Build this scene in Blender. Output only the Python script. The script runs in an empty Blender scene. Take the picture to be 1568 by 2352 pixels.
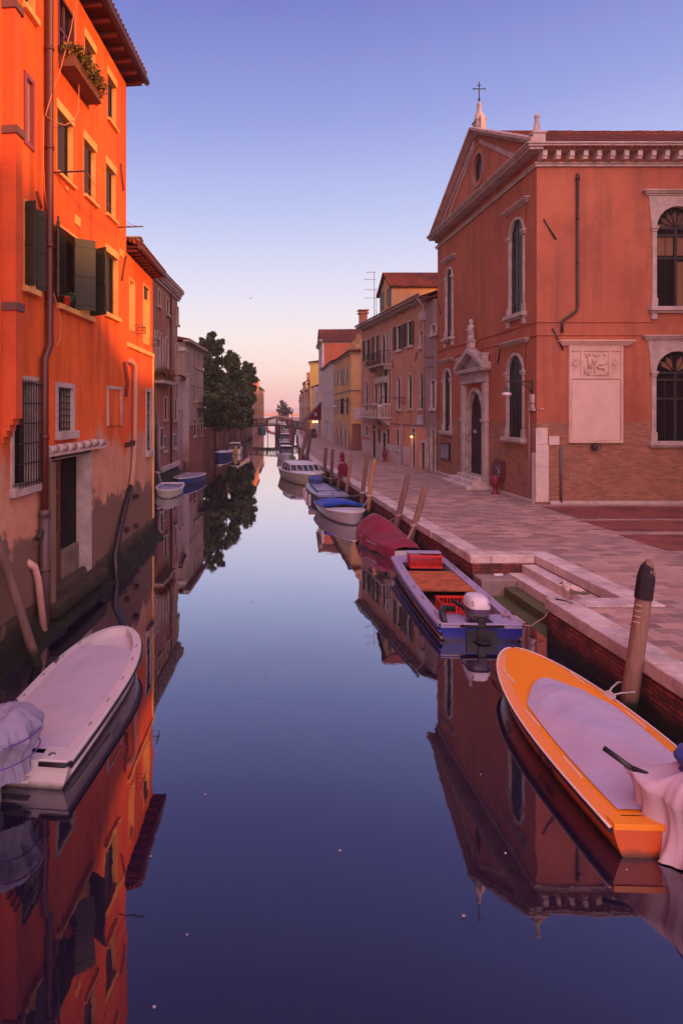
import bpy, math, random
from mathutils import Vector, Matrix, noise
R = math.radians
random.seed(7)
SC = bpy.context.scene
COL = SC.collection

# ------------------------------------------------------------------ camera
F, CX, CY, EYE = 1450.0, 555.0, 945.0, 4.55      # photo measured at 1568x2352: focal, principal point, eye height
cam_d = bpy.data.cameras.new('camera')
cam = bpy.data.objects.new('camera', cam_d); COL.objects.link(cam)
cam.location = (0, 0, EYE); cam.rotation_euler = (R(90), 0, 0)
cam_d.sensor_fit = 'VERTICAL'; cam_d.sensor_height = 36.0; cam_d.sensor_width = 24.0
cam_d.lens = 36.0*F/2352
cam_d.shift_x = (784-CX)/2352; cam_d.shift_y = -(1176-CY)/2352
cam_d.clip_start = 0.1; cam_d.clip_end = 9000
SC.camera = cam

# ------------------------------------------------------------------ world: dusk sky, with fill glow added behind the viewer
SUN_AZ, SUN_EL = 58.0, 7.0       # light travels towards (-sin, +cos)
w = bpy.data.worlds.new('World'); SC.world = w; w.use_nodes = True
nt = w.node_tree; N = nt.nodes; L = nt.links
for n in list(N): N.remove(n)
out = N.new('ShaderNodeOutputWorld'); bg = N.new('ShaderNodeBackground'); L.new(bg.outputs[0], out.inputs[0])
tc = N.new('ShaderNodeTexCoord'); sep = N.new('ShaderNodeSeparateXYZ'); L.new(tc.outputs['Generated'], sep.inputs[0])
ramp = N.new('ShaderNodeValToRGB'); L.new(sep.outputs['Z'], ramp.inputs[0])
stops = [(0.0, (.80,.56,.48)), (.03, (.90,.67,.57)), (.065, (.97,.81,.73)), (.115, (.94,.87,.86)), (.17, (.80,.81,.95)), (.293, (.48,.58,.91)),
         (.41, (.28,.36,.77)), (.545, (.15,.20,.60)), (.75, (.10,.12,.46)), (1.0, (.07,.08,.36))]
e = ramp.color_ramp.elements
while len(e) > 1: e.remove(e[-1])
e[0].position = stops[0][0]; e[0].color = (*stops[0][1], 1)
for p, c in stops[1:]:
    q = e.new(p); q.color = (*c, 1)
# sky sides dimmed to darken walls; lilac-pink and orange fill lobes added behind viewer
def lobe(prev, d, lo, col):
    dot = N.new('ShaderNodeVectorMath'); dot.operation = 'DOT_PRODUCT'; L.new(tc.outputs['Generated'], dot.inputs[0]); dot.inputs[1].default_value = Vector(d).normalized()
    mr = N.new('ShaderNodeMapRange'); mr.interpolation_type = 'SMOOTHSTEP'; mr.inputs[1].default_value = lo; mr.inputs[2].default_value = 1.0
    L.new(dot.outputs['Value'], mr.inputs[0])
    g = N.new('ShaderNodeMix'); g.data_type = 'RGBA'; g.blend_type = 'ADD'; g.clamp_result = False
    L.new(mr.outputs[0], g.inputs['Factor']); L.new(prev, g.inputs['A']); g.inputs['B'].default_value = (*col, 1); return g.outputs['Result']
mw = N.new('ShaderNodeMapRange'); mw.interpolation_type = 'SMOOTHSTEP'; mw.inputs[1].default_value = -.78; mw.inputs[2].default_value = -.35; mw.inputs[3].default_value = .10; mw.inputs[4].default_value = 1
L.new(sep.outputs['X'], mw.inputs[0])
mw2 = N.new('ShaderNodeMapRange'); mw2.interpolation_type = 'SMOOTHSTEP'; mw2.inputs[1].default_value = .56; mw2.inputs[2].default_value = .92; mw2.inputs[3].default_value = 1; mw2.inputs[4].default_value = .25  # dims the sky on the sun side too, to deepen the left wall's shade
L.new(sep.outputs['X'], mw2.inputs[0]); mm_ = N.new('ShaderNodeMath'); mm_.operation = 'MULTIPLY'; L.new(mw.outputs[0], mm_.inputs[0]); L.new(mw2.outputs[0], mm_.inputs[1])
wm = N.new('ShaderNodeVectorMath'); wm.operation = 'SCALE'; L.new(ramp.outputs[0], wm.inputs[0]); L.new(mm_.outputs[0], wm.inputs['Scale'])
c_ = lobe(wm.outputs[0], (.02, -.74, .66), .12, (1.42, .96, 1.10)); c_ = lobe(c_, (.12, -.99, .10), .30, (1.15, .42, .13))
sky = N.new('ShaderNodeTexSky'); sky.sky_type = 'NISHITA'; sky.sun_disc = False
sky.sun_elevation = R(SUN_EL); sky.sun_rotation = R(180-SUN_AZ)
add = N.new('ShaderNodeMix'); add.data_type = 'RGBA'; add.blend_type = 'ADD'; add.clamp_result = False
add.inputs['Factor'].default_value = .012
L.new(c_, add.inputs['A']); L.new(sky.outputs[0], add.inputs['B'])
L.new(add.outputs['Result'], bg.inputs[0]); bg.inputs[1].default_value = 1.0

# ------------------------------------------------------------------ sun
sd = bpy.data.lights.new('sun', 'SUN'); sd.energy = 5.0; sd.angle = R(1.5); sd.color = (1.0, .36, .07)
sun = bpy.data.objects.new('sun', sd); COL.objects.link(sun); sun.location = (40, -30, 60)
a, el = R(SUN_AZ), R(SUN_EL)
SUND = Vector((-math.sin(a)*math.cos(el), math.cos(a)*math.cos(el), -math.sin(el)))
sun.rotation_euler = SUND.to_track_quat('-Z', 'Y').to_euler()
SC.view_settings.view_transform = 'Standard'; SC.view_settings.look = 'None'
SC.view_settings.exposure = 0; SC.view_settings.gamma = 1
SC.cycles.max_bounces = 6; SC.cycles.volume_bounces = 1; SC.cycles.use_denoising = True

# ------------------------------------------------------------------ pixel helpers (coordinates measured on crops of the photo)
def cv(ox, oy, k): return lambda x, y: (ox+k*x, oy+k*y)
cA = cv(0, 0, .28); cB = cv(0, 658.5, .36); cC = cv(0, 1380, .2933); cD = cv(313.6, 627.2, .22)
cE = cv(972.2, 188.2, .38); cF = cv(972.2, 689.9, .38); cG = cv(690, 595.8, .24); cH = cv(564.5, 846.7, .12)
cI = cv(627.2, 1003.5, .28); cJ = cv(878, 1223, .24); cK = cv(1097.6, 1191.7, .3); cL = cv(1097.6, 1442.5, .3)
cM = cv(627.2, 1003.5, .14); cR = cv(1003.5, 740.1, .1654); cS = cv(815.4, 752.7, .1547); cT = cv(338.7, 589.6, .1813); cU = cv(0, 439, .2)
cQ = cv(1285.8, 771.5, .1)
def at_z(x, y, z):
    Y = F*(EYE-z)/(y-CY); return Vector(((x-CX)*Y/F, Y, z))
def at_y(x, y, Y): return Vector(((x-CX)*Y/F, Y, EYE-(y-CY)*Y/F))

class Frame:
    """a vertical wall plane: s along the wall, z up, d outwards (towards the viewer's side)"""
    def __init__(s_, A, B, flip=False):
        s_.A = Vector(A[:2]); s_.B = Vector(B[:2]); s_.len = (s_.B-s_.A).length
        s_.u = (s_.B-s_.A)/s_.len; n = Vector((s_.u.y, -s_.u.x))
        mid = (s_.A+s_.B)/2; cc = 1.0+.06*max(0, mid.y-60)
        if abs(n.x) > .5: n = -n if (n.x > 0) == (mid.x > cc) else n
        elif n.dot(-s_.A-s_.u*s_.len/2) < 0: n = -n
        if flip: n = -n
        s_.n = n
    def p(s_, s, z, d=0.0):
        q = s_.A+s_.u*s+s_.n*d; return Vector((q.x, q.y, z))
    def pix(s_, xy):
        x, y = xy; k = (x-CX)/F
        # t*(k,1) = A + s*u
        det = k*(-s_.u.y)+s_.u.x
        t = (s_.A.x*(-s_.u.y)+s_.u.x*s_.A.y)/det
        s = (k*s_.A.y-s_.A.x)/det
        return s, EYE-(y-CY)*t/F
    def rect(s_, c, x0, x1, y0, y1):
        """crop coords: vertical edges x0,x1; top/bottom y0,y1 measured at edge x0"""
        a_, zt = s_.pix(c(x0, y0)); _, zb = s_.pix(c(x0, y1)); b_, _ = s_.pix(c(x1, y0))
        return (min(a_, b_), max(a_, b_), zb, zt)

# ------------------------------------------------------------------ mesh builder
class MB:
    def __init__(s): s.v = []; s.f = []; s.sm = []; s.mi = []; s.mk = []
    def mark(s): s.mk.append(len(s.f)); return s          # the faces that follow belong to the next piece
    def add(s, vs, fs, smooth=False, mi=0):
        k = len(s.v); s.v += [Vector(v) for v in vs]; s.f += [[i+k for i in f] for f in fs]; s.sm += [smooth]*len(fs); s.mi += [mi]*len(fs); return s
    def cap(s, k, n, m):
        s.f += [[k+i for i in range(n)][::-1], [k+m*n+i for i in range(n)]]; s.sm += [False, False]; s.mi += [0, 0]
    def each(s, name, mat, parent=None, **kw):
        """every marked piece becomes a part of its own"""
        cuts = [m_ for m_ in s.mk if m_ < len(s.f)]+[len(s.f)]; out_ = []
        if not s.mk:                                         # no marks: split by connected pieces
            par = list(range(len(s.v)))
            def fd(i):
                while par[i] != i: par[i] = par[par[i]]; i = par[i]
                return i
            for f in s.f:
                for i in f[1:]: par[fd(i)] = fd(f[0])
            gr = {}
            for k_, f in enumerate(s.f): gr.setdefault(fd(f[0]), []).append(k_)
            sets = list(gr.values())
        else: sets = [list(range(a_, b_)) for a_, b_ in zip(cuts, cuts[1:]) if b_ > a_]
        for st_ in sets:
            q = MB(); mp = {}
            for k_ in st_:
                f = []
                for i in s.f[k_]:
                    if i not in mp: mp[i] = len(q.v); q.v.append(s.v[i])
                    f.append(mp[i])
                q.f.append(f); q.sm.append(s.sm[k_]); q.mi.append(s.mi[k_])
            out_.append(q.build(name, mat, parent, **kw))
        return out_
    def quad(s, a, b, c, d): return s.add([a, b, c, d], [[0, 1, 2, 3]])
    def poly(s, pts): return s.add(pts, [list(range(len(pts)))])
    def box(s, x0, x1, y0, y1, z0, z1):
        v = [(x, y, z) for z in (z0, z1) for y in (y0, y1) for x in (x0, x1)]
        return s.add(v, [[0,2,3,1],[4,5,7,6],[0,1,5,4],[2,6,7,3],[0,4,6,2],[1,3,7,5]])
    def fbox(s, W, s0, s1, z0, z1, d0, d1):
        v = [W.p(a_, z, d) for z in (z0, z1) for d in (d0, d1) for a_ in (s0, s1)]
        return s.add(v, [[0,2,3,1],[4,5,7,6],[0,1,5,4],[2,6,7,3],[0,4,6,2],[1,3,7,5]])
    def obox(s, c, ax, ay, az):
        """box from centre and three half-axis vectors"""
        c = Vector(c); ax = Vector(ax); ay = Vector(ay); az = Vector(az)
        v = [c+i*ax+j*ay+k*az for k in (-1, 1) for j in (-1, 1) for i in (-1, 1)]
        return s.add(v, [[0,2,3,1],[4,5,7,6],[0,1,5,4],[2,6,7,3],[0,4,6,2],[1,3,7,5]])
    def prism(s, loop, dv):
        """closed loop extruded by vector dv"""
        n = len(loop); dv = Vector(dv); v = [Vector(p) for p in loop]+[Vector(p)+dv for p in loop]
        f = [list(range(n)), list(range(2*n-1, n-1, -1))]+[[i, i+n, (i+1) % n+n, (i+1) % n] for i in range(n)]
        return s.add(v, f)
    def tube(s, path, r, n=8, cap=True, smooth=True):
        path = [Vector(p) for p in path]; rs = r if isinstance(r, (list, tuple)) else [r]*len(path)
        v = []; f = []
        t0 = (path[1]-path[0]).normalized(); up = Vector((0, 0, 1)) if abs(t0.z) < .9 else Vector((1, 0, 0))
        nx = t0.cross(up).normalized()
        for i, p in enumerate(path):
            t = (path[min(i+1, len(path)-1)]-path[max(i-1, 0)]).normalized()
            nx = (nx-t*nx.dot(t)).normalized(); ny = t.cross(nx)
            for k in range(n):
                g = 2*math.pi*k/n; v.append(p+rs[i]*(nx*math.cos(g)+ny*math.sin(g)))
        for i in range(len(path)-1):
            for k in range(n):
                f.append([i*n+k, i*n+(k+1) % n, (i+1)*n+(k+1) % n, (i+1)*n+k])
        k0_ = len(s.v); s.add(v, f, smooth)
        if cap: s.cap(k0_, n, len(path)-1)
        return s
    def lathe(s, prof, c=(0, 0, 0), n=16, axis='Z', smooth=True):
        c = Vector(c); v = []; f = []
        for r, h in prof:
            for k in range(n):
                g = 2*math.pi*k/n; q = Vector((r*math.cos(g), r*math.sin(g), h))
                if axis == 'X': q = Vector((q.z, q.x, q.y))
                if axis == 'Y': q = Vector((q.x, q.z, q.y))
                v.append(c+q)
        for i in range(len(prof)-1):
            for k in range(n):
                f.append([i*n+k, i*n+(k+1) % n, (i+1)*n+(k+1) % n, (i+1)*n+k])
        k0_ = len(s.v); s.add(v, f, smooth); s.cap(k0_, n, len(prof)-1)
        return s
    def grid(s, fn, nu, nv, smooth=True, closed=False):
        v = [fn(i/nu, j/nv) for j in range(nv+1) for i in range(nu+1)]
        f = [[j*(nu+1)+i, j*(nu+1)+i+1, (j+1)*(nu+1)+i+1, (j+1)*(nu+1)+i] for j in range(nv) for i in range(nu)]
        return s.add(v, f, smooth)
    def rough(s, amp, sc=1.0):
        for v in s.v: v += amp*Vector(noise.noise_vector(v*sc))
        return s
    def build(s, name, mat, parent=None, bevel=0, label=None, sub=0, origin=None):
        o0 = Vector((0, 0, 0))
        if parent is not None:
            q = parent; o0 = Vector((0, 0, 0))
            while q is not None: o0 += Vector(q.get('_loc', (0, 0, 0))); q = q.parent
        if origin is not None: o0 = Vector(origin)
        me = bpy.data.meshes.new(name); me.from_pydata([v-o0 for v in s.v], [], s.f)
        me.polygons.foreach_set('use_smooth', s.sm)
        uv = me.uv_layers.new(name='UVMap'); Z = Vector((0, 0, 1)); dat = [0.0]*(2*len(me.loops))
        for p in me.polygons:
            n = p.normal
            if abs(n.z) > .97: t = Vector((1, 0, 0)); b = Vector((0, 1, 0))
            else: t = Z.cross(n).normalized(); b = n.cross(t)
            if abs(t.x)+abs(t.y)+abs(t.z) and (t.x+t.y) < 0: t = -t
            for li in p.loop_indices:
                q = s.v[me.loops[li].vertex_index]; dat[2*li] = q.dot(t); dat[2*li+1] = q.dot(b)
        uv.data.foreach_set('uv', dat)
        for m_ in (mat if isinstance(mat, list) else [mat]): me.materials.append(m_)
        if isinstance(mat, list): me.polygons.foreach_set('material_index', s.mi)
        o = bpy.data.objects.new(name, me); COL.objects.link(o)
        if parent is not None: o.parent = parent
        elif origin is not None: o.location = origin
        if label: o['label'] = label
        if bevel:
            m = o.modifiers.new('bevel', 'BEVEL'); m.width = bevel; m.segments = 2; m.limit_method = 'ANGLE'; m.angle_limit = R(40)
        if sub:
            m = o.modifiers.new('sub', 'SUBSURF'); m.levels = sub; m.render_levels = sub
        return o

def thing(name, label, cat, loc=(0, 0, 0), group=None):
    o = bpy.data.objects.new(name, None); COL.objects.link(o); o.location = loc; o['_loc'] = tuple(loc); o.empty_display_size = .3
    o['label'] = label; o['category'] = cat
    if group: o['group'] = group
    return o
def tag(o, label, cat, group=None):
    o['label'] = label; o['category'] = cat
    if group: o['group'] = group
    return o
def struct(o, kind='structure'): o['kind'] = kind; return o
def copy_tree(o, parent=None):
    c = o.copy(); COL.objects.link(c); c.parent = parent
    for ch in list(o.children): copy_tree(ch, c)
    return c
def text_mesh(txt, name, mat, parent, M, size=.1, extrude=.002, align='CENTER'):
    cu = bpy.data.curves.new(name, 'FONT'); cu.body = txt; cu.size = size; cu.extrude = extrude; cu.align_x = align; cu.align_y = 'CENTER'
    t = bpy.data.objects.new(name+'_tmp', cu); COL.objects.link(t)
    me = bpy.data.meshes.new_from_object(t.evaluated_get(bpy.context.evaluated_depsgraph_get()))
    COL.objects.unlink(t); bpy.data.objects.remove(t)
    o0 = Vector((0, 0, 0)); q = parent
    while q is not None: o0 += Vector(q.get('_loc', (0, 0, 0))); q = q.parent
    me.transform(Matrix.Translation(-o0) @ M); me.materials.clear(); me.materials.append(mat); me.name = name
    o = bpy.data.objects.new(name, me); COL.objects.link(o); o.parent = parent; return o
def basis(origin, x, y):
    x = Vector(x).normalized(); y = Vector(y).normalized(); z = x.cross(y).normalized(); y = z.cross(x)
    m = Matrix((x, y, z)).transposed().to_4x4(); m.translation = Vector(origin); return m

# ------------------------------------------------------------------ materials
MATS = {}
class NT:
    def __init__(s, name, rough=.8, spec=.3, metal=0):
        m = bpy.data.materials.new(name); m.use_nodes = True; s.m = m; s.t = m.node_tree; s.N = s.t.nodes; s.L = s.t.links
        s.b = s.N['Principled BSDF']; s.b.inputs['Roughness'].default_value = rough
        s.b.inputs['Specular IOR Level'].default_value = spec; s.b.inputs['Metallic'].default_value = metal
        s.tc = s.N.new('ShaderNodeTexCoord'); s.geo = s.N.new('ShaderNodeNewGeometry')
    def noise(s, scale, vec=None, detail=4, rough=.55, stretch=None, dist=0):
        n = s.N.new('ShaderNodeTexNoise'); n.inputs['Scale'].default_value = scale; n.inputs['Detail'].default_value = detail
        n.inputs['Roughness'].default_value = rough; n.inputs['Distortion'].default_value = dist
        v = vec or s.geo.outputs['Position']
        if stretch:
            mp = s.N.new('ShaderNodeMapping'); mp.inputs['Scale'].default_value = stretch; s.L.new(v, mp.inputs[0]); v = mp.outputs[0]
        s.L.new(v, n.inputs['Vector']); return n.outputs['Fac']
    def rng(s, fac, a_, b_, c=0, d=1, smooth=False):
        n = s.N.new('ShaderNodeMapRange'); n.inputs[1].default_value = a_; n.inputs[2].default_value = b_
        n.inputs[3].default_value = c; n.inputs[4].default_value = d
        if smooth: n.interpolation_type = 'SMOOTHSTEP'
        s.L.new(fac, n.inputs[0]); return n.outputs[0]
    def mix(s, fac, a_, b_, mode='MIX'):
        n = s.N.new('ShaderNodeMix'); n.data_type = 'RGBA'; n.blend_type = mode
        for k, v in (('Factor', fac), ('A', a_), ('B', b_)):
            if hasattr(v, 'is_linked'): s.L.new(v, n.inputs[k])
            elif k == 'Factor': n.inputs[k].default_value = v
            else: n.inputs[k].default_value = (*v, 1)
        return n.outputs['Result']
    def math(s, op, a_, b_=0):
        n = s.N.new('ShaderNodeMath'); n.operation = op
        for i, v in ((0, a_), (1, b_)):
            if hasattr(v, 'is_linked'): s.L.new(v, n.inputs[i])
            else: n.inputs[i].default_value = v
        return n.outputs[0]
    def z(s):
        n = s.N.new('ShaderNodeSeparateXYZ'); s.L.new(s.geo.outputs['Position'], n.inputs[0]); return n.outputs['Z']
    def col(s, c): s.L.new(c, s.b.inputs['Base Color']) if hasattr(c, 'is_linked') else setattr(s.b.inputs['Base Color'], 'default_value', (*c, 1))
    def bump(s, h, strength=.3, dist=.02):
        n = s.N.new('ShaderNodeBump'); n.inputs['Strength'].default_value = strength; n.inputs['Distance'].default_value = dist
        s.L.new(h, n.inputs['Height']); s.L.new(n.outputs[0], s.b.inputs['Normal']); return n
    def brick(s, c1, c2, mort, w_, h_, ms=.01, vec=None, off=.5, rot=0):
        n = s.N.new('ShaderNodeTexBrick'); n.inputs['Color1'].default_value = (*c1, 1); n.inputs['Color2'].default_value = (*c2, 1)
        n.inputs['Mortar'].default_value = (*mort, 1); n.inputs['Scale'].default_value = 1; n.inputs['Brick Width'].default_value = w_
        n.inputs['Row Height'].default_value = h_; n.inputs['Mortar Size'].default_value = ms; n.inputs['Mortar Smooth'].default_value = .3
        n.offset = off; v = vec or s.tc.outputs['UV']
        if rot:
            mp = s.N.new('ShaderNodeMapping'); mp.inputs['Rotation'].default_value = (0, 0, R(rot)); s.L.new(v, mp.inputs[0]); v = mp.outputs[0]
        s.L.new(v, n.inputs['Vector']); return n

def plain(name, c, rough=.7, spec=.3, metal=0, var=.12, nscale=3.0, bump=0):
    if name in MATS: return MATS[name]
    k = NT(name, rough, spec, metal)
    f = k.noise(nscale); k.col(k.mix(k.rng(f, .3, .7), tuple(x*(1-var) for x in c), tuple(min(1, x*(1+var)) for x in c)))
    if bump: k.bump(k.noise(nscale*8), bump, .01)
    MATS[name] = k.m; return k.m
def plaster(name, c1, c2, dark, low=None, zlow=(1.5, 3.0), streak=.5, brick=None, zb=4.1, patch=None, damp=None, expose=None):
    """old render: blotches, rain streaks, peeled lower band, optional bare brick below zb"""
    if name in MATS: return MATS[name]
    k = NT(name, .92, .15)
    big = k.noise(.35, detail=6, rough=.62); fine = k.noise(2.3, detail=6, rough=.7)
    c = k.mix(k.rng(big, .35, .65), c1, c2)
    st = k.noise(1.0, stretch=(1.9, 1.9, .16), detail=5, rough=.65)
    c = k.mix(k.math('MULTIPLY', k.rng(st, .50, .70), streak), c, dark); c = k.mix(k.math('MULTIPLY', k.rng(k.noise(.8, stretch=(4.5, 4.5, .22), detail=4, rough=.6), .55, .68), streak*.55), c, tuple(min(1, 1.25*x) for x in c2))
    c = k.mix(k.math('MULTIPLY', k.rng(k.noise(.9, detail=9, rough=.72), .50, .66), .45), c, tuple(.72*x for x in c2))
    c = k.mix(k.math('MULTIPLY', k.rng(fine, .54, .68), .45), c, tuple(.5*(a_+b_) for a_, b_ in zip(dark, c1)))
    zz = k.z()
    if patch:
        pf = k.noise(.55, detail=7, rough=.6, stretch=(1, 1, .6)); c = k.mix(k.rng(pf, .57, .60), c, patch)
    if low:
        edge = k.math('ADD', zz, k.math('MULTIPLY', k.math('SUBTRACT', k.noise(.8, detail=7, rough=.65, stretch=(1, 1, .45)), .5), 3.2))
        c = k.mix(k.rng(edge, zlow[0], zlow[1], 1, 0), c, k.mix(k.rng(k.noise(1.1, detail=6, rough=.7), .36, .62), low[0], low[1]))
    if expose:
        eb = k.brick((.34,.10,.06), (.22,.07,.045), (.40,.26,.20), .26, .075, .010); en = k.math('ADD', k.noise(.85, detail=8, rough=.62), k.math('MULTIPLY', zz, -.018))
        em = k.rng(en, expose, expose+.012); c = k.mix(em, c, eb.outputs['Color'])
    if damp:
        edge2 = k.math('ADD', zz, k.math('MULTIPLY', k.math('SUBTRACT', k.noise(1.3, detail=7, rough=.7), .5), 2.6))
        c = k.mix(k.rng(edge2, damp[1], damp[1]+.22, 1, 0), c, damp[0])
    bumpsrc = k.noise(7, detail=8, rough=.7)
    if brick:
        b = k.brick(brick[0], brick[1], brick[2], .26, .075, .008)
        bn = k.mix(k.rng(k.noise(1.2, detail=5), .35, .7), b.outputs['Color'], brick[3], 'MIX')
        bc = k.mix(.55, b.outputs['Color'], bn)
        e2 = k.math('ADD', zz, k.math('MULTIPLY', k.noise(2.0), .05))
        fb = k.rng(e2, zb+.02, zb+.035, 1, 0)
        c = k.mix(fb, c, bc)
        bumpsrc = k.math('ADD', bumpsrc, k.math('MULTIPLY', k.math('MULTIPLY', b.outputs['Fac'], fb), -1.2))
    k.col(c); k.bump(bumpsrc, .5, .03)
    MATS[name] = k.m; return k.m
def tiles(name, c1, c2, c3):
    if name in MATS: return MATS[name]
    k = NT(name, .95, .03)
    b = k.brick(c1, c2, tuple(.35*x for x in c1), .20, .38, .02, off=0)
    n = k.noise(1.1, detail=5); k.col(k.mix(k.rng(n, .42, .72), b.outputs['Color'], c3))
    wv = k.N.new('ShaderNodeTexWave'); wv.wave_type = 'BANDS'; wv.bands_direction = 'X'; wv.inputs['Scale'].default_value = 1/.20/ (math.pi*2) * math.pi
    k.L.new(k.tc.outputs['UV'], wv.inputs[0])
    k.bump(k.math('ADD', wv.outputs['Fac'], k.math('MULTIPLY', b.outputs['Fac'], -.4)), 1.0, .06)
    MATS[name] = k.m; return k.m
def stone(name='istrian_stone', c=(.62,.52,.47), d=(.34,.26,.24), rough=.75, s=1.0):
    if name in MATS: return MATS[name]
    k = NT(name, rough, .25)
    n = k.noise(1.6*s, detail=8, rough=.68); m = k.noise(9*s, detail=5)
    col = k.mix(k.rng(n, .40, .72), c, d); col = k.mix(k.math('MULTIPLY', k.rng(m, .55, .7), .4), col, d)
    k.col(col); k.bump(k.noise(14*s, detail=6), .3, .01); MATS[name] = k.m; return k.m
def wood(name, c1, c2, vert=True, rough=.8):
    if name in MATS: return MATS[name]
    k = NT(name, rough, .2); v = k.tc.outputs['Object']
    n = k.noise(3, vec=v, detail=7, rough=.7, stretch=(6, 6, .35) if vert else (.5, 6, 6)); m = k.noise(.9, vec=v, detail=3)
    c = k.mix(k.rng(n, .35, .68), c1, c2); c = k.mix(k.math('MULTIPLY', k.rng(m, .45, .7), .5), c, tuple(.5*x for x in c1))
    gz = k.math('ADD', k.z(), k.math('MULTIPLY', k.noise(5, detail=5), .35)); c = k.mix(k.rng(gz, .36, .56, 1, 0), c, (.022,.024,.014))
    k.col(c); k.bump(n, .6, .025); MATS[name] = k.m; return k.m
def paint(name, c, rough=.35, spec=.5, dirt=.25, dirtc=(.12,.09,.08)):
    if name in MATS: return MATS[name]
    k = NT(name, rough, spec)
    n = k.noise(2.2, vec=k.tc.outputs['Object'], detail=6, rough=.7)
    m2 = k.noise(6, vec=k.tc.outputs['Object'], detail=8, rough=.75, stretch=(1, .25, 2.5))
    cc = k.mix(k.math('MULTIPLY', k.rng(n, .5, .8), dirt), c, dirtc); cc = k.mix(k.math('MULTIPLY', k.rng(m2, .60, .68), min(1, dirt*1.3)), cc, tuple(.55*x+.02 for x in c))
    gl_ = k.math('ADD', k.z(), k.math('MULTIPLY', k.noise(7, detail=5), .10)); cc = k.mix(k.math('MULTIPLY', k.rng(gl_, .07, .14, 1, 0), .8), cc, (.035,.032,.018))
    k.col(cc); k.bump(m2, .08, .004); MATS[name] = k.m; return k.m
def cloth(name, c, rough=.9, blot=None, fold=.25, fs=3.0):
    if name in MATS: return MATS[name]
    k = NT(name, rough, .1); v = k.tc.outputs['Object']
    n = k.noise(1.4, vec=v, detail=5, rough=.6); k.col(k.mix(k.rng(n, .4, .75), c, blot or tuple(.72*x for x in c)))
    k.bump(k.noise(fs, vec=v, detail=4, dist=1.2), fold, .04); k.b.inputs['Sheen Weight'].default_value = .1
    MATS[name] = k.m; return k.m
def glass(name='window_glass', c=(.010,.008,.012), rough=.30, spec=.16):
    if name in MATS: return MATS[name]
    k = NT(name, rough, spec); k.col(c); k.bump(k.noise(1.3, detail=2), .06, .05); MATS[name] = k.m; return k.m
def emit(name, c, st):
    if name in MATS: return MATS[name]
    k = NT(name); k.col(c); k.b.inputs['Emission Color'].default_value = (*c, 1); k.b.inputs['Emission Strength'].default_value = st
    MATS[name] = k.m; return k.m

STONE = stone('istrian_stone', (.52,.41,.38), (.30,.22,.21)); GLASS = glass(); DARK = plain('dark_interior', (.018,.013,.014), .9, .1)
IRON = plain('dark_iron', (.03,.022,.024), .6, .4)
TILE = tiles('roof_tiles', (.26,.075,.045), (.17,.045,.035), (.10,.035,.03))
SHUT = paint('green_shutter_paint', (.045,.042,.026), .55, .3, .4, (.05,.03,.018))
BRN = paint('brown_shutter_paint', (.045,.022,.02), .55, .3)

# ------------------------------------------------------------------ openings and walls
def loop2(s0, s1, z0, z1, arch, n=10):
    if not arch: return [(s0, z0), (s1, z0), (s1, z1), (s0, z1)]
    r = (s1-s0)/2; h = r*arch; zc = z1-h; c = (s0+s1)/2
    pts = [(s0, z0), (s1, z0)]
    for i in range(n+1):
        g = math.pi*i/n; pts.append((c+r*math.cos(g), zc+h*math.sin(g)))
    return pts
def ring(mb, W, inner, outer, d0, d1, back=None):
    """frame between two equal-length loops, front at d1, inner side runs back to 'back'"""
    n = len(inner); back = d0 if back is None else back
    for i in range(n):
        j = (i+1) % n
        a_, b_, c, d = inner[i], inner[j], outer[j], outer[i]
        mb.quad(W.p(*a_, d1), W.p(*b_, d1), W.p(*c, d1), W.p(*d, d1))
        mb.quad(W.p(*d, d1), W.p(*c, d1), W.p(*c, d0), W.p(*d, d0))
        mb.quad(W.p(*a_, back), W.p(*b_, back), W.p(*b_, d1), W.p(*a_, d1))
class Facade:
    def __init__(s, W, z0, z1, s0=0.0, s1=None):
        s.W = W; s.z0 = z0; s.z1 = z1; s.s0 = s0; s.s1 = W.len if s1 is None else s1; s.h = []
    def hole(s, r, arch=0): s.h.append((*r, arch))
    def make(s, mb):
        S = sorted({s.s0, s.s1, *[x for h in s.h for x in h[:2] if s.s0 < x < s.s1]})
        Zs = sorted({s.z0, s.z1, *[x for h in s.h for x in h[2:4] if s.z0 < x < s.z1]})
        W = s.W
        for i in range(len(S)-1):
            for j in range(len(Zs)-1):
                cs = (S[i]+S[i+1])/2; cz = (Zs[j]+Zs[j+1])/2
                if any(h[0] < cs < h[1] and h[2] < cz < h[3] for h in s.h): continue
                mb.quad(W.p(S[i], Zs[j]), W.p(S[i+1], Zs[j]), W.p(S[i+1], Zs[j+1]), W.p(S[i], Zs[j+1]))
        for s0, s1, z0, z1, arch in s.h:
            if arch:
                lp = loop2(s0, s1, z0, z1, arch)[2:]; m = len(lp)//2
                for k in range(len(lp)-1):
                    cor = (s1, z1) if k < m else (s0, z1)
                    mb.poly([W.p(*lp[k]), W.p(*lp[k+1]), W.p(*cor)])
        return mb
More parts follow.
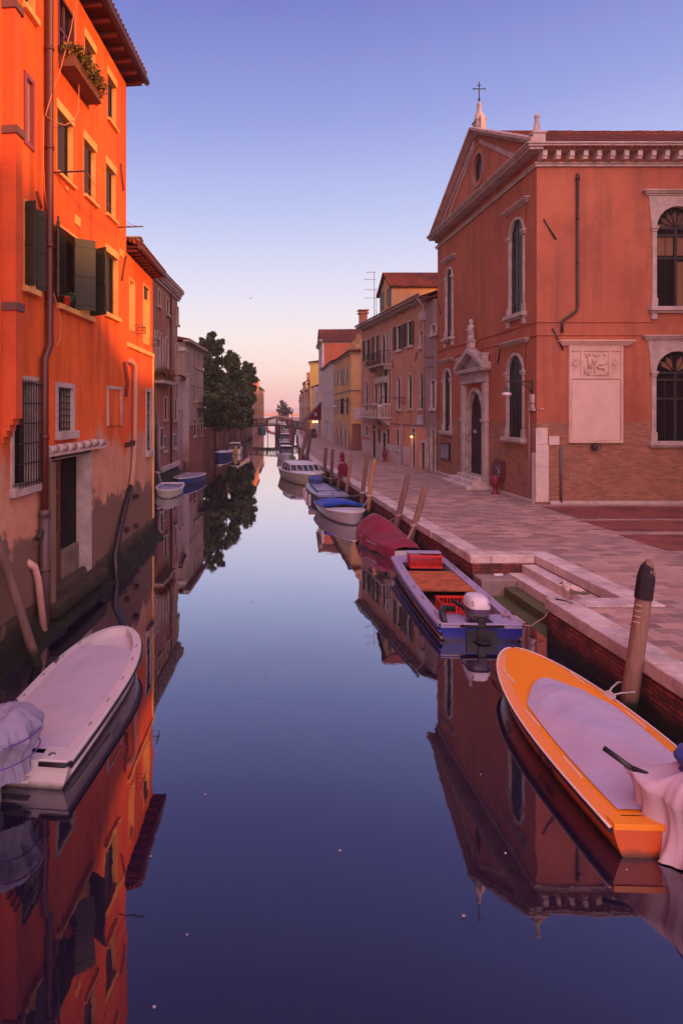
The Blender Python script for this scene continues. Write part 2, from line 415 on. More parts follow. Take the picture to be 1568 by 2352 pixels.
def window(house, fac, r, arch=0, mat=None, fw=.10, proud=.03, depth=.12, pane=None, kind='window', sill=True, sillmat=None,
           bars=None, mull=None, shutters=None, panepos=None, label=None, tint=True, closed=None, hood=None):
    """opening + stone surround (the part), with pane, sill, bars, shutters as sub-parts"""
    W = fac.W; s0, s1, z0, z1 = r; mat = mat or STONE
    fac.hole((s0, s1, z0, z1), arch)
    inn = loop2(s0+.002, s1-.002, z0+.002, z1-.002, arch); o = loop2(s0-fw, s1+fw, z0-(fw if kind == 'window' else 0), z1+fw, arch and arch*1.0)
    mb = MB(); ring(mb, W, inn, o, .0, proud, -depth); win = mb.build(kind, mat, house, label=label)
    pp = -depth+.01 if panepos is None else panepos
    m = MB(); m.poly([W.p(a_, b_, pp) for a_, b_ in inn]); m.build('pane' if kind == 'window' else 'leaf', pane or GLASS, win)
    if sill and kind == 'window':
        MB().fbox(W, s0-fw-.06, s1+fw+.06, z0-fw-.07, z0-.0, 0.0, proud+.09).build('sill', sillmat or mat, win, bevel=.012)
    if mull:
        m = MB(); nx, ny, mm = mull
        for i in range(1, nx):
            c = s0+(s1-s0)*i/nx; m.fbox(W, c-.03, c+.03, z0+.003, z1-.01-(0 if not arch else (s1-s0)*.02), pp+.005, pp+.05)
        zt = z1-(arch*(s1-s0)/2 if arch else 0)
        for j in range(1, ny+1 if arch else ny):
            c = z0+(zt-z0)*j/ny; m.fbox(W, s0+.003, s1-.003, c-.03, c+.03, pp+.008, pp+.053)
        m.build('glazing_bar', mm, win)
    if bars:
        m = MB(); nb, nh, off = bars
        for i in range(nb+1):
            c = s0+.02+(s1-s0-.04)*i/nb; m.tube([W.p(c, z0-.02, off), W.p(c, z1+.02, off)], .012, 5)
        for j in range(nh+1):
            c = z0+.05+(z1-z0-.1)*j/nh; m.fbox(W, s0-.03, s1+.03, c-.012, c+.012, off-.02, off+.02)
        if off > 0:
            for j in (0, nh):
                c = z0+.05+(z1-z0-.1)*j/nh
                for c2 in (s0-.03, s1+.03): m.fbox(W, c2-.012, c2+.012, c-.012, c+.012, -.02, off)
        m.build('grille', IRON, win)
    if closed:   # leaf standing in the recess, covering fraction k of the width from side
        side, k, cm = closed; wd = (s1-s0)*k
        a_, b_ = (s0+.004, s0+wd) if side < 0 else (s1-wd, s1-.004)
        MB().fbox(W, a_, b_, z0+.02, z1-.03, pp+.01, pp+.055).build('shutter', cm, win)
    if shutters:
        cm, angs = shutters; wd = (s1-s0)/2
        for side, ang in angs:
            hx = s0-fw*.2 if side < 0 else s1+fw*.2; g = R(ang); t = .045
            du = -side*math.cos(g)*wd; dn = math.sin(g)*wd
            q0 = W.p(hx, 0, proud+.01); q1 = W.p(hx+du, 0, proud+.01+dn); e = (q1-q0).normalized(); nn = Vector((-e.y, e.x, 0))
            m = MB(); c = (q0+q1)/2; c.z = (z0+z1)/2
            m.obox(c, (q1-q0)/2, nn*t/2, (0, 0, (z1-z0)/2))
            for zz in (.08, .5, .92):
                c2 = c.copy(); c2.z = z0+(z1-z0)*zz; m.obox(c2, (q1-q0)*.48, nn*(t/2+.012), (0, 0, .05))
            m.build('shutter', cm, win, bevel=.006)
    return win
def gable_roof(mb, o, a_, la, b_, lb, z, rise, oa, ob, t=.14):
    """ridge runs along unit a; footprint o..o+a*la, o..o+b*lb; eave height z"""
    o = Vector((*o[:2], 0)); a_ = Vector((*a_[:2], 0)); b_ = Vector((*b_[:2], 0)); h = lb/2; sl = rise/h
    for sg in (0, 1):
        e_out = b_*(-ob if sg == 0 else lb+ob); mid = b_*h
        p = [o-a_*oa+e_out+Vector((0, 0, z-sl*ob)), o+a_*(la+oa)+e_out+Vector((0, 0, z-sl*ob)), o+a_*(la+oa)+mid+Vector((0, 0, z+rise)), o-a_*oa+mid+Vector((0, 0, z+rise))]
        n = (p[1]-p[0]).cross(p[3]-p[0]).normalized(); n = n if n.z > 0 else -n
        q = [x+n*t for x in p]; q[2] = p[2]+Vector((0, 0, t/n.z)); q[3] = p[3]+Vector((0, 0, t/n.z))
        v = p+q; mb.add(v, [[0,1,2,3],[4,5,6,7],[0,1,5,4],[1,2,6,5],[2,3,7,6],[3,0,4,7]])
    return mb
def hip_roof(mb, o, a_, la, b_, lb, z, rise, ov, t=.1):
    o = Vector((*o[:2], z)); a_ = Vector((*a_[:2], 0)); b_ = Vector((*b_[:2], 0)); zz = Vector((0, 0, 1))
    c = [o-a_*ov-b_*ov, o+a_*(la+ov)-b_*ov, o+a_*(la+ov)+b_*(lb+ov), o-a_*ov+b_*(lb+ov)]
    h = lb/2; r0 = o+a_*min(h, la/2)+b_*h+zz*rise; r1 = o+a_*max(la-h, la/2)+b_*h+zz*rise
    d = [x+zz*t for x in c]
    mb.add(c, [[0, 1, 2, 3]])
    for i in range(4): mb.quad(c[i], c[(i+1) % 4], d[(i+1) % 4], d[i])
    mb.quad(d[0], d[1], r1, r0); mb.poly([d[1], d[2], r1]); mb.quad(d[2], d[3], r0, r1); mb.poly([d[3], d[0], r0]); return mb
def body(mb, W, depth, z0, z1, front=False, s0=0, s1=None):
    s1 = W.len if s1 is None else s1
    a_, b_, c, d = (s0, 0), (s1, 0), (s1, -depth), (s0, -depth)
    for p, q in ((b_, c), (c, d), (d, a_))+(((a_, b_),) if front else ()):
        mb.quad(W.p(p[0], z0, p[1]), W.p(q[0], z0, q[1]), W.p(q[0], z1, q[1]), W.p(p[0], z1, p[1]))
    mb.quad(W.p(s0, z1, 0), W.p(s1, z1, 0), W.p(s1, z1, -depth), W.p(s0, z1, -depth)); return mb
def cornice(mb, W, s0, s1, z, prof):
    """prof: list of (z offset, height, projection) stacked steps"""
    for dz, h, pr in prof: mb.fbox(W, s0-pr, s1+pr, z+dz, z+dz+h, -.05, pr)
    return mb
def pipe(mb, pts, r=.05, joints=True):
    mb.tube(pts, r, 8)
    if joints:
        for i in range(len(pts)-1):
            a_, b_ = Vector(pts[i]), Vector(pts[i+1]); n = int((b_-a_).length/2.2)
            for k in range(1, n+1):
                c = a_.lerp(b_, k/(n+1)); t = (b_-a_).normalized(); mb.tube([c-t*.04, c+t*.04], r*1.18, 8)
    return mb
# ================================================================== SETTING: water, ground
k = NT('canal_water', .6, .0); k.col((.011, .008, .024)); k.b.inputs['Specular IOR Level'].default_value = 0
h = k.math('ADD', k.noise(.55, detail=3, rough=.45, stretch=(1, .6, 1)), k.math('MULTIPLY', k.noise(3.2, detail=3, stretch=(1, .7, 1)), .10))
bn = k.bump(h, .05, .10); gl = k.N.new('ShaderNodeBsdfGlossy'); gl.inputs['Roughness'].default_value = .018; gl.inputs['Color'].default_value = (.96, .94, 1, 1); k.L.new(bn.outputs[0], gl.inputs['Normal'])
lw = k.N.new('ShaderNodeLayerWeight'); k.L.new(bn.outputs[0], lw.inputs['Normal']); rr = k.N.new('ShaderNodeValToRGB'); k.L.new(lw.outputs['Facing'], rr.inputs[0]); e = rr.color_ramp.elements
e[0].position = 0; e[0].color = (.03,)*3+(1,); e[1].position = 1; e[1].color = (1, 1, 1, 1)
for p_, v_ in ((.32, .10), (.49, .24), (.64, .44), (.76, .72), (.88, .88)): q = e.new(p_); q.color = (v_,)*3+(1,)
mx = k.N.new('ShaderNodeMixShader'); k.L.new(rr.outputs[0], mx.inputs[0]); k.L.new(k.b.outputs[0], mx.inputs[1]); k.L.new(gl.outputs[0], mx.inputs[2]); k.L.new(mx.outputs[0], k.N['Material Output'].inputs['Surface'])
WATER = k.m
struct(MB().quad((-1500, -60, 0), (1500, -60, 0), (1500, 6000, 0), (-1500, 6000, 0)).build('canal_water', WATER))
k = NT('paving', .85, .25); nz = k.N.new('ShaderNodeTexNoise'); nz.inputs['Scale'].default_value = 1.7; nz.inputs['Detail'].default_value = 3; k.L.new(k.tc.outputs['UV'], nz.inputs['Vector']); vm = k.N.new('ShaderNodeVectorMath'); vm.operation = 'MULTIPLY_ADD'; k.L.new(nz.outputs['Color'], vm.inputs[0]); vm.inputs[1].default_value = (.09, .09, 0); k.L.new(k.tc.outputs['UV'], vm.inputs[2]); b = k.brick((.52,.30,.235), (.21,.12,.105), (.40,.28,.245), .50, .27, .018, vec=vm.outputs[0])
n1 = k.noise(.45, detail=5); n2 = k.noise(5, detail=6)
c = k.mix(k.math('MULTIPLY', k.rng(n1, .42, .7), .55), b.outputs['Color'], (.27,.18,.18)); c = k.mix(k.math('MULTIPLY', k.rng(n2, .55, .75), .5), c, (.17,.11,.11))
k.col(c); k.bump(k.math('ADD', k.math('MULTIPLY', b.outputs['Fac'], -.8), k.noise(4, detail=5)), .45, .02); PAVE = k.m
k = NT('campo_brick', .9, .2); b = k.brick((.30,.075,.055), (.20,.05,.042), (.16,.09,.08), .27, .14, .012)
c = k.mix(k.rng(k.noise(.9, detail=6), .42, .7), b.outputs['Color'], (.12,.045,.04)); k.col(c); k.bump(b.outputs['Fac'], -.3, .01); CBRICK = k.m
# quay edge polyline (x of the water-side edge at distance y)
EDGE = [(-45, 5.98), (12.45, 5.96), (12.45, 7.5), (16.15, 7.5), (16.15, 5.85), (24, 5.74), (37, 5.58), (42.4, 5.52), (44.0, 5.12), (56.5, 5.5), (72, 6.45), (94, 8.4), (111, 9.5), (134, 11.7), (170, 14.0), (240, 17.5), (420, 26)]
pm = MB(); CW = .52
for (y0, x0), (y1, x1) in zip(EDGE, EDGE[1:]):
    if y1 > y0+.01: pm.quad((x0+CW-.02, y0, .85), (80, y0, .85), (80, y1, .85), (x1+CW-.02, y1, .85))
struct(pm.build('pavement', PAVE))
cb = MB()
for (x0, x1, y0, y1) in ((11.25, 40, 16.75, 18.95), (11.45, 40, 19.45, 21.4), (11.6, 40, 21.75, 24.55)): cb.quad((x0, y0, .856), (x1, y0, .856), (x1, y1, .856), (x0, y1, .856))
struct(cb.build('campo_brick_paving', CBRICK))
struct(MB().quad((-260, -45, .4), (-6.5, -45, .4), (-6.5, 60, .4), (-260, 60, .4)).quad((-260, 60, .4), (-4.5, 60, .4), (1.2, 112, .4), (-260, 112, .4)).quad((-260, 112, .4), (1.2, 112, .4), (14, 420, .4), (-260, 420, .4)).build('ground', plain('earth', (.07,.06,.05), .95)))

# ------------------------------------------------------------------ quay wall (one long thing: brick face, stone coping, steps)
k = NT('quay_brick', .85, .3); b = k.brick((.34,.065,.05), (.19,.04,.035), (.08,.04,.037), .25, .075, .012)
zz = k.math('ADD', k.z(), k.math('MULTIPLY', k.noise(2.2, detail=6), .5)); c = k.mix(k.rng(k.noise(3, detail=6), .45, .7), b.outputs['Color'], (.06,.03,.03))
c = k.mix(k.rng(zz, .42, .62, 1, 0), c, (.018,.016,.012)); k.col(c); k.bump(k.math('ADD', k.math('MULTIPLY', b.outputs['Fac'], -1.5), k.noise(12, detail=5)), .9, .03); QBRICK = k.m
COPE = stone('coping_stone', (.66,.52,.48), (.30,.20,.19), .7)
quay = thing('quay_wall', 'long brick quay wall with pale stone coping and a set of water steps beside the pavement', 'quay wall', (6, 12, 0))
fm = MB()
for (y0, x0), (y1, x1) in zip(EDGE[:-2], EDGE[1:-1]):
    n = 6 if abs(y1-y0) > 5 and y0 < 60 else 1
    for i in range(n):
        a0 = Vector((x0+.05, y0, 0)).lerp(Vector((x1+.05, y1, 0)), i/n); a1 = Vector((x0+.05, y0, 0)).lerp(Vector((x1+.05, y1, 0)), (i+1)/n)
        fm.quad(a0+Vector((0, 0, -1)), a1+Vector((0, 0, -1)), a1+Vector((0, 0, .66)), a0+Vector((0, 0, .66)))
fm.build('brick_face', QBRICK, quay)
cm_ = MB(); rnd = random.Random(3)
def coping(p0, p1, inward, last=0):
    p0 = Vector((*p0, 0)); p1 = Vector((*p1, 0)); d = (p1-p0); Ln = d.length; d /= Ln; s = 0; inn = Vector((*inward, 0))
    while s < Ln-.05:
        st = min(rnd.uniform(1.1, 2.1), Ln-s)
        if Ln-s-st < .4: st = Ln-s
        a_ = p0+d*(s+.006); b_ = p0+d*(s+st-.006); j = rnd.uniform(-.02, .02); h = rnd.uniform(-.006, .008)
        top = .874+h
        v = []
        for z in (.655, top):
            for q, off in ((a_, j), (b_, j), (b_, CW), (a_, CW)): v.append(q+inn*off+Vector((0, 0, z)))
        cm_.add(v, [[3,2,1,0],[4,5,6,7],[0,1,5,4],[1,2,6,5],[2,3,7,6],[3,0,4,7]])
        s += st
segs = [((5.98, -45), (5.96, 12.45), (1, 0)), ((5.97+CW, 12.45), (7.5, 12.45), (0, -1)), ((7.5, 11.95), (7.5, 16.65), (1, 0)), ((7.5, 16.15), (5.85+CW, 16.15), (0, 1)),
        ((5.85, 16.15), (5.74, 24), (1, 0)), ((5.74, 24), (5.58, 37), (1, 0)), ((5.58, 37), (5.52, 42.4), (1, 0)), ((5.52, 42.4), (5.12, 44), (1, .2)), ((5.12, 44), (5.5, 56.5), (1, 0)), ((5.5, 56.5), (6.45, 72), (1, -.06)),
        ((6.45, 72), (8.4, 94), (1, -.09)), ((8.4, 94), (9.5, 111), (1, -.07)), ((9.5, 111), (11.7, 134), (1, -.08)), ((11.7, 134), (14, 170), (1, -.06))]
for sg in segs: coping(*sg)
cm_.build('coping', COPE, quay, bevel=.018)
st = MB(); green = MB()
for i in range(1, 5):
    x1 = 7.5-.34*(i-1); z = .85-.21*i; (st if i < 3 else green).box(x1-.36, x1+.02, 12.47, 16.13, z-.3, z)
st.each('step', COPE, quay, bevel=.015)
green.each('wet_step', stone('mossy_stone', (.10,.10,.035), (.05,.045,.03), .5), quay, bevel=.015, label='lower step wet and green with algae')
MB().box(5.9, 6.9, 15.55, 16.14, -.5, .40).build('landing', stone('landing_stone', (.30,.21,.19), (.16,.11,.10)), quay, bevel=.03, label='low worn stone landing beside the steps')
MB().tube([(6.1, 12.3, .9), (6.25, 12.2, .885), (6.3, 12.05, .885)], .015, 6).build('mooring_ring', IRON, quay)

# ================================================================== CHURCH
PL = plaster('church_plaster', (.47,.145,.082), (.36,.105,.066), (.22,.085,.068), streak=.7, brick=((.44,.185,.10), (.27,.105,.070), (.33,.21,.17), (.22,.10,.08)), zb=4.12)
church = thing('church', 'large orange red church with pedimented gable, arched windows and relief plaque, at the right', 'church', (11.7, 25.07, .85))
XS, YN, YF, ZE = 11.7, 25.07, 37.75, 14.25
Ws = Frame((XS, YN), (XS, YF)); Wf = Frame((XS, YN), (38, YN))
fs = Facade(Ws, .85, ZE); ff = Facade(Wf, .85, ZE)
def dW(W, x, y): return W.pix((x, y))
def crect(W, x0, x1, yt, yb):
    a_, zt = W.pix((x0, yt)); _, zb = W.pix((x0, yb)); b_, _ = W.pix((x1, yt)); return (min(a_, b_), max(a_, b_), zb, zt)
def church_window(fac, r, grille=True, lo=False, fan=False, depth=.16):
    W = fac.W; s0, s1, z0, z1 = r; w_ = s1-s0; zs = z1-w_/2
    fw_ = .11 if fac is fs else .17; win = window(church, fac, r, 1, fw=fw_, proud=.07, depth=depth, sill=False, mull=None if not fan else None)
    # spandrel slab + hood
    m = MB(); lp = loop2(s0-.17, s1+.17, z0, z1+.17, 1)[2:]; h = len(lp)//2
    zt = z1+.42
    for i in range(len(lp)-1):
        cr = (s1+.30, zt) if i < h else (s0-.30, zt)
        m.poly([W.p(*lp[i], .035), W.p(*lp[i+1], .035), W.p(*cr, .035)])
    m.poly([W.p(s0-.30, zt, .035), W.p(s1+.30, zt, .035), W.p(*lp[h], .035)])
    m.build('spandrel', PL if fac is fs else STONE, win)
    m = MB(); cornice(m, W, s0-.34, s1+.34, zt, ((0, .07, .08), (.07, .07, .16), (.14, .06, .22))); m.build('hood', STONE, win, bevel=.01)
    m = MB()
    for c in (s0-.09, s1+.09):
        m.mark().fbox(W, c-.14, c+.14, zs-.06, zs+.05, 0, .15); m.fbox(W, c-.11, c+.11, zs-.16, zs-.06, 0, .11)
    m.each('capital', STONE, win, bevel=.012); m = MB()
    for c in (s0-.09, s1+.09): m.mark().fbox(W, c-.12, c+.12, z0+.0, z0+.35, 0, .11)
    m.each('base_block', STONE, win, bevel=.012)
    m = MB(); m.fbox(W, s0-.32, s1+.32, z0-.17, z0-.003, -.05, .24); m.fbox(W, s0-.27, s1+.27, z0-.25, z0-.175, 0, .15)
    if not lo:
        for c in (s0-.12, s1+.12): m.fbox(W, c-.10, c+.10, z0-.50, z0-.26, 0, .13)
    m.build('sill', STONE, win, bevel=.012)
    return win
side_r = [crect(Ws, 1171.7, 1202, 515, 727), crect(Ws, 1025, 1038.7, 622, 778), crect(Ws, *(cR(985, 477)[0], cR(1195, 0)[0], cR(0, 477)[1], cR(0, 1590)[1])), crect(Ws, cR(100, 0)[0], cR(190, 0)[0], cR(0, 671)[1], cR(0, 1505)[1])]
for i, r in enumerate(side_r):
    wd = church_window(fs, r, lo=i > 1, depth=.07)
    m = MB(); c = (r[0]+r[1])/2; zt = r[3]-(r[1]-r[0])/2
    for t in (.25, .5, .75): m.fbox(Ws, r[0]+(r[1]-r[0])*t-.015, r[0]+(r[1]-r[0])*t+.015, r[2], zt+.3*(r[1]-r[0]), -.055, -.04)
    for j in range(1, 8): z = r[2]+(zt-r[2])*j/8; m.fbox(Ws, r[0], r[1], z-.012, z+.012, -.057, -.038)
    m.build('grille', IRON, wd)
rU = crect(Wf, 1504.7, 1603, 474, 705); rL = crect(Wf, 1503.4, 1602, 806.4, 1013)
AMB = plain('curtained_pane', (.20,.095,.055), .35, .5)
for r, up in ((rU, True), (rL, False)):
    wd = church_window(ff, r, lo=not up)
    s0, s1, z0, z1 = r; zt = z1-(s1-s0)/2; m = MB(); c = (s0+s1)/2
    for p_, t in ((c, .05), (s0+.04, .05), (s1-.04, .05)): m.fbox(Wf, p_-t, p_+t, z0, zt, -.145, -.08)
    for z in (zt, zt-.28, z0+(zt-z0)*.62): m.fbox(Wf, s0+.003, s1-.003, z-.045, z+.045, -.142, -.077)
    for q in (s0+(c-s0)*.55, c+(s1-c)*.45): m.fbox(Wf, q-.012, q+.012, z0, zt-.3, -.15, -.13)
    for g in range(1, 7):
        an = math.pi*g/7; R0 = (s1-s0)/2-.06; m.tube([Wf.p(c, zt, -.12), Wf.p(c+R0*math.cos(an), zt+R0*math.sin(an), -.12)], .018, 5)
        a2 = math.pi*(g-.5)/7; lp = []
    m.build('glazing_bar', IRON, wd)
    pet = MB()
    for g in range(7):
        a2 = math.pi*(g+.5)/7; c1 = Vector((math.cos(a2), math.sin(a2))); pr = Vector((-c1.y, c1.x)); R0 = (s1-s0)/2-.12
        pts = [c1*.12, c1*R0*.62+pr*.13, c1*R0, c1*R0*.62-pr*.13]
        if up or g in (1, 2, 4, 5): pet.poly([Wf.p(c+p_.x, zt+p_.y, -.146) for p_ in pts])
    pet.build('fanlight', AMB if not up else plain('dim_pane', (.10,.05,.045), .3, .5), wd)
    if up:
        m = MB()
        for (a_, b_, z_0, z_1) in ((s0+.1, c-.07, z0+(zt-z0)*.66, zt-.34), (c+.07, s1-.1, z0+(zt-z0)*.66, zt-.34), (c+.07, s1-.1, z0+.06, z0+(zt-z0)*.58)):
            m.fbox(Wf, a_, b_, z_0, z_1, -.154, -.149)
        m.each('curtain', AMB, wd)
        m = MB()
        for j in range(16): z = z0+.08+j*(zt-z0)*.58/16; m.fbox(Wf, s0+.08, c-.08, z, z+.05, -.125, -.10)
        m.build('louvre', DARK, wd)
# portal
pd = crect(Ws, cR(435, 0)[0], cR(645, 0)[0], cR(0, 960)[1], cR(0, 2085)[1]); s0, s1, z0, z1 = pd; sc_ = (s0+s1)/2
portal = window(church, fs, (s0-.06, s1+.06, z0, z1), 1.35, fw=.15, proud=.12, depth=.18, kind='portal', sill=False, mat=stone('portal_stone', (.52,.42,.40), (.12,.09,.09), .8, 1.6), pane=wood('old_door', (.035,.018,.016), (.06,.032,.028)))
m = MB()
for c in (s0-.42, s1+.42):
    m.mark().fbox(Ws, c-.19, c+.19, z0-.4, 5.95, 0, .20); m.fbox(Ws, c-.24, c+.24, z0-.42, z0-.02, 0, .26); m.fbox(Ws, c-.24, c+.24, 4.05, 4.2, 0, .26)
m.each('pilaster', STONE, portal, bevel=.012)
m = MB()
m.fbox(Ws, s0-.66, s1+.66, 5.96, 6.12, 0, .26); m.fbox(Ws, s0-.6, s1+.6, 6.12, 6.5, 0, .18); m.fbox(Ws, s0-.85, s1+.85, 6.5, 6.66, 0, .44)
m.build('entablature', stone('portal_stone'), portal, bevel=.012)
m = MB(); hw = (s1-s0)/2+.9; ap = 7.5
for sg in (-1, 1):
    a0 = (sc_+sg*hw, 6.665); b0 = (sc_, ap); m.prism([Ws.p(a0[0], a0[1], 0), Ws.p(a0[0], a0[1]+.2, 0), Ws.p(b0[0], b0[1]+.22, 0), Ws.p(b0[0], b0[1], 0)], Vector((*Ws.n, 0))*.48)
m.fbox(Ws, sc_-hw-.02, sc_+hw+.02, 6.60, 6.663, 0, .46)
m.build('pediment', STONE, portal, bevel=.01)
MB().prism([Ws.p(sc_-hw+.1, 6.67, .02), Ws.p(sc_+hw-.1, 6.67, .02), Ws.p(sc_, ap-.05, .02)], Vector((*Ws.n, 0))*.1).build('tympanum', stone('portal_stone'), portal)
m = MB()
for c, zz_ in ((sc_, 7.68), (sc_-hw+.25, 6.9), (sc_+hw-.25, 6.9)):
    m.mark().fbox(Ws, c-.16, c+.16, zz_, zz_+.35, .08, .40); m.fbox(Ws, c-.2, c+.2, zz_+.35, zz_+.42, .04, .44)
m.each('pedestal', STONE, portal, bevel=.01)
q = Ws.p(sc_, 0, .24); zb_ = 8.1
sm = MB(); sm.lathe([(.17, 0), (.19, .10), (.15, .35), (.14, .5), (.18, .66), (.16, .74), (.07, .80), (.06, .84), (.10, .90), (.105, .97), (.06, 1.05), (.01, 1.07)], (q.x, q.y, zb_), 12)
sm.tube([(q.x, q.y+.16, zb_+.7), (q.x-.12, q.y+.18, zb_+.5), (q.x-.2, q.y+.02, zb_+.55)], [.05, .045, .035], 7).tube([(q.x, q.y-.16, zb_+.7), (q.x-.08, q.y-.2, zb_+.45), (q.x-.14, q.y-.14, zb_+.3)], [.05, .045, .035], 7)
sm.rough(.014, 7); sm.build('statue', stone('statue_stone', (.55,.43,.40), (.25,.18,.18)), portal)
m = MB()
for i, (ex, pr) in enumerate(((.95, 1.15), (.7, .8), (.45, .45))):
    m.mark().fbox(Ws, s0-ex, s1+ex, .85+.18*i, .85+.18*(i+1), 0, pr)
m.each('step', COPE, portal, bevel=.02)
MB().fbox(Ws, sc_+.35, sc_+.75, 3.45, 3.62, -.17, -.15).build('name_plate', STONE, portal)
# notice boards
nb = thing('notice_board', 'dark framed notice board with glass doors on brick wall left of the church door', 'notice board', Ws.p(*Ws.pix(cR(125, 1790)), 0))
r = crect(Ws, cR(65, 0)[0], cR(185, 0)[0], cR(0, 1665)[1], cR(0, 1900)[1])
m = MB(); m.fbox(Ws, r[0], r[1], r[2], r[3], 0, .10); m.build('case', paint('black_paint', (.012,.010,.014)), nb, bevel=.01)
m = MB()
for a_, b_ in ((.08, .47), (.53, .92)): m.fbox(Ws, r[0]+(r[1]-r[0])*a_, r[0]+(r[1]-r[0])*b_, r[2]+.1, r[3]-.1, .1, .106)
m.each('pane', plain('notice_pane', (.20,.20,.27), .2, .6), nb)
nb = thing('notice_board', 'dark red notice cabinet plastered with torn papers right of the church door', 'notice board', Ws.p(*Ws.pix(cR(870, 2030)), 0))
r = crect(Ws, cR(798, 0)[0], cR(948, 0)[0], cR(0, 1905)[1], cR(0, 2150)[1])
MB().fbox(Ws, r[0], r[1], r[2], r[3], 0, .16).build('cabinet', paint('maroon_paint', (.10,.012,.022), .5), nb, bevel=.012)
pp = MB(); rn = random.Random(11)
for i in range(17):
    a_ = rn.uniform(.08, .8); b_ = rn.uniform(.1, .88); sx = rn.uniform(.05, .17); sz = rn.uniform(.03, .09)
    p_ = r[0]+(r[1]-r[0])*a_; z_ = r[2]+(r[3]-r[2])*b_; d_ = .162+.001*i
    pp.add([Ws.p(p_, z_, d_), Ws.p(p_+sx, z_+rn.uniform(-.02, .02), d_), Ws.p(p_+sx*.9, z_+sz, d_), Ws.p(p_+.01, z_+sz+rn.uniform(-.02, .02), d_)], [[0, 1, 2, 3]])
pp.build('paper', plain('torn_paper', (.48,.40,.42), .9), nb)
# walls
m = MB(); fs.make(m); ff.make(m)
for A_, B_ in (((38, YN), (38, YF)), ((38, YF), (XS, YF))): m.quad((*A_, .85), (*B_, .85), (*B_, ZE), (*A_, ZE))
zr = 18.15; ym = (YN+YF)/2
lp = [(YN, 15.16), (YF, 15.16), (ym, zr+.23)]
m.quad((XS, YN, ZE), (XS, YF, ZE), (XS, YF, 15.16), (XS, YN, 15.16)); m.quad((XS, YN, ZE), (38, YN, ZE), (38, YN, 14.86), (XS, YN, 14.86)); m.quad((38, YN, ZE), (38, YF, ZE), (38, YF, 14.86), (38, YN, 14.86))
oc = Vector((XS, 31.15, 16.55)); ro = .62; nn = 24
ringp = [(oc.y+ro*math.cos(2*math.pi*i/nn), oc.z+ro*1.15*math.sin(2*math.pi*i/nn)) for i in range(nn)]
def tri_hit(g):
    dy, dz = math.cos(g), math.sin(g); best = 9
    for (ya, za), (yb, zb__) in zip(lp, lp[1:]+lp[:1]):
        ex, ez = yb-ya, zb__-za; den = dy*ez-dz*ex
        if abs(den) < 1e-9: continue
        t = ((ya-oc.y)*ez-(za-oc.z)*ex)/den; uu = ((ya-oc.y)*dz-(za-oc.z)*dy)/den
        if t > 0 and -1e-6 <= uu <= 1+1e-6: best = min(best, t)
    return (oc.y+dy*best, oc.z+dz*best)
outp = [tri_hit(2*math.pi*i/nn) for i in range(nn)]
for i in range(nn):
    j = (i+1) % nn; m.quad((XS, *ringp[i]), (XS, *ringp[j]), (XS, *outp[j]), (XS, *outp[i])); m.quad((XS, *ringp[i]), (XS, *ringp[j]), (XS+.09, *ringp[j]), (XS+.09, *ringp[i]))
for c_ in lp:
    k_ = min(range(nn), key=lambda i: (outp[i][0]-c_[0])**2+(outp[i][1]-c_[1])**2); k2 = min([(k_+1) % nn, (k_-1) % nn], key=lambda i: (outp[i][0]-c_[0])**2+(outp[i][1]-c_[1])**2)
    m.poly([(XS, *outp[k_]), (XS, *c_), (XS, *outp[k2])])
m.poly([(38, YN, 14.86), (38, YF, 14.86), (38, ym, zr+.23)])
m.build('wall', PL, church)
m = MB(); m.poly([(XS+.08, *p_) for p_ in ringp]); rw = m.build('round_window', GLASS, church)
m = MB()
for i in range(nn):
    j = (i+1) % nn; g0, g1 = 2*math.pi*i/nn, 2*math.pi*j/nn
    for r0, r1, d in ((.62, .80, .10), (1.0, 1.1, .05)):
        f_ = lambda r_, g, d_: (XS-d_, oc.y+r_*math.cos(g), oc.z+r_*1.15*math.sin(g))
        m.quad(f_(r0, g0, d), f_(r0, g1, d), f_(r1, g1, d), f_(r1, g0, d)); m.quad(f_(r1, g0, d), f_(r1, g1, d), f_(r1, g1, 0), f_(r1, g0, 0)); m.quad(f_(r0, g0, d), f_(r0, g1, d), f_(r0, g1, -.05), f_(r0, g0, -.05))
m.build('frame', stone('gable_stone', (.40,.16,.12), (.28,.10,.09)), rw)
# cornices
m = MB()
for W, Ln in ((Wf, 26.0), (Ws, Ws.len)):
    sa = .003 if W is Ws else 0
    for dz, h_, pr in ((14.25, .10, .09), (14.35, .05, .14), (14.76, .10, .52), (14.86, .08, .60), (14.94, .06, .66)):
        if W is Wf: m.fbox(W, -pr, Ln, dz, dz+h_, 0, pr)
        else: m.fbox(W, .002, Ln+.1, dz, dz+h_, 0, pr-.004)
    if W is Wf:
        n_ = int(Ln/.53)
        for i in range(n_):
            c = .12+i*.53; m.fbox(W, c-.09, c+.09, 14.42, 14.757, .003, .42); m.fbox(W, c-.09, c+.09, 14.52, 14.757, .42, .47)
m.build('cornice', STONE, church, bevel=.01)
m = MB()
for sg in (-1, 1):
    ya = YN-.35 if sg < 0 else YF+.35
    for off, h_, pr in ((.0, .16, .22), (.16, .14, .40)):
        za, zb_ = 15.0+off-.02, zr+.25+off
        m.prism([(XS, ya, za), (XS, ya, za+h_), (XS, ym, zb_+h_), (XS, ym, zb_)], (-pr, 0, 0))
    m.prism([(XS-.003, ya+(-sg)*1.3, 14.98), (XS-.003, ya+(-sg)*1.75, 14.98), (XS-.003, ym+sg*.4, zr-.42), (XS-.003, ym+sg*.4, zr-.20)], (-.05, 0, 0))
m.build('raking_cornice', stone('gable_trim', (.50,.32,.29), (.30,.17,.16)), church, bevel=.01)
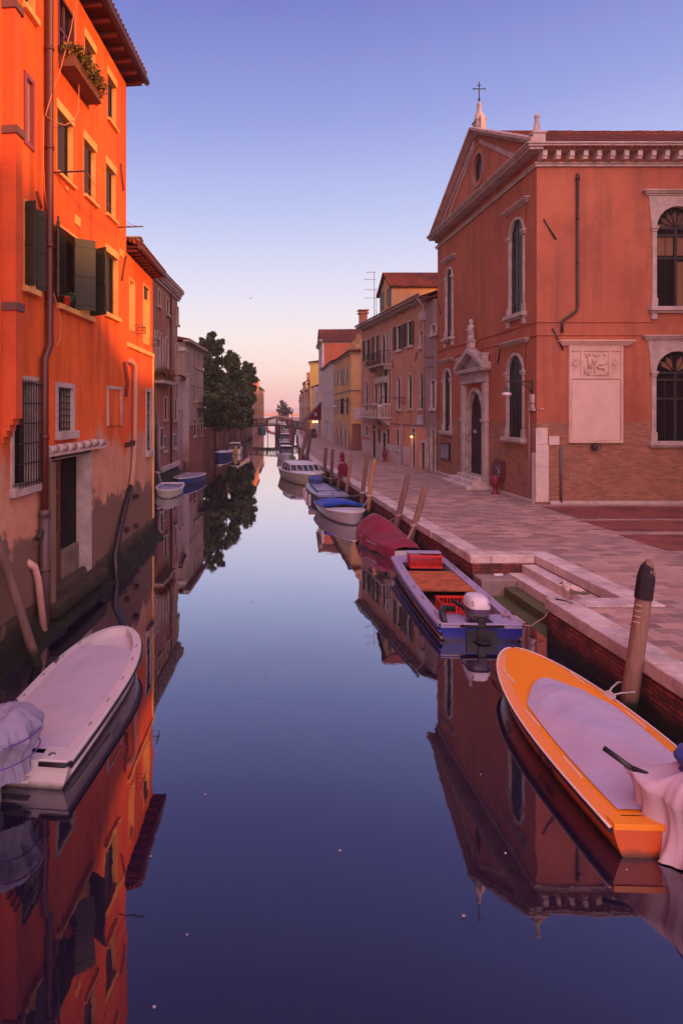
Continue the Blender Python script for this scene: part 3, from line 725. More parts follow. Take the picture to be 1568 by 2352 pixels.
m = MB(); gable_roof(m, (XS+.02, YN), (1, 0), 26.3, (0, 1), YF-YN, 15.04, zr-14.9, -.0, .55, .12); m.build('roof', TILE, church)
rc = MB(); rn = random.Random(5); x = XS+.5
while x < 37.8: rc.lathe([(.10, 0), (.115, .4)], (x, ym, zr+.26+rn.uniform(-.01, .015)), 8, 'X'); x += .38
rc.build('ridge_tiles', TILE, church)
def obelisk(c, s=1.0):
    m = MB(); x, y, z = c
    m.box(x-.24*s, x+.24*s, y-.24*s, y+.24*s, z, z+.55*s); m.box(x-.28*s, x+.28*s, y-.28*s, y+.28*s, z+.55*s, z+.62*s)
    m.lathe([(.20*s, z+.62*s), (.15*s, z+.72*s), (.13*s, z+.8*s), (.07*s, z+1.22*s), (.09*s, z+1.24*s), (.11*s, z+1.31*s), (.08*s, z+1.39*s), (.01, z+1.41*s)], (x, y, 0), 12)
    return m
for c, s in (((XS+.05, YN+.1, 15.0), 1.0), ((XS+.05, YF-.1, 15.0), 1.0)): obelisk(c, s).build('finial', STONE, church, bevel=.01)
m = MB(); x, y = XS+.1, ym; z = zr+.35
m.box(x-.22, x+.22, y-.3, y+.3, z-.3, z+.45); m.box(x-.26, x+.26, y-.34, y+.34, z+.45, z+.52); m.lathe([(.26, z+.52), (.22, z+.75), (.12, z+1.0), (.09, z+1.25), (.13, z+1.32), (.05, z+1.42)], (x, y, 0), 8)
m.box(x-.1, x+.1, y-.5, y-.3, z-.3, z+.6).box(x-.1, x+.1, y+.3, y+.5, z-.3, z+.3)
fin = m.build('pinnacle', STONE, church, bevel=.01)
m = MB(); m.tube([(x, y, z+1.35), (x, y, z+2.45)], .028, 6).tube([(x-.28, y, z+2.1), (x+.28, y, z+2.1)], .024, 6).tube([(x-.10, y, z+2.28), (x+.10, y, z+2.28)], .018, 6)
for dx in (-.28, .28): m.lathe([(.01, -.05), (.05, 0), (.01, .05)], (x+dx, y, z+2.1), 6)
m.lathe([(.02, 0), (.07, .08), (.02, .16)], (x, y, z+1.5), 8)
m.build('cross', IRON, fin)
# front details: string courses, downpipes, tie anchors, quoin
m = MB()
for yy, hh in ((768.9, .06), (739.3, .05)):
    z = EYE-(yy-CY)*YN/F; m.fbox(Wf, 0, 5.2 if hh > .055 else 4.6, z-hh/2, z+hh/2, .002, .045); m.fbox(Ws, 0.02, Ws.len-.02, z-hh/2, z+hh/2, .002, .045)
m.each('string_course', PL, church, bevel=.01)
def P(x, y, d=.0): return Wf.p(*Wf.pix((x, y)), d)
PIPE = paint('brown_pipe', (.045,.020,.016), .5)
m = MB(); pipe(m, [P(1323.5, 401, .07), P(1323.5, 706, .07), P(1321, 714, .07), P(1290, 737, .07), P(1288, 742, .07), P(1288, 764, .07)], .055); m.lathe([(.09, 0), (.055, .25)], P(1323.5, 408, .07)-Vector((0, 0, .12)), 8); m.build('downpipe', PIPE, church)
m = MB(); pipe(m, [P(1286, 1024, .06), P(1286, 1154, .06)], .05); m.build('downpipe', paint('grey_pipe', (.12,.08,.085), .5), church, label='short grey drainpipe on the brick base')
m = MB(); p0 = Ws.pix((1217.7, 930)); pipe(m, [Ws.p(p0[0], 5.0, .05), Ws.p(p0[0], .9, .05)], .03); m.build('downpipe', paint('pink_pipe', (.36,.20,.20), .5), church)
m = MB()
for (a_, b_) in ((cE(722, 830), cE(797, 955)), (cF(775, 170), cF(840, 300))): m.tube([P(*a_, .04), P(*b_, .04)], .032, 6)
for (a_, b_) in ((cR(880, 380), cR(850, 575)), (cR(320, 535), cR(295, 690)), (cG(1322, 420), cG(1345, 530))):
    q0, q1 = Ws.pix(a_), Ws.pix(b_); m.tube([Ws.p(*q0, .04), Ws.p(*q1, .04)], .032, 6)
m.each('tie_anchor', PIPE, church)
m = MB(); zq = lambda yy: EYE-(yy-CY)*YN/F
m.fbox(Wf, -.05, .46, .95, zq(1022), .0, .05); m.fbox(Wf, -.05, .42, zq(1022)+.01, zq(983), 0, .045); m.fbox(Wf, .47, .88, zq(1022), zq(1002), 0, .045)
m.fbox(Ws, .0, .35, .95, zq(1040), .0, .046)
m.build('quoin', stone('white_quoin', (.66,.52,.48), (.50,.36,.33)), church, bevel=.015)
m = MB(); m.fbox(Wf, .5, 26, .85, 1.0, 0, .09); m.fbox(Ws, 0.1, s0-1.0, .85, 1.0, 0, .10); m.fbox(Ws, s1+1.0, Ws.len, .85, 1.0, 0, .10); m.rough(.012, 2); m.build('plinth', STONE, church, bevel=.02)
# relief monument
QF = lambda x, y: Wf.pix(cQ(x, y)); MON = stone('monument_stone', (.66,.44,.37), (.52,.33,.28), .7)
x0, zt_ = Wf.pix((cF(870, 0)[0], cF(0, 265)[1])); x1, zb_ = Wf.pix((cF(1195, 0)[0], cF(0, 862)[1]))
m = MB(); m.fbox(Wf, x0, x1, zb_, zt_, 0, .06); mon = m.build('monument', MON, church)
m = MB(); cornice(m, Wf, x0-.16, x1+.16, zt_, ((-.06, .06, .12), (0, .08, .18), (.08, .07, .26))); zm = QF(0, 960)[1]
for a_, b_, z_0, z_1, d in ((x0, x0+.09, zb_, zt_-.06, .13), (x1-.09, x1, zb_, zt_-.06, .13), (x0+.09, x1-.09, zm-.06, zm+.06, .12), (x0+.09, x1-.09, zb_, zb_+.10, .12), (x0+.09, x1-.09, QF(0, 355)[1], zt_-.06, .10)):
    m.fbox(Wf, a_, b_, z_0, z_1, .055, d)
for px in (470, 1105): c = QF(px, 0)[0]; m.fbox(Wf, c-.06, c+.06, zm+.06, QF(0, 355)[1], .055, .11)
m.build('moulding', MON, mon, bevel=.015)
MB().fbox(Wf, x0+.12, x1-.12, zb_+.12, zm-.08, .06, .085).build('blank_panel', stone('pale_panel', (.70,.48,.41), (.60,.40,.35), .7, .7), mon, bevel=.01)
rel = MB()
def rt(pts, r, d=.09): rel.tube([Wf.p(*QF(*p_), d) for p_ in pts], r, 7)
rt([(640, 480), (645, 600), (650, 760)], [.075, .10, .075], .08); rt([(650, 400), (650, 430), (648, 455)], [.035, .05, .03]); rt([(600, 500), (570, 440), (560, 390)], [.035, .03, .02])
rt([(700, 500), (735, 600), (800, 700), (850, 750)], [.035, .035, .03, .03]); rt([(625, 760), (600, 840), (590, 910)], [.05, .035, .03]); rt([(670, 760), (640, 850), (625, 915)], [.05, .035, .03]); rt([(560, 660), (535, 780), (530, 880)], [.03, .035, .02])
rt([(850, 750), (920, 730), (990, 740), (1025, 810), (1000, 880), (930, 900), (885, 880)], [.035, .06, .075, .08, .07, .06, .03]); rt([(760, 690), (770, 790), (750, 900)], [.04, .03, .025])
rt([(850, 665), (920, 665), (990, 635), (1035, 590), (1020, 520)], [.02, .03, .035, .03, .02]); rt([(720, 410), (800, 470), (880, 430)], [.02, .03, .02]); rt([(950, 430), (985, 420), (1015, 450), (1000, 490)], [.02, .03, .03, .02]); rt([(640, 915), (760, 900), (870, 905)], [.03, .04, .03]); rt([(780, 600), (800, 560), (790, 620)], [.02, .03, .02])
rel.rough(.008, 9)
rel.build('relief', MON, mon)
m = MB()
for cx_, cy_ in ((322, 628), (1235, 628)):
    c = Wf.p(*QF(cx_, cy_), .075); m.mark().tube([c+Vector((math.cos(g)*.115, 0, math.sin(g)*.115)) for g in [2*math.pi*i/20 for i in range(21)]], .02, 6, cap=False); m.lathe([(.085, -.02), (.07, .01)], c, 14, 'Y')
    for dz in (-.19, .17): m.fbox(Wf, Wf.pix(cQ(cx_, 0))[0]-.06, Wf.pix(cQ(cx_, 0))[0]+.06, c.z+dz-.02, c.z+dz+.02, .06, .085)
m.each('medallion', MON, mon)
m = MB(); c = P(*cF(1022, 885), .15); m.tube([c+Vector((math.cos(g)*.2, -.05, math.sin(g)*.16)) for g in [2*math.pi*i/16 for i in range(17)]], .015, 5, cap=False).lathe([(.02, -.12), (.10, -.08), (.11, .04), (.02, .12)], c, 10); m.build('wreath_lamp', IRON, mon)
m = MB(); m.fbox(Wf, *sorted((Wf.pix(cF(695, 0))[0], Wf.pix(cF(720, 0))[0])), EYE-(cF(0, 660)[1]-CY)*YN/F, EYE-(cF(0, 653)[1]-CY)*YN/F, .05, .12)
q0 = Ws.pix(cR(1335, 1060)); m.fbox(Ws, q0[0]-.12, q0[0]+.12, q0[1]-.18, q0[1]+.18, 0, .12); q0 = Ws.pix(cR(1335, 1170)); m.fbox(Ws, q0[0]-.1, q0[0]+.1, q0[1]-.08, q0[1]+.12, 0, .1); q0 = Ws.pix(cR(1325, 1215)); m.fbox(Ws, q0[0]-.25, q0[0]+.2, q0[1]-.04, q0[1]+.04, 0, .12)
m.each('junction_box', plain('beige_box', (.45,.35,.33), .6), church, bevel=.01)
# PI letters chalked on the brick
t = Wf.pix(cF(915, 1080)); text_mesh('PI', 'graffiti', plain('chalk', (.30,.165,.135), .95), church, basis(Wf.p(t[0], t[1], .006), (1, 0, 0), (0, 0, 1)), .75, .001)
# ================================================================== RIGHT BANK HOUSES
def lamp_bracket(name_label, W, s, z, arm, zlamp, group='street lamps on wall brackets', lit=False):
    """wall lantern on an ornamental arm: thing > arm, scrollwork, lamp_shade, globe"""
    base = W.p(s, z, 0); t = thing('street_lamp', name_label, 'street lamp', base, group)
    m = MB(); m.tube([W.p(s, z, 0), W.p(s, z, arm)], .022, 6).tube([W.p(s, z-.5, 0), W.p(s, z+.08, 0)], .03, 6); m.build('arm', IRON, t)
    m = MB()
    m.tube([W.p(s, z-.48, .02), W.p(s, z-.25, arm*.22), W.p(s, z-.06, arm*.52)], .018, 6)
    for c, zz, rr in ((.1, -.14, .09), (.24, -.10, .07), (.36, -.07, .05), (.08, -.32, .06)):
        m.tube([W.p(s, z+zz+rr*math.sin(g), arm*c+rr*math.cos(g)) for g in [2*math.pi*i/12 for i in range(13)]], .012, 5, cap=False)
    m.build('scrollwork', IRON, t)
    c = W.p(s, 0, arm)
    m = MB(); m.lathe([(.015, z), (.02, zlamp+.32), (.05, zlamp+.30), (.07, zlamp+.12), (.09, zlamp+.10)], (c.x, c.y, 0), 10); m.build('fitting', paint('green_iron', (.02,.06,.035), .5), t)
    m = MB(); m.lathe([(.09, zlamp+.10), (.17, zlamp+.07), (.19, zlamp), (.16, zlamp-.03), (.05, zlamp-.04)], (c.x, c.y, 0), 14); m.build('lamp_shade', plain('frosted_shade', (.60,.50,.52), .3, .5), t)
    return t
def shut_pair(cm=BRN, ang=168): return (cm, ((-1, ang), (1, ang)))
# --- brown pink palazzo
W1 = Frame((11.5, 37.85), (10.24, 53.6))
H1P = plaster('mauve_plaster', (.52,.25,.155), (.44,.195,.14), (.28,.13,.11), streak=.5, low=((.60,.25,.165), (.52,.21,.15)), zlow=(3.55, 3.75))
h1 = thing('palazzo', 'brown pink palazzo with arched windows, stone balcony and tiled attic, left of the church', 'house', (11.5, 37.85, .85))
# split off the grey strip next to the church: s in [0, 2.4] belongs to the narrow house
SG = W1.pix((978.5, 900))[0]
f1 = Facade(W1, .85, 11.6, SG, W1.len)
def w1(x0, x1, y0, y1, c=cS, W=W1): return W.rect(c, x0, x1, y0, y1)
for r in (w1(158, 203, 195, 495), w1(292, 332, 135, 480), w1(620, 682, -15, 335), w1(778, 845, -75, 275)): window(h1, f1, r, fw=.09, shutters=shut_pair(), pane=DARK)
window(h1, f1, w1(960, 1022, 62, 285), fw=.1)
for a_, b_ in ((395, 445), (452, 488), (496, 530)): window(h1, f1, w1(a_, b_, 95 if a_ < 400 else 60, 560, cS), arch=1.5, fw=.07, sill=False, pane=DARK)
for r in (w1(147, 186, 780, 1235), w1(285, 328, 750, 1140)): window(h1, f1, r, arch=1.25, fw=.08, pane=DARK)
for a_, b_ in ((358, 400), (415, 478), (490, 528)): window(h1, f1, w1(a_, b_, 650-(a_ == 415)*60, 1180), arch=1.1, fw=.08, sill=False, pane=DARK)
for r in (w1(622, 672, 735, 1205), w1(788, 842, 695, 1195), w1(955, 1022, 675, 1195)): window(h1, f1, r, arch=1.2, fw=.09, pane=DARK)
window(h1, f1, w1(148, 188, 1448, 1595), fw=.08)
def oval(house, fac, x0, x1, y0, y1):
    window(house, fac, w1(x0, x1, y0, y1), arch=1.7, fw=.08, sill=False)
oval(h1, f1, 112, 130, 1465, 1605); oval(h1, f1, 202, 220, 1465, 1612)
DOORW = wood('dark_door', (.03,.016,.014), (.06,.03,.022)); DOORB = wood('brown_door', (.13,.045,.025), (.20,.07,.04))
for r, mm in ((w1(250, 303, 1410, 1925), DOORW), (w1(398, 456, 1560, 1970), DOORW), (w1(838, 888, 1490, 2100), DOORW)):
    r = (r[0], r[1], .9, r[3]); d = window(h1, f1, r, fw=.09, kind='door', pane=mm)
    zt = r[3]-.62*(r[3]-.9)*.35 if mm is DOORW else r[3]
    m = MB(); m.fbox(W1, r[0], r[1], 3.05, 3.15, -.10, .02); m.build('transom', STONE, d)
r = w1(968, 1034, 1700, 2130); window(h1, f1, (r[0], r[1], .9, r[3]), fw=.12, kind='door', pane=DOORB)
for r in (w1(342, 378, 1495, 1745), w1(472, 514, 1500, 1775), w1(618, 650, 1510, 1805)): window(h1, f1, r, fw=.09, bars=(4, 3, -.03))
m = MB(); f1.make(m); body(m, W1, 11, .85, 11.6, s0=SG); m.build('wall', H1P, h1)
m = MB(); fd = [(SG, h_) for h_ in ()]
zd = 2.15; hs = sorted([(max(h[0]-.1, SG), h[1]+.1) for h in f1.h if h[2] < 1.2]); cur = SG+3.0
for a_, b_ in hs+[(W1.len, W1.len)]:
    if a_ > cur+.02: m.fbox(W1, cur, a_, .86, zd, .001, .03)
    cur = max(cur, b_)
m.build('dado', plaster('white_dado', (.52,.42,.46), (.46,.35,.38), (.36,.20,.17), low=((.45,.25,.20), (.5,.33,.3)), zlow=(.9, 1.5)), h1)
m = MB(); m.fbox(W1, SG, W1.len, 3.62, 3.70, .001, .06); m.build('string_course', plain('string_stone', (.22,.14,.15), .8), h1)
m = MB(); m.fbox(W1, SG-.1, W1.len+.3, 11.6, 11.72, -.1, .50); m.fbox(W1, SG, W1.len+.1, 11.36, 11.6, -.05, .10)
s = SG+.2
while s < W1.len: m.fbox(W1, s, s+.10, 11.42, 11.60, .10, .42); s += .62
m.build('cornice', stone('grey_cornice', (.40,.30,.28), (.22,.15,.15)), h1, bevel=.01)
m = MB(); m.tube([W1.p(SG-.1, 11.78, .56), W1.p(W1.len+.3, 11.78, .56)], .075, 8); m.build('gutter', paint('grey_pipe', (.12,.08,.085), .5), h1)
m = MB(); gable_roof(m, W1.p(SG-.1, 0, 0), W1.u, W1.len-SG+.2, -W1.n, 11, 11.72, 1.9, .2, .45, .1); m.build('roof', TILE, h1)
# attic
m = MB(); a0 = W1.p(0, 0, -.9).y
ya, yb = 48.9, 53.2; xa = 11.62
m.box(xa, 22, ya, yb, 11.6, 14.3); m.poly([(xa, ya, 14.3), (xa, yb, 14.3), (xa, (ya+yb)/2, 15.55)]); at = m.build('attic', plaster('attic_plaster', (.62,.34,.12), (.50,.26,.12), (.30,.18,.12), streak=.6), h1)
m = MB(); gable_roof(m, (xa, ya), (1, 0), 10.4, (0, 1), yb-ya, 14.32, 1.35, .25, .28, .1); m.build('roof', TILE, at)
Wa = Frame((xa, ya), (xa, yb))
for c0, c1, yt, yb_ in ((770, 800, 330, 480), (838, 870, 285, 445)):
    r = Wa.rect(cG, c0, c1, yt, yb_); m = MB(); m.fbox(Wa, r[0]-.08, r[1]+.08, r[2]-.08, r[3]+.08, 0, .05); wn = m.build('window', stone('grey_cornice'), at)
    MB().fbox(Wa, r[0], r[1], r[2], r[3], .03, .09).build('shutter', BRN, wn)
m = MB(); m.tube([W1.p(W1.len-.05, 11.3, .08), W1.p(W1.len-.05, 3.7, .08)], .05, 7); 
q = W1.pix(cS(1036, 500))[0]; pipe(m, [W1.p(q, 11.6, .5), W1.p(q, 11.1, .12), W1.p(q, 3.7, .08)], .075); m.fbox(W1, q-.22, q+.22, 10.2, 10.75, .03, .32); q = W1.pix(cS(708, 1430))[0]; pipe(m, [W1.p(q, 3.65, .08), W1.p(q, .9, .08)], .045)
m.build('downpipe', paint('lilac_pipe', (.30,.22,.26), .5), h1)
m = MB()
for (p0, p1) in (((925, 365), (898, 490)), ((555, 485), (578, 590))): a_, b_ = W1.pix(cS(*p0)), W1.pix(cS(*p1)); m.tube([W1.p(*a_, .04), W1.p(*b_, .04)], .03, 6)
for x_, y0, y1 in ((903, 520, 575), (992, 470, 525), (1094, 410, 475)): a_, b_ = W1.pix(cG(x_, y0)), W1.pix(cG(x_, y1)); m.tube([W1.p(*a_, .04), W1.p(*b_, .04)], .025, 6)
m.each('tie_anchor', IRON, h1)
# stone balcony
r = w1(262, 545, 1140, 1325); zb0 = r[2]+.05; s0, s1 = W1.pix(cS(530, 0))[0]-.1, W1.pix(cS(290, 0))[0]+.2; Dp = 1.0
bal = MB(); bal.fbox(W1, s0-.06, s1+.06, zb0-.14, zb0, 0, Dp+.08); bal.fbox(W1, s0-.02, s1+.02, zb0+.86, zb0+.98, Dp-.2, Dp+.02); bal.fbox(W1, s0-.02, s0+.16, zb0+.86, zb0+.98, 0, Dp-.21); bal.fbox(W1, s1-.16, s1+.02, zb0+.86, zb0+.98, 0, Dp-.21)
for c in (s0+.07, s1-.07): bal.fbox(W1, c-.09, c+.09, zb0, zb0+.86, Dp-.18, Dp)
for c in (s0+.3, s0+.9, s1-.9, s1-.3): bal.prism([W1.p(c-.1, zb0-.15, 0), W1.p(c-.1, zb0-.15, Dp-.1), W1.p(c-.1, zb0-.35, .55), W1.p(c-.1, zb0-.75, 0)], Vector((*W1.u, 0))*.2)
bo = bal.build('balcony', STONE, h1, bevel=.012)
m = MB(); pf = [(.05, 0), (.07, .05), (.04, .15), (.085, .36), (.045, .58), (.035, .68), (.07, .80), (.07, .855)]
for i in range(7):
    c = W1.p(s0+.25+i*(s1-s0-.5)/6, 0, Dp-.09); m.lathe([(a_, zb0+b_) for a_, b_ in pf], (c.x, c.y, 0), 8)
for i in range(4):
    for ss in (s0+.07, s1-.07):
        c = W1.p(ss, 0, .1+i*.2); m.lathe([(a_, zb0+b_) for a_, b_ in pf], (c.x, c.y, 0), 8)
m.each('baluster', STONE, bo)
m = MB(); cs_ = (s0+s1)/2; m.fbox(W1, cs_-1.2, cs_+1.2, 8.35-1.5, 8.35-1.15, 0, .12)
for c in (cs_-1.15, cs_-.35, cs_+.45, cs_+1.2): m.fbox(W1, c-.12, c+.12, 6.7, 7.1, 0, .25)
m.build('carved_band', STONE, h1, bevel=.01)
# iron balcony
s0, s1 = W1.pix(cS(530, 0))[0]-.05, W1.pix(cS(300, 0))[0]+.2; z0 = W1.pix(cS(530, 530))[1]
m = MB(); m.fbox(W1, s0, s1, z0-.14, z0, 0, .75)
for c in (s0+.2, (s0+s1)/2, s1-.2): m.fbox(W1, c-.09, c+.09, z0-.42, z0-.14, 0, .5)
ib = m.build('balcony', stone('grey_cornice'), h1, label='small upper balcony with iron railing')
m = MB()
n_ = int((s1-s0)/.11)
for i in range(n_+1): c = s0+.03+i*(s1-s0-.06)/n_; m.tube([W1.p(c, z0, .72), W1.p(c, z0+.95, .72)], .010, 4)
for ss in (s0+.03, s1-.03):
    for i in range(6): m.tube([W1.p(ss, z0, .05+i*.11), W1.p(ss, z0+.95, .05+i*.11)], .010, 4)
    m.tube([W1.p(ss, z0+.95, 0), W1.p(ss, z0+.95, .72)], .02, 5)
m.tube([W1.p(s0, z0+.95, .72), W1.p(s1, z0+.95, .72)], .02, 5); m.build('railing', IRON, ib)
# sign on the palazzo
SIGNM = plain('sign_white', (.62,.55,.60), .6)
r = w1(925, 1022, 1300, 1432); sg = thing('wall_sign', 'white street sign of three text lines on the brown pink palazzo above the doors', 'sign', W1.p((r[0]+r[1])/2, r[2], 0))
MB().fbox(W1, r[0], r[1], r[2], r[3], .001, .05).build('panel', SIGNM, sg)
ul = -Vector((*W1.u, 0)); INK = plain('ink', (.16,.12,.22), .8)
for i, tx in enumerate(('FONDAMNTE', 'D.  MENDICOLI', 'A   BIS')): text_mesh(tx, 'lettering', INK, sg, basis(W1.p((r[0]+r[1])/2, r[3]-(r[3]-r[2])*(.2+.29*i), .054), ul, (0, 0, 1)), .26 if i != 1 else .21, .001)
lamp_bracket('iron street lamp bracket on the brown pink palazzo between its balcony and arched windows', W1, W1.pix(cS(728, 1030))[0], W1.pix(cS(728, 1032))[1], 1.7, W1.pix(cS(728, 1032))[1]-.62)
lamp_bracket('green iron street lamp on a scrolled bracket at the church corner', Ws, .35, 5.77, 1.05, 5.22)
r = w1(845, 880, 1640, 1655); c = W1.p((r[0]+r[1])/2, 2.98, .12); dl = thing('door_lamp', 'small lit lamp over the narrow palazzo door', 'lamp', W1.p((r[0]+r[1])/2, 2.98, 0))
MB().fbox(W1, (r[0]+r[1])/2-.13, (r[0]+r[1])/2+.13, 2.96, 3.04, 0, .16).build('shade', IRON, dl)
MB().lathe([(.01, -.05), (.06, -.03), (.07, .03), (.02, .06)], c-Vector((0, 0, .09)), 10).build('bulb', emit('lamp_glow', (1, .42, .08), 14), dl)
pl = bpy.data.lights.new('door_lamp_light', 'POINT'); pl.energy = 6; pl.color = (1, .45, .12); pl.shadow_soft_size = .06
plo = bpy.data.objects.new('door_lamp_light', pl); COL.objects.link(plo); plo.location = c+Vector((-.12, 0, -.12))
# --- narrow grey house
h2 = thing('narrow_house', 'narrow grey house squeezed between the brown pink palazzo and the church', 'house', (11.5, 38, .85))
f2 = Facade(W1, .85, 11.3, 0, SG-.02)
for r in (w1(1128, 1196, -20, 100),): window(h2, f2, r, fw=.1)
window(h2, f2, w1(1125, 1186, 795, 1195), fw=.1, pane=DARK)
r = w1(1128, 1176, 1510, 2120); window(h2, f2, (r[0], r[1], .9, r[3]), fw=.08, kind='door', pane=DOORW)
r = w1(1068, 1106, 1640, 2100); window(h2, f2, (r[0], r[1], .9, r[3]), arch=1, fw=.06, kind='door', pane=DOORW)
m = MB(); f2.make(m); body(m, W1, 11, .85, 11.3, s0=0, s1=SG-.02); m.build('wall', plaster('grey_plaster', (.33,.22,.22), (.27,.17,.18), (.17,.10,.11), streak=.6), h2)
m = MB(); m.add([W1.p(-.0, 11.3, .35), W1.p(SG-.12, 11.3, .35), W1.p(SG-.12, 13.4, -6), W1.p(0, 13.4, -6), W1.p(0, 11.42, .35), W1.p(SG-.12, 11.42, .35), W1.p(SG-.12, 13.52, -6), W1.p(0, 13.52, -6)], [[0,1,2,3],[4,5,6,7],[0,1,5,4],[1,2,6,5],[2,3,7,6],[3,0,4,7]]); m.build('roof', TILE, h2)
m = MB(); m.fbox(W1, 0, SG-.03, 7.85, 7.92, .001, .05).fbox(W1, 0, SG-.03, 7.25, 7.30, .001, .04); m.build('string_course', plain('string_stone', (.22,.14,.15), .8), h2)
# --- generic row house helper
def row_house(label, A_, B_, z1, depth, mat, rows, cols=0, z0=.85, roof='shed', rise=1.6, shut=None, wsz=(.8, 1.5), group=None, doors=(), roofmat=None, name='house', eave=.3, front=True, pane=None, arch=0, fw=.07, ws=None, stone_=None, flip=False, kind='house'):
    W = Frame(A_, B_, flip); t = thing(name, label, kind, (*W.A, z0), group); fac = Facade(W, z0, z1)
    st_ = stone_ or STONE
    if ws is None: ws = [W.len*(i+.5)/cols for i in range(cols)] if cols else []
    for zc in rows:
        for c in ws:
            window(t, fac, (c-wsz[0]/2, c+wsz[0]/2, zc-wsz[1]/2, zc+wsz[1]/2), arch=arch, fw=fw, depth=.08, mat=st_, pane=pane or GLASS, shutters=(shut, ((-1, 172), (1, 172))) if shut else None)
    for c, w_, h_ in doors: window(t, fac, (c-w_/2, c+w_/2, z0+.05, z0+h_), fw=.1, depth=.1, kind='door', mat=st_, pane=DOORW)
    m = MB(); fac.make(m); body(m, W, depth, z0, z1); m.build('wall', mat, t)
    m = MB()
    if roof == 'hip': hip_roof(m, W.p(0, 0, 0), W.u, W.len, -W.n, depth, z1, rise, eave)
    elif roof == 'cross': gable_roof(m, W.p(0, 0, 0), -W.n, depth, W.u, W.len, z1, rise, eave, eave*.6); 
    else: gable_roof(m, W.p(0, 0, 0), W.u, W.len, -W.n, depth, z1, rise, .12, eave)
    ro = m.build('roof', roofmat or TILE, t)
    if roof == 'cross':
        MB().poly([W.p(0, z1, 0), W.p(W.len, z1, 0), W.p(W.len/2, z1+rise, 0)]).build('gable', mat, t)
    m = MB(); cornice(m, W, 0, W.len, z1-.2, ((0, .1, .08), (.1, .1, .18))); m.build('cornice', st_, t)
    return t, W, fac
def chimney(parent, x, y, z0, z1, w_=.45, mat=None):
    m = MB(); m.box(x-w_/2, x+w_/2, y-w_/2, y+w_/2, z0, z1); m.box(x-w_*.7, x+w_*.7, y-w_*.7, y+w_*.7, z1, z1+.12); m.box(x-w_*.5, x+w_*.5, y-w_*.5, y+w_*.5, z1+.12, z1+.3); m.box(x-w_*.75, x+w_*.75, y-w_*.75, y+w_*.75, z1+.3, z1+.38)
    return m.build('chimney', mat or plain('chimney_brick', (.38,.13,.08), .9), parent)
# --- yellow corner house
YEL = plaster('yellow_plaster', (.68,.37,.16), (.58,.30,.14), (.36,.19,.13), streak=.4, low=((.40,.20,.14), (.30,.14,.11)), zlow=(1.6, 2.6))
h3, W3, f3_ = row_house('ochre yellow house with green shutters and stepped terrace wall, beyond the alley', (10.3, 59.6), (10.75, 73.7), 10.2, 9, YEL, (), roof='hip', rise=1.2, doors=((2.2, 1.0, 2.6), (5, .9, 2.4), (8.5, 1.1, 2.6), (12, 1, 2.4)))
m = MB()
for c, w_ in ((2.0, .8), (6.0, 2.6), (10, 1.0), (12.8, .7)):
    for z, h_ in ((8.2, 1.5), (5.1, 1.6)):
        m = MB(); m.fbox(W3, c-w_/2-.08, c+w_/2+.08, z-h_/2-.08, z+h_/2+.08, .002, .04); wn = m.build('window', STONE, h3)
        n_ = 1 if w_ < 1.5 else 3
        for i in range(n_): MB().fbox(W3, c-w_/2+i*w_/n_+.03, c-w_/2+(i+1)*w_/n_-.03, z-h_/2, z+h_/2, .04, .09).build('shutter', paint('dark_green_shutter', (.02,.035,.032), .5) if z > 6 or c > 9 else DARK, wn)
for c in (3.5, 7, 10.5): m = MB(); m.fbox(W3, c-.3, c+.3, 1.7, 2.9, .002, .04); wn = m.build('window', STONE, h3); MB().fbox(W3, c-.22, c+.22, 1.78, 2.82, .04, .06).build('pane', DARK, wn)
m = MB(); m.fbox(W3, 0, W3.len, 6.5, 6.58, .001, .05); m.box(10.28, 14, 59.52, 59.60, 6.5, 6.58); m.build('string_course', plain('string_stone', (.22,.14,.15), .8), h3)
m = MB()
for i, (xx, zz_) in enumerate(((10.9, 11.0), (11.3, 11.7), (11.9, 12.5), (12.6, 13.2))): m.box(xx, 15.5, 60.5+i*.02, 66-i*.05, 10.2+i*.7-.1, zz_)
for i in range(5): m.box(12.6+i*.6, 12.75+i*.6, 60.45, 60.6, 13.2, 13.5)
m.box(12.5, 15.6, 60.4, 60.6, 13.5, 13.6); tr = m.build('terrace', YEL, h3)
chimney(h3, 12.0, 62.5, 12.3, 14.2, .7)
m = MB(); m.fbox(Frame((10.3, 59.6), (14, 59.6)), .1, .95, .86, 3.4, .001, .05); m.build('brick_panel', plaster('old_brick', (.25,.10,.08), (.18,.07,.06), (.1,.05,.05)), h3)
an = thing('antenna', 'tall thin television antenna mast rising from the yellow house roof', 'antenna', (12.9, 61.5, 13.0))
m = MB(); m.tube([(12.9, 61.5, 13.0), (12.9, 61.5, 18.2)], .035, 5)
for z, l_ in ((18.1, .8), (17.4, 1.0), (16.4, .9), (15.6, 1.0)): m.tube([(12.9-l_, 61.5, z), (12.9+.15, 61.5, z)], .025, 4)
m.tube([(13.1, 61.5, 13.5), (13.1, 61.5, 16.6)], .025, 4); m.build('mast', plain('antenna_metal', (.25,.2,.22), .5), an)
m = MB(); wf3 = Frame((10.3, 59.6), (14, 59.6)); r = (.25, 1.9, 3.75, 4.9)
sg = thing('wall_sign', 'wide pale notice of several text lines on the yellow house corner by the alley', 'sign', (10.6, 59.6, 3.6)); MB().fbox(wf3, *r, .001, .05).build('panel', plain('sign_pink', (.58,.44,.45), .6), sg)
for i, tx in enumerate(('F. M. I.  I. LOMA', 'Frontali', 'compleanni', '-  ristrutturazione')): text_mesh(tx, 'lettering', INK, sg, basis(wf3.p(1.1, 4.72-i*.27, .054), (1, 0, 0), (0, 0, 1)), .19, .001)
lamp_bracket('iron street lamp bracket on the yellow house corner', W3, .2, 6.0-.4, 1.5, 5.0)
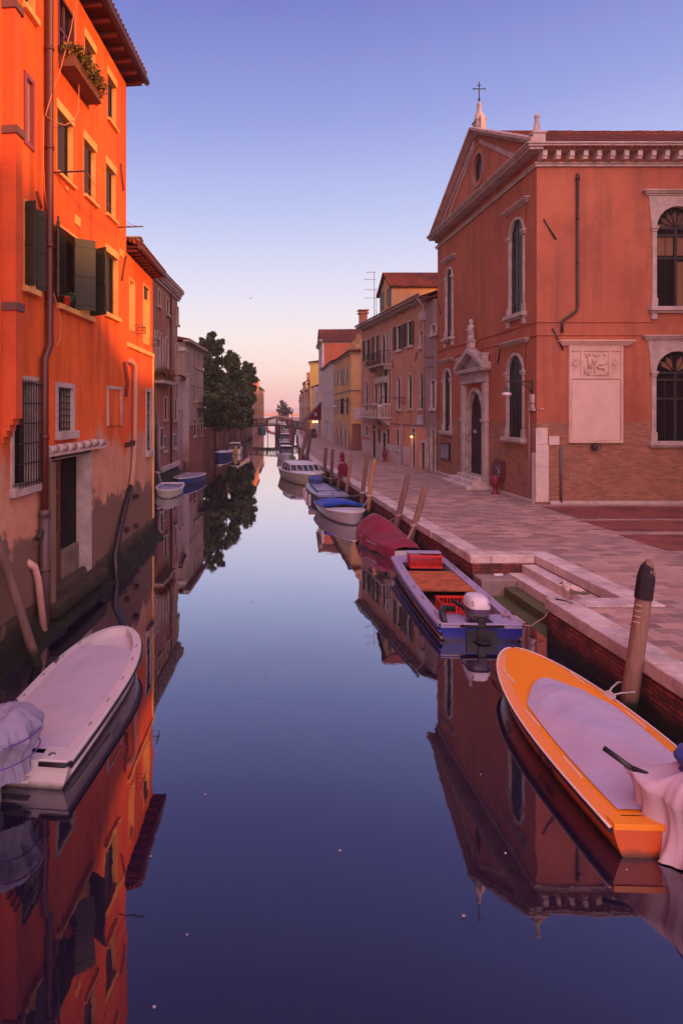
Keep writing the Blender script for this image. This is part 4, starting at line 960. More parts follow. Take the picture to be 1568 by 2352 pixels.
# --- white houses
WHT = plaster('white_plaster', (.62,.51,.47), (.54,.43,.42), (.36,.27,.27), streak=.4)
h4, W4, _ = row_house('white two storey house in front of the tall white palace', (10.85, 74.4), (11.55, 90.5), 10.5, 7, WHT, (4.2, 8.0), cols=6, roof='hip', rise=1.0, doors=((2, 1, 2.4), (9, 1, 2.4)), wsz=(.75, 1.7))
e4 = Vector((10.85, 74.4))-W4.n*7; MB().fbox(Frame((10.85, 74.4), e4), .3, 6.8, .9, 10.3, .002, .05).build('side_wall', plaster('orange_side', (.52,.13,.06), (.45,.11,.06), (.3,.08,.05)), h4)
h5, W5, _ = row_house('tall white gabled palace with long red tiled roof on the quay', (11.6, 91.2), (12.3, 101.0), 14.6, 12, WHT, (4.4, 8.4, 12.3), cols=4, roof='cross', rise=2.3, doors=((4, 1.6, 3),), wsz=(.9, 2.2), name='palace')
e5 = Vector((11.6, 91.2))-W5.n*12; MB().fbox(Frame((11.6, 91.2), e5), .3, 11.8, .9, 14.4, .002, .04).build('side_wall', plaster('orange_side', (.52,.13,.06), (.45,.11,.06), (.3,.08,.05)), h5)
m = MB(); cornice(m, W5, 0, W5.len, 14.6, ((0, .2, .3), (.2, .15, .45))); m.fbox(W5, .3, 2.2, 6.0, 7.4, 0, .9); m.build('balcony', STONE, h5)
h7, _, _ = row_house('small white house with low roof beyond the restaurant awning', (11.7, 103), (12.4, 110), 8.6, 8, WHT, (3.6, 6.8), cols=4, roof='shed', rise=1.2, doors=((2, 1, 2.4),))
h6, _, _ = row_house('tall yellow house with sunlit upper wall, beyond the white palace', (12.0, 111), (13.1, 119), 13.2, 7, plaster('bright_yellow', (.80,.50,.13), (.74,.44,.12), (.5,.3,.12), streak=.25), (4, 7.2, 10.8), cols=3, roof='hip', rise=.9)
# far right row
cols_ = [((.42,.16,.12), 'brick red'), ((.55,.33,.26), 'pale pink'), ((.60,.40,.2), 'ochre'), ((.50,.22,.14), 'terracotta'), ((.50,.42,.42), 'off white'), ((.45,.2,.15), 'dusky rose'), ((.6,.45,.38), 'cream')]
y0 = 119.6; rn = random.Random(4); xf = lambda y: 13.1+.058*(y-119)+.00012*(y-119)**2
desc = ['first past the tall yellow house', 'second past the tall yellow house', 'third past the tall yellow house', 'fourth past the tall yellow house', 'in the middle of the far right row', 'near the far end of the right row', 'last on the right quay before the lagoon']
for i, (c, nm) in enumerate(cols_):
    ln = rn.uniform(11, 17)*(1+i*.12); zt = (10.2, 9.2, 11.4, 9.6, 10.6, 9.0, 8.2)[i]
    t, W, _ = row_house('distant %s house with tiled roof, %s' % (nm, desc[i]), (xf(y0), y0), (xf(y0+ln), y0+ln), zt, 8, plaster('far_plaster_%s' % nm.replace(' ', '_'), c, tuple(x*.85 for x in c), tuple(x*.6 for x in c)), tuple(z for z in (3.4, 6.4, 9.4) if z < zt-1), cols=4, roof='shed', rise=1.5, group='far houses along the right quay')
    chimney(t, xf(y0)+1.5, y0+ln*.5, zt, zt+2.2, .7)
    y0 += ln+.05
chapel, _, _ = row_house('small ochre building with a round arched front under the far tree', (15.0, 232), (17.4, 232.3), 4.5, 9, plaster('far_ochre', (.55,.33,.18), (.5,.3,.17), (.35,.2,.13)), (), roof='cross', rise=1.6)
# ================================================================== SHADE: houses east of the campo (outside the frame)
OCH = plaster('campo_ochre', (.50,.27,.15), (.44,.22,.13), (.3,.15,.1))
row_house('low ochre house closing the east side of the square', (20.2, 1.1), (20.2, 13.8), 8.3, 9, OCH, (3.2, 6.4), cols=4, roof='shed', rise=1.3, flip=False)
row_house('tall red house at the far east corner of the square beside the church', (20.3, 13.9), (20.3, 24.6), 17.6, 10, plaster('campo_red', (.42,.14,.09), (.36,.12,.08), (.22,.08,.06)), (3, 6.4, 9.8, 13.2), cols=4, roof='shed', rise=2)
hB, WB, _ = row_house('gabled orange house at the near east corner of the square', (20.2, -16.5), (20.2, 1.0), 8.9, 10, plaster('campo_orange', (.50,.2,.1), (.45,.17,.09), (.3,.1,.07)), (3, 6.2), cols=6, roof='cross', rise=4.6, eave=.2)
row_house('very tall grey shade block added unseen behind the church', (33, 38.2), (33, 94), 18.3, 12, plaster('block_grey', (.36,.3,.3), (.32,.26,.26), (.2,.16,.16)), (3, 6.5, 10, 13.5), cols=12, roof='shed', rise=2, name='shade_block')  # added block, hidden by the church, keeps sun off the trees and left bank
# ================================================================== LEFT BANK
k0 = Vector((-3.45, 18.9)); dl1 = Vector((-.110, -1)).normalized()
WL = Frame(k0+dl1*26, k0)                   # s grows away from the camera
OR = plaster('orange_render', (.88,.165,.034), (.70,.115,.028), (.30,.065,.028), streak=.85, low=((.50,.22,.14), (.64,.32,.20)), zlow=(3.55, 3.95), damp=((.20,.115,.085), 2.0), expose=.615)
MOSS = None
k = NT('mossy_foundation', .8, .3); n1 = k.noise(2.4, detail=8, rough=.75); n2 = k.noise(9, detail=6, rough=.7)
c = k.mix(k.rng(n1, .38, .62), (.010,.009,.008), (.022,.026,.010)); zz = k.z(); c = k.mix(k.rng(k.math('ADD', zz, k.math('MULTIPLY', n1, .5)), .55, .95), c, (.09,.055,.035)); c = k.mix(k.rng(n2, .66, .74), c, (.10,.05,.03))
k.col(c); k.bump(k.math('ADD', n2, k.math('MULTIPLY', n1, 2)), 1.0, .08); MOSS = k.m
def foundation(parent, W, s0, s1, zt, step=.11, amp=.16, out=.19):
    n = int((s1-s0)/step); rows = [(-.6, out+.25), (0.02, out+.16), (.10, out+.08), (.18, out), (.26, out*.8), (.34, out*.55), (.44, out*.4), (zt-.06, .10), (zt+.10, .02), (zt+.12, -.1)]
    m = MB(); v = []; fcs = []
    for i in range(n+1):
        s = s0+(s1-s0)*i/n
        for j, (z, d) in enumerate(rows):
            q = noise.noise_vector(Vector((s*.9, z*2.2, 3.1)))+.5*noise.noise_vector(Vector((s*3.1, z*4, 1)))+.35*noise.noise_vector(Vector((s*8, z*9, 4)))
            k_ = 1 if 0 < j < 8 else (.6 if j == 8 else 0)
            v.append(W.p(s, z+.5*amp*q.z*k_, max(-.1, d+amp*q.x*k_)))
    R_ = len(rows)
    for i in range(n):
        for j in range(R_-1): fcs.append([i*R_+j, (i+1)*R_+j, (i+1)*R_+j+1, i*R_+j+1])
    m.add(v, fcs, True); return m.build('foundation', MOSS, parent)
L1 = thing('house', 'tall orange rendered house with sunlit upper wall, big green shutters and water door', 'house', (-3.45, 18.9, 0))
fL = Facade(WL, .45, 14.35, 0, WL.len)
JAMB = stone('pale_jamb', (.86,.46,.14), (.68,.32,.10), .8)
def wl(c, x0, x1, y0, y1, W=WL): return W.rect(c, x0, x1, y0, y1)
OL = paint('olive_shutter', (.055,.035,.022), .6, .3)
for r, k_ in ((wl(cA, 697, 783, 300, 712), .5), (wl(cA, 882, 952, 605, 965), .5), (wl(cA, 470, 598, 885, 1405), .64), (wl(cA, 690, 785, 1135, 1590), .60), (wl(cA, 870, 948, 1340, 1745), .60)):
    wn = window(L1, fL, r, fw=.008, proud=.006, depth=.13, mat=JAMB, closed=(-1, k_, OL), pane=DARK)
    MB().fbox(WL, r[0]-.05, r[1]+.05, r[3]-.003, r[3]+.20, .004, .03).build('lintel', JAMB, wn)
wn = window(L1, fL, wl(cA, 862, 962, 2055, 2560), fw=.05, proud=.015, depth=.13, mat=JAMB, closed=(-1, .5, SHUT), pane=DARK)
r = wl(cA, 862, 962, 2055, 2560); MB().fbox(WL, r[0]-.05, r[1]+.05, r[3]+.0, r[3]+.2, .018, .04).build('lintel', JAMB, wn)
r = wl(cA, 485, 598, -40, 420); wn = window(L1, fL, r, fw=.06, proud=.02, depth=.10, mat=paint('red_brown_frame', (.13,.035,.022)), mull=(2, 2, paint('red_brown_frame', (.13,.035,.022))), sill=False)
r = wl(cA, 200, 278, -380, 40); window(L1, fL, r, fw=.04, proud=.015, depth=.13, mat=JAMB, closed=(-1, .5, OL), pane=DARK)
r = wl(cA, 212, 262, 630, 1150); window(L1, fL, r, fw=.09, proud=.035, depth=.05, mat=paint('rust_frame', (.28,.05,.03)), pane=plain('frosted_pane', (.30,.22,.24), .25, .5), sill=False)
# big shuttered windows: leaves swung out
r = wl(cU, 285, 400, 120, 1090); wn = window(L1, fL, r, fw=.05, proud=.02, depth=.28, mat=JAMB, shutters=(SHUT, ((-1, 100), (1, 150))), pane=DARK)
r = wl(cU, 668, 1040, 395, 1290); wn = window(L1, fL, (r[0], r[1], r[2]+.0, r[3]), fw=.05, proud=.02, depth=.28, mat=JAMB, pane=DARK)
ss0, ss1, zz0, zz1 = r; hw_ = (ss1-ss0)/4
def leaf(s, ang, wd, cm=SHUT, base=0.02, dirn=1):
    g = R(ang); q0 = WL.p(s, 0, base); q1 = WL.p(s+dirn*math.cos(g)*wd, 0, base+math.sin(g)*wd); e_ = (q1-q0).normalized(); nn = Vector((-e_.y, e_.x, 0)); c = (q0+q1)/2; c.z = (zz0+zz1)/2
    m = MB(); m.obox(c, (q1-q0)/2, nn*.022, (0, 0, (zz1-zz0)/2-.02))
    for t in (.1, .5, .9): c2 = c.copy(); c2.z = zz0+(zz1-zz0)*t; m.obox(c2, (q1-q0)*.47, nn*.034, (0, 0, .05))
    m.build('shutter', cm, wn, bevel=.006); return q1
leaf(ss0-.02, 22, hw_*1.5, dirn=-1); q_ = leaf(ss0+(ss1-ss0)*.45, 50, hw_*1.0); leaf(ss1-.02, 118, hw_*1.05, dirn=1)
m = MB()
for j in range(26): z = zz0+.1+(zz1-zz0-.25)*j/26; c = WL.p(ss0+.22, z, .02); m.obox(c, Vector((*WL.u, 0))*.18, Vector((*WL.n, .8)).normalized()*.035, (0, 0, .004))
m.build('louvre', SHUT, wn)
fp = thing('flower_pot', 'red flower pot with trailing green plant on the shuttered sill', 'flower pot', WL.p(ss0+.25, zz0, .05))
MB().lathe([(.07, 0), (.095, .16), (.105, .17), (.10, .2)], WL.p(ss0+.28, zz0, .09), 12).build('pot', plain('red_plastic', (.65,.03,.02), .4, .5), fp)
def leaves(parent, cs, mats, n, size, seed=1, name='foliage', flat=.6):
    rn = random.Random(seed); per = MB()
    for i in range(n):
        c, rad = cs[rn.randrange(len(cs))]; c = Vector(c); d = Vector((rn.gauss(0, 1), rn.gauss(0, 1), rn.gauss(0, flat)))
        d = d.normalized()*(rn.random()**.45); q = c+Vector((d.x*rad[0], d.y*rad[1], d.z*rad[2]/max(flat, .4)*.6)) if isinstance(rad, tuple) else c+d*rad
        a_ = Vector((rn.gauss(0, 1), rn.gauss(0, 1), rn.gauss(0, .7))).normalized(); b_ = a_.cross(Vector((rn.gauss(0, 1), rn.gauss(0, 1), rn.gauss(0, 1)))).normalized(); s = size*rn.uniform(.6, 1.4)
        per.add([q-a_*s, q+b_*s*.45, q+a_*s, q-b_*s*.45], [[0, 1, 2, 3]], mi=rn.randrange(len(mats)))
    return per.build(name, list(mats), parent)
LEAF1 = plain('leaf_green', (.05,.075,.02), .6, .3, var=.35); LEAF2 = plain('leaf_olive', (.11,.085,.02), .6, .3, var=.3)
leaves(fp, [(WL.p(ss0+.28+.12*i, zz0+.18+.05*(i % 2), .10), .16) for i in range(4)], [LEAF1], 260, .04)
# flower box
r = wl(cA, 475, 715, 430, 560); bx0 = WL.pix(cA(480, 0))[0]; bx1 = WL.pix(cA(712, 0))[0]; bz = WL.pix(cA(480, 545))[1]
fb = thing('flower_box', 'long wooden flower box full of golden green plants under the top window', 'flower box', WL.p(bx0, bz, .1))
m = MB(); m.fbox(WL, bx0, bx1, bz, bz+.05, .03, .38); m.fbox(WL, bx0, bx1, bz+.05, bz+.26, .32, .36); m.fbox(WL, bx0, bx0+.03, bz+.05, bz+.26, .03, .32); m.fbox(WL, bx1-.03, bx1, bz+.05, bz+.26, .03, .32); m.build('box', wood('box_wood', (.16,.06,.035), (.22,.09,.05), False), fb)
leaves(fb, [(WL.p(bx0+.1+(bx1-bx0-.2)*i/8, bz+.36+.06*(i % 2), .22+.06*(i % 3)), .24) for i in range(9)], [LEAF2, LEAF1, plain('yellow_bloom', (.35,.17,.03), .7)], 2600, .045, 2)
# lower windows
r = wl(cB, 368, 448, 640, 925); window(L1, fL, (r[0], r[1]+.14, r[2], r[3]), fw=.11, depth=.30, mat=stone(), bars=(5, 6, -.06), pane=DARK)
r = wl(cB, 140, 208, 600, 1270); window(L1, fL, (r[0]-.35, r[1]+.15, r[2], r[3]), fw=.10, depth=.25, mat=stone(), bars=(8, 5, .13), pane=DARK)
r = wl(cB, 690, 770, 650, 890); m = MB(); ring(m, WL, loop2(*r, 0), loop2(r[0]-.08, r[1]+.08, r[2]-.0, r[3]+.08, 0), 0, .03, -.01); m.build('blind_window', STONE, L1)
# water door
d0 = wl(cB, 315, 556, 1110, 1850); dz0 = .62
dr = window(L1, fL, (d0[0], d0[1], dz0, d0[3]), fw=.20, proud=.05, depth=.28, kind='water_door', pane=DARK, mat=STONE)
m = MB(); s0, s1, z1 = d0[0], d0[1], d0[3]
lf = [(s0+.01, s0+(s1-s0)*.42)]
for a_, b_ in lf:
    m.fbox(WL, a_, b_, dz0+.02, dz0+1.25, -.20, -.14); m.fbox(WL, a_, a_+.10, dz0+1.25, z1-.02, -.20, -.14); m.fbox(WL, b_-.10, b_, dz0+1.25, z1-.02, -.20, -.14)
    for z in (dz0+1.9, z1-.75, z1-.12): m.fbox(WL, a_+.1, b_-.1, z-.05, z+.05, -.195, -.145)
m.build('leaf', wood('red_old_wood', (.11,.035,.022), (.19,.065,.035)), dr, bevel=.008)
MB().fbox(WL, s0+(s1-s0)*.5, s1-.12, dz0+.02, dz0+.75, -.26, -.14).build('rubble', stone('rubble_stone', (.20,.14,.11), (.10,.07,.06)), dr, bevel=.05)
m = MB(); m.fbox(WL, s0-.02, s1+.02, z1+.03, z1+.22, .062, .10); m.build('beam', wood('door_wood', (.06,.03,.022), (.12,.06,.04)), dr, bevel=.01)
m = MB(); c0 = WL.pix(cB(262, 1045))[0]; c1 = WL.pix(cB(632, 985))[0]; zc = WL.pix(cB(632, 990))[1]
n_ = 7
for i in range(n_):
    a_ = c0+(c1-c0)*i/n_; b_ = c0+(c1-c0)*(i+1)/n_; dz = rnd.uniform(-.02, .02); m.tube([WL.p(a_+.01, zc+dz, .12), WL.p(b_-.01, zc+dz, .12)], [.10, .085], 10)
m.fbox(WL, c0, c1, zc-.14, zc-.08, 0, .2); m.build('hood', stone('hood_stone', (.58,.42,.37), (.38,.25,.22)), dr)
MB().fbox(WL, d0[0]-.45, d0[1]+.55, .30, .60, -.3, .35).build('threshold', MOSS, dr, bevel=.04)
# chimney breast
cb0, cb1 = WL.pix((5.6, 0))[0], WL.pix((21, 0))[0]
def zA(y, x): return WL.pix(cA(x, y))[1]
zc1, zc2 = WL.pix(cA(150, 240))[1], WL.pix(cA(150, 1215))[1]; zlow = WL.pix(cB(100, 840))[1]; zmid = WL.pix(cB(60, 165))[1]
m = MB(); m.fbox(WL, cb0, cb1, zlow, zc2, 0, .26); m.fbox(WL, cb0, cb1-.02, zc2+.14, zc1, 0, .24); m.fbox(WL, cb0+.15, cb1-.12, zc1+.14, 16.2, 0, .19)
for i in range(4): m.fbox(WL, cb0+.003, cb1-.003, zlow-.11*(i+1), zlow-.11*i, 0, .26-.06*(i+1))
ch = m.build('chimney_breast', plaster('red_breast', (.74,.13,.04), (.62,.11,.04), (.25,.06,.05), streak=.5), L1)
m = MB()
for z, d in ((zc1, .28), (zc2, .30), (zmid, .29)): m.fbox(WL, cb0-.04, cb1+.04, z, z+.14, 0, d)
m.each('band', plain('grey_band', (.16,.08,.075), .9), ch)
# wall above and eave
m = MB(); fL.make(m); body(m, WL, 10, .45, 14.35); m.build('wall', OR, L1)
foundation(L1, WL, 2, WL.len+.15, .62)
TIMB = wood('eave_timber', (.10,.022,.016), (.06,.014,.012), False)
m = MB(); m.fbox(WL, 0, WL.len+.35, 14.52, 14.60, -.2, .46)
s = WL.len+.25
m.build('soffit', TIMB, L1)
m = MB()
while s > 3: m.fbox(WL, s-.09, s, 14.40, 14.515, -.1, .42); s -= .62
m.each('rafter', wood('rafter_wood', (.20,.03,.018), (.12,.02,.015), False), L1)
m = MB(); m.tube([WL.p(1, 14.56, .53), WL.p(WL.len+.4, 14.56, .53)], .09, 10)
m.build('gutter', paint('rust_gutter', (.10,.03,.022), .5), L1)
m = MB(); m.add([WL.p(0, 14.60, .48), WL.p(WL.len+.35, 14.60, .48), WL.p(WL.len+.35, 17.4, -5.5), WL.p(0, 17.4, -5.5), WL.p(0, 14.74, .48), WL.p(WL.len+.35, 14.74, .48), WL.p(WL.len+.35, 17.55, -5.5), WL.p(0, 17.55, -5.5)], [[0,1,2,3],[4,5,6,7],[0,1,5,4],[1,2,6,5],[2,3,7,6],[3,0,4,7]])
s = 3
while s < WL.len+.2: m.tube([WL.p(s, 14.69, .58), WL.p(s, 14.80, .3)], .075, 7); s += .21
m.build('roof', TILE, L1)
# pipes, cables, plaques, rods
sp = WL.pix((102, 0))[0]; zk = WL.pix(cB(325, 380))[1]; sp2 = WL.pix((88, 0))[0]; zk2 = WL.pix(cB(285, 470))[1]; zk3 = WL.pix(cB(290, 1440))[1]
m = MB(); pipe(m, [WL.p(sp, 14.5, .5), WL.p(sp, 14.1, .12), WL.p(sp, zk, .12), WL.p(sp2, zk2, .14), WL.p(sp2, zk3, .14)], .085); m.build('downpipe', paint('dark_red_pipe', (.11,.022,.016), .45, .5), L1)
m = MB(); pipe(m, [WL.p(sp2, zk3+.02, .14), WL.p(sp2-.03, .25, .16)], .105); m.lathe([(.13, 0), (.11, .14)], WL.p(sp2, zk3-.02, .14), 10); m.build('downpipe', paint('iron_pipe', (.10,.055,.055), .5), L1, label='thicker iron lower section of the drainpipe')
m = MB(); a_ = WL.pix(cB(268, 1120))[0]; m.fbox(WL, a_, a_+.16, WL.pix(cB(350, 1975))[1], WL.pix(cB(325, 1110))[1], .10, .24); m.build('post', wood('grey_post', (.17,.10,.075), (.26,.16,.12)), L1)
m = MB(); q = [WL.pix(cB(*p_)) for p_ in ((200, 1745), (222, 1775), (240, 1850), (262, 2160))]; pipe(m, [WL.p(q[0][0]-.12, q[0][1], -.05), WL.p(q[1][0]-.15, q[1][1], .07), WL.p(q[2][0]-.17, q[2][1], .09), WL.p(q[3][0]-.3, max(q[3][1], .1), .20)], .075, False); m.build('waste_pipe', plain('pink_plastic', (.58,.32,.27), .5), L1)
m = MB(); m.tube([WL.p(*WL.pix(cB(275, 1490)), .12), WL.p(*WL.pix(cB(198, 1610)), .14)], [.035, .06], 7); m.build('bracket', IRON, L1)
m = MB()
for c_, p_ in ((cB, [(815, 470), (845, 500), (848, 650), (845, 980), (838, 1130), (822, 1280)]),): pipe(m, [WL.p(*WL.pix(c_(*q)), .08) for q in p_], .075)
pp1 = m.build('drainpipe', plaster('old_pink_pipe', (.60,.30,.21), (.5,.25,.19), (.35,.18,.15)), L1)
m = MB(); pipe(m, [WL.p(*WL.pix(cB(*q)), d) for q, d in (((818, 1275), .09), ((778, 1400), .11), ((740, 1530), .14), ((672, 1715), .27))]+[WL.p(WL.pix(cB(660, 1715))[0], -.3, .40)], .085); m.build('drainpipe', paint('black_pipe', (.018,.013,.016), .4, .5), L1, label='black lower part of the slanting drainpipe')
m = MB()
for x_, y_ in ((800, 1008), (838, 995), (860, 1338), (800, 1548), (862, 1525)):
    s_, z_ = WL.pix(cB(x_, y_)); m.obox(WL.p(s_, z_, .05), Vector((*WL.u, 0))*.09, Vector((*WL.n, 0))*.07, (0, 0, .07))
m.each('iron_anchor', plain('rust', (.06,.025,.02), .9), L1, bevel=.02)
m = MB()
for a_, b_ in (((290, 1570), (325, 1710)), ((980, 1340), (1003, 1565)), ((1025, 2100), (990, 2300))): m.tube([WL.p(*WL.pix(cA(*a_)), .05), WL.p(*WL.pix(cA(*b_)), .05)], .028, 6)
m.tube([WL.p(*WL.pix(cB(785, 480)), .06), WL.p(*WL.pix(cB(800, 600)), .08), WL.p(*WL.pix(cB(795, 700)), .05)], .05, 6); m.each('tie_anchor', plain('rust_rod', (.20,.05,.03), .8), L1)
m = MB()
for x0, x1, y0, y1 in ((612, 655, 1755, 1835), (980, 1012, 2035, 2095), (538, 552, 1525, 1560)): a_, z_ = WL.pix(cA(x0, y0)); _, zb_ = WL.pix(cA(x0, y1)); b_ = WL.pix(cA(x1, 0))[0]; m.fbox(WL, a_, b_, zb_, z_, 0, .03)
m.each('stone_plaque', JAMB, L1, bevel=.008)
cab = thing('cable', 'thin loose cable hanging in loops down the orange wall beside the drainpipe', 'cable', WL.p(sp, 12, .2))
m = MB(); pts = [WL.p(*WL.pix(cA(*q)), .18) for q in ((568, -10), (520, 250), (430, 580), (350, 800), (305, 950), (380, 1005), (470, 1030), (550, 990), (585, 900), (588, 700), (560, 480), (556, 200), (572, -5))]
m.tube(pts, .012, 5); m.tube([WL.p(*WL.pix(cA(*q)), .16) for q in ((300, 955), (295, 1300), (305, 1560), (330, 1720))], .010, 5); m.tube([WL.p(*WL.pix(cB(*q)), .2) for q in ((285, 40), (310, 130), (335, 230), (325, 340), (305, 378))], .012, 5)
m.each('wire', plain('cable_orange', (.62,.22,.10), .6), cab)
ln_ = thing('clothes_line', 'washing lines strung along the orange wall between two iron arms', 'clothes line', WL.p(*WL.pix(cA(445, 1415)), .1))
a_ = WL.pix(cA(445, 1415)); b_ = WL.pix(cA(965, 1865)); m = MB(); m.tube([WL.p(*a_, 0), WL.p(*a_, .75)], .02, 5); m.tube([WL.p(*b_, 0), WL.p(*b_, .75)], .02, 5); m.each('arm', IRON, ln_)
m = MB()
for d in (.25, .5, .72): m.tube([WL.p(a_[0]+(b_[0]-a_[0])*t, a_[1]+(b_[1]-a_[1])*t-.35*4*t*(1-t)*(.6+.4*d), d) for t in [i/10 for i in range(11)]], .007, 4)
m.each('line', plain('line_rope', (.45,.16,.08), .8), ln_)
# --- lower orange house
WL2 = Frame((-3.45, 18.93), (-3.22, 22.9)); L2 = thing('house', 'lower orange house with deep eaves and tall sunlit openings, next to the tall one', 'house', (-3.4, 19, 0))
f2_ = Facade(WL2, .45, 9.32)
def w2(c, x0, x1, y0, y1): return WL2.rect(c, x0, x1, y0, y1)
r = w2(cD, 72, 132, 120, 715); window(L2, f2_, r, fw=.05, proud=.02, depth=.12, mat=JAMB, pane=JAMB, sill=False)
MB().fbox(WL2, r[0]+.05, r[1], r[3]-.35, r[3]-.02, -.10, -.06).build('shutter', OL, L2)
r = w2(cB, 838, 860, -130, 270); window(L2, f2_, (WL2.pix((298, 0))[0], WL2.pix((306, 0))[0]+.15, r[2], 8.6), fw=.05, proud=.02, depth=.12, mat=JAMB, pane=JAMB, sill=False)
r = w2(cB, 935, 962, 670, 1050); window(L2, f2_, r, fw=.12, depth=.25, pane=DARK, bars=(3, 5, -.05))
m = MB(); f2_.make(m); body(m, WL2, 7, .45, 9.32); m.build('wall', OR, L2); foundation(L2, WL2, -.1, WL2.len+.2, .62)
m = MB(); z = WL2.pix(cB(830, 375))[1]; m.fbox(WL2, -.0, WL2.len+.02, z-.08, z+.06, .001, .07); m.fbox(WL2, WL2.len-.12, WL2.len+.02, .7, z-.08, .001, .05); m.build('string_course', JAMB, L2, bevel=.01)
m = MB(); m.fbox(WL2, 0.02, WL2.len+.25, 9.46, 9.52, -.1, .34); m.build('soffit', TIMB, L2)
m = MB(); s = .1
while s < WL2.len+.2: m.fbox(WL2, s, s+.09, 9.36, 9.455, -.05, .31); s += .42
m.each('rafter', MATS['rafter_wood'], L2)
m = MB(); m.tube([WL2.p(.02, 9.50, .40), WL2.p(WL2.len+.3, 9.50, .40)], .075, 9); m.build('gutter', MATS['rust_gutter'], L2)
m = MB(); m.add([WL2.p(.02, 9.53, .37), WL2.p(WL2.len+.25, 9.53, .37), WL2.p(WL2.len+.25, 11.2, -3.5), WL2.p(.02, 11.2, -3.5), WL2.p(.02, 9.64, .37), WL2.p(WL2.len+.25, 9.64, .37), WL2.p(WL2.len+.25, 11.32, -3.5), WL2.p(.02, 11.32, -3.5)], [[0,1,2,3],[4,5,6,7],[0,1,5,4],[1,2,6,5],[2,3,7,6],[3,0,4,7]])
s = .1
while s < WL2.len+.2: m.tube([WL2.p(s, 9.60, .45), WL2.p(s, 9.70, .2)], .07, 7); s += .2
m.build('roof', TILE, L2)
m = MB(); c = WL2.p(1.1, 0, -.9); m.box(c.x-.3, c.x+.3, c.y-.3, c.y+.3, 9.6, 10.95); m.box(c.x-.38, c.x+.38, c.y-.38, c.y+.38, 10.95, 11.03); chm = m.build('chimney', OR, L2)
m = MB(); m.add([(c.x-.5, c.y-.5, 11.2), (c.x+.5, c.y-.5, 11.2), (c.x+.5, c.y+.5, 11.2), (c.x-.5, c.y+.5, 11.2), (c.x, c.y, 11.55)], [[0,1,4],[1,2,4],[2,3,4],[3,0,4],[0,1,2,3]]); 
for dx in (-.3, .3):
    for dy in (-.3, .3): m.box(c.x+dx-.05, c.x+dx+.05, c.y+dy-.05, c.y+dy+.05, 11.03, 11.2)
m.build('cap', TILE, chm)
m = MB()
for (x_, y_) in ((860, 290), (958, 372)):
    s_, z_ = WL2.pix(cB(x_, y_))
    m.mark()
    for zz_ in (0, .18): m.tube([WL2.p(s_-.3, z_+zz_, 0), WL2.p(s_-.3, z_+zz_, .3), WL2.p(s_+.3, z_+zz_, .3), WL2.p(s_+.3, z_+zz_, 0)], .010, 4)
    for i in range(6): m.tube([WL2.p(s_-.3+i*.12, z_, .3), WL2.p(s_-.3+i*.12, z_+.18, .3)], .007, 4)
m.each('plant_holder', IRON, L2)
# --- brown gothic house
WL3 = Frame((-6.05, 34.2), (-4.84, 47.7)); L3 = thing('palazzo', 'weathered brown palazzo with arched windows and heavy cornice on the left bank', 'house', (-5.4, 41, 0))
f3 = Facade(WL3, .45, 13.1)
def w3(x0, x1, y0, y1): return WL3.rect(cT, x0, x1, y0, y1)
P3 = stone('aged_stone', (.46,.33,.28), (.28,.18,.15))
BR3 = plaster('brown_plaster', (.38,.17,.10), (.29,.12,.08), (.14,.07,.05), streak=.6, patch=(.36,.21,.14), expose=.60, low=((.27,.11,.085), (.33,.17,.13)), zlow=(3.0, 6))
for r in (w3(135, 163, 420, 610), w3(243, 270, 525, 715), w3(368, 388, 640, 845)): window(L3, f3, r, depth=.045, fw=.12, mat=P3, pane=DARK, proud=.05)
for r in (w3(88, 108, 935, 1440), w3(122, 148, 945, 1455), w3(165, 195, 975, 1465), w3(228, 262, 1015, 1475), w3(356, 380, 1100, 1590)): window(L3, f3, r, depth=.045, arch=1.15, fw=.11, mat=P3, pane=plain('inner_stone', (.24,.14,.12), .8) if r[0] > 5 else DARK, sill=False, proud=.05)
for r in (w3(214, 246, 1790, 2060), w3(343, 370, 1815, 2065)): window(L3, f3, r, depth=.045, fw=.11, mat=P3, pane=DARK, proud=.05)
r = w3(88, 145, 2075, 2900); window(L3, f3, (r[0], r[1], .7, r[3]), depth=.045, arch=1, fw=.14, kind='water_door', mat=P3, pane=DARK)
for r in (WL3.rect(cD, 250, 275, 1625, 1810), WL3.rect(cD, 288, 308, 1710, 1850), WL3.rect(cD, 388, 405, 1690, 1820)): window(L3, f3, r, depth=.045, fw=.11, mat=STONE, pane=DARK, bars=(2, 3, .02))
m = MB(); f3.make(m); body(m, WL3, 10, .45, 13.1); m.build('wall', BR3, L3); foundation(L3, WL3, 0, WL3.len, .6, .5)
m = MB(); m.fbox(WL3, 0, WL3.len+.5, 13.1, 13.25, -.1, .22); m.fbox(WL3, -.1, WL3.len+.6, 13.45, 13.62, -.1, .42); m.fbox(WL3, 0, WL3.len+.4, 12.9, 13.1, 0, .12); s = .2
while s < WL3.len+.3: m.fbox(WL3, s, s+.16, 13.25, 13.45, -.1, .36); s += .42
m.build('cornice', P3, L3, bevel=.01)
m = MB(); hip_roof(m, WL3.p(0, 0, .36), WL3.u, WL3.len+.4, -WL3.n, 10.5, 13.62, 2.0, .05); m.build('roof', TILE, L3)
chimney(L3, -7.6, 44.6, 13.6, 16.4, .8, P3)
m = MB()
for x_ in (285,): q = WL3.pix(cT(x_, 1000))[0]; pipe(m, [WL3.p(q, 13, .1), WL3.p(q, .7, .1)], .07)
m.build('downpipe', PIPE, L3)
m = MB(); r = w3(85, 225, 1580, 1640); m.fbox(WL3, r[0], r[1]+.8, r[2]+.2, r[2]+.4, 0, .6); bb = m.build('balcony', P3, L3, bevel=.02)
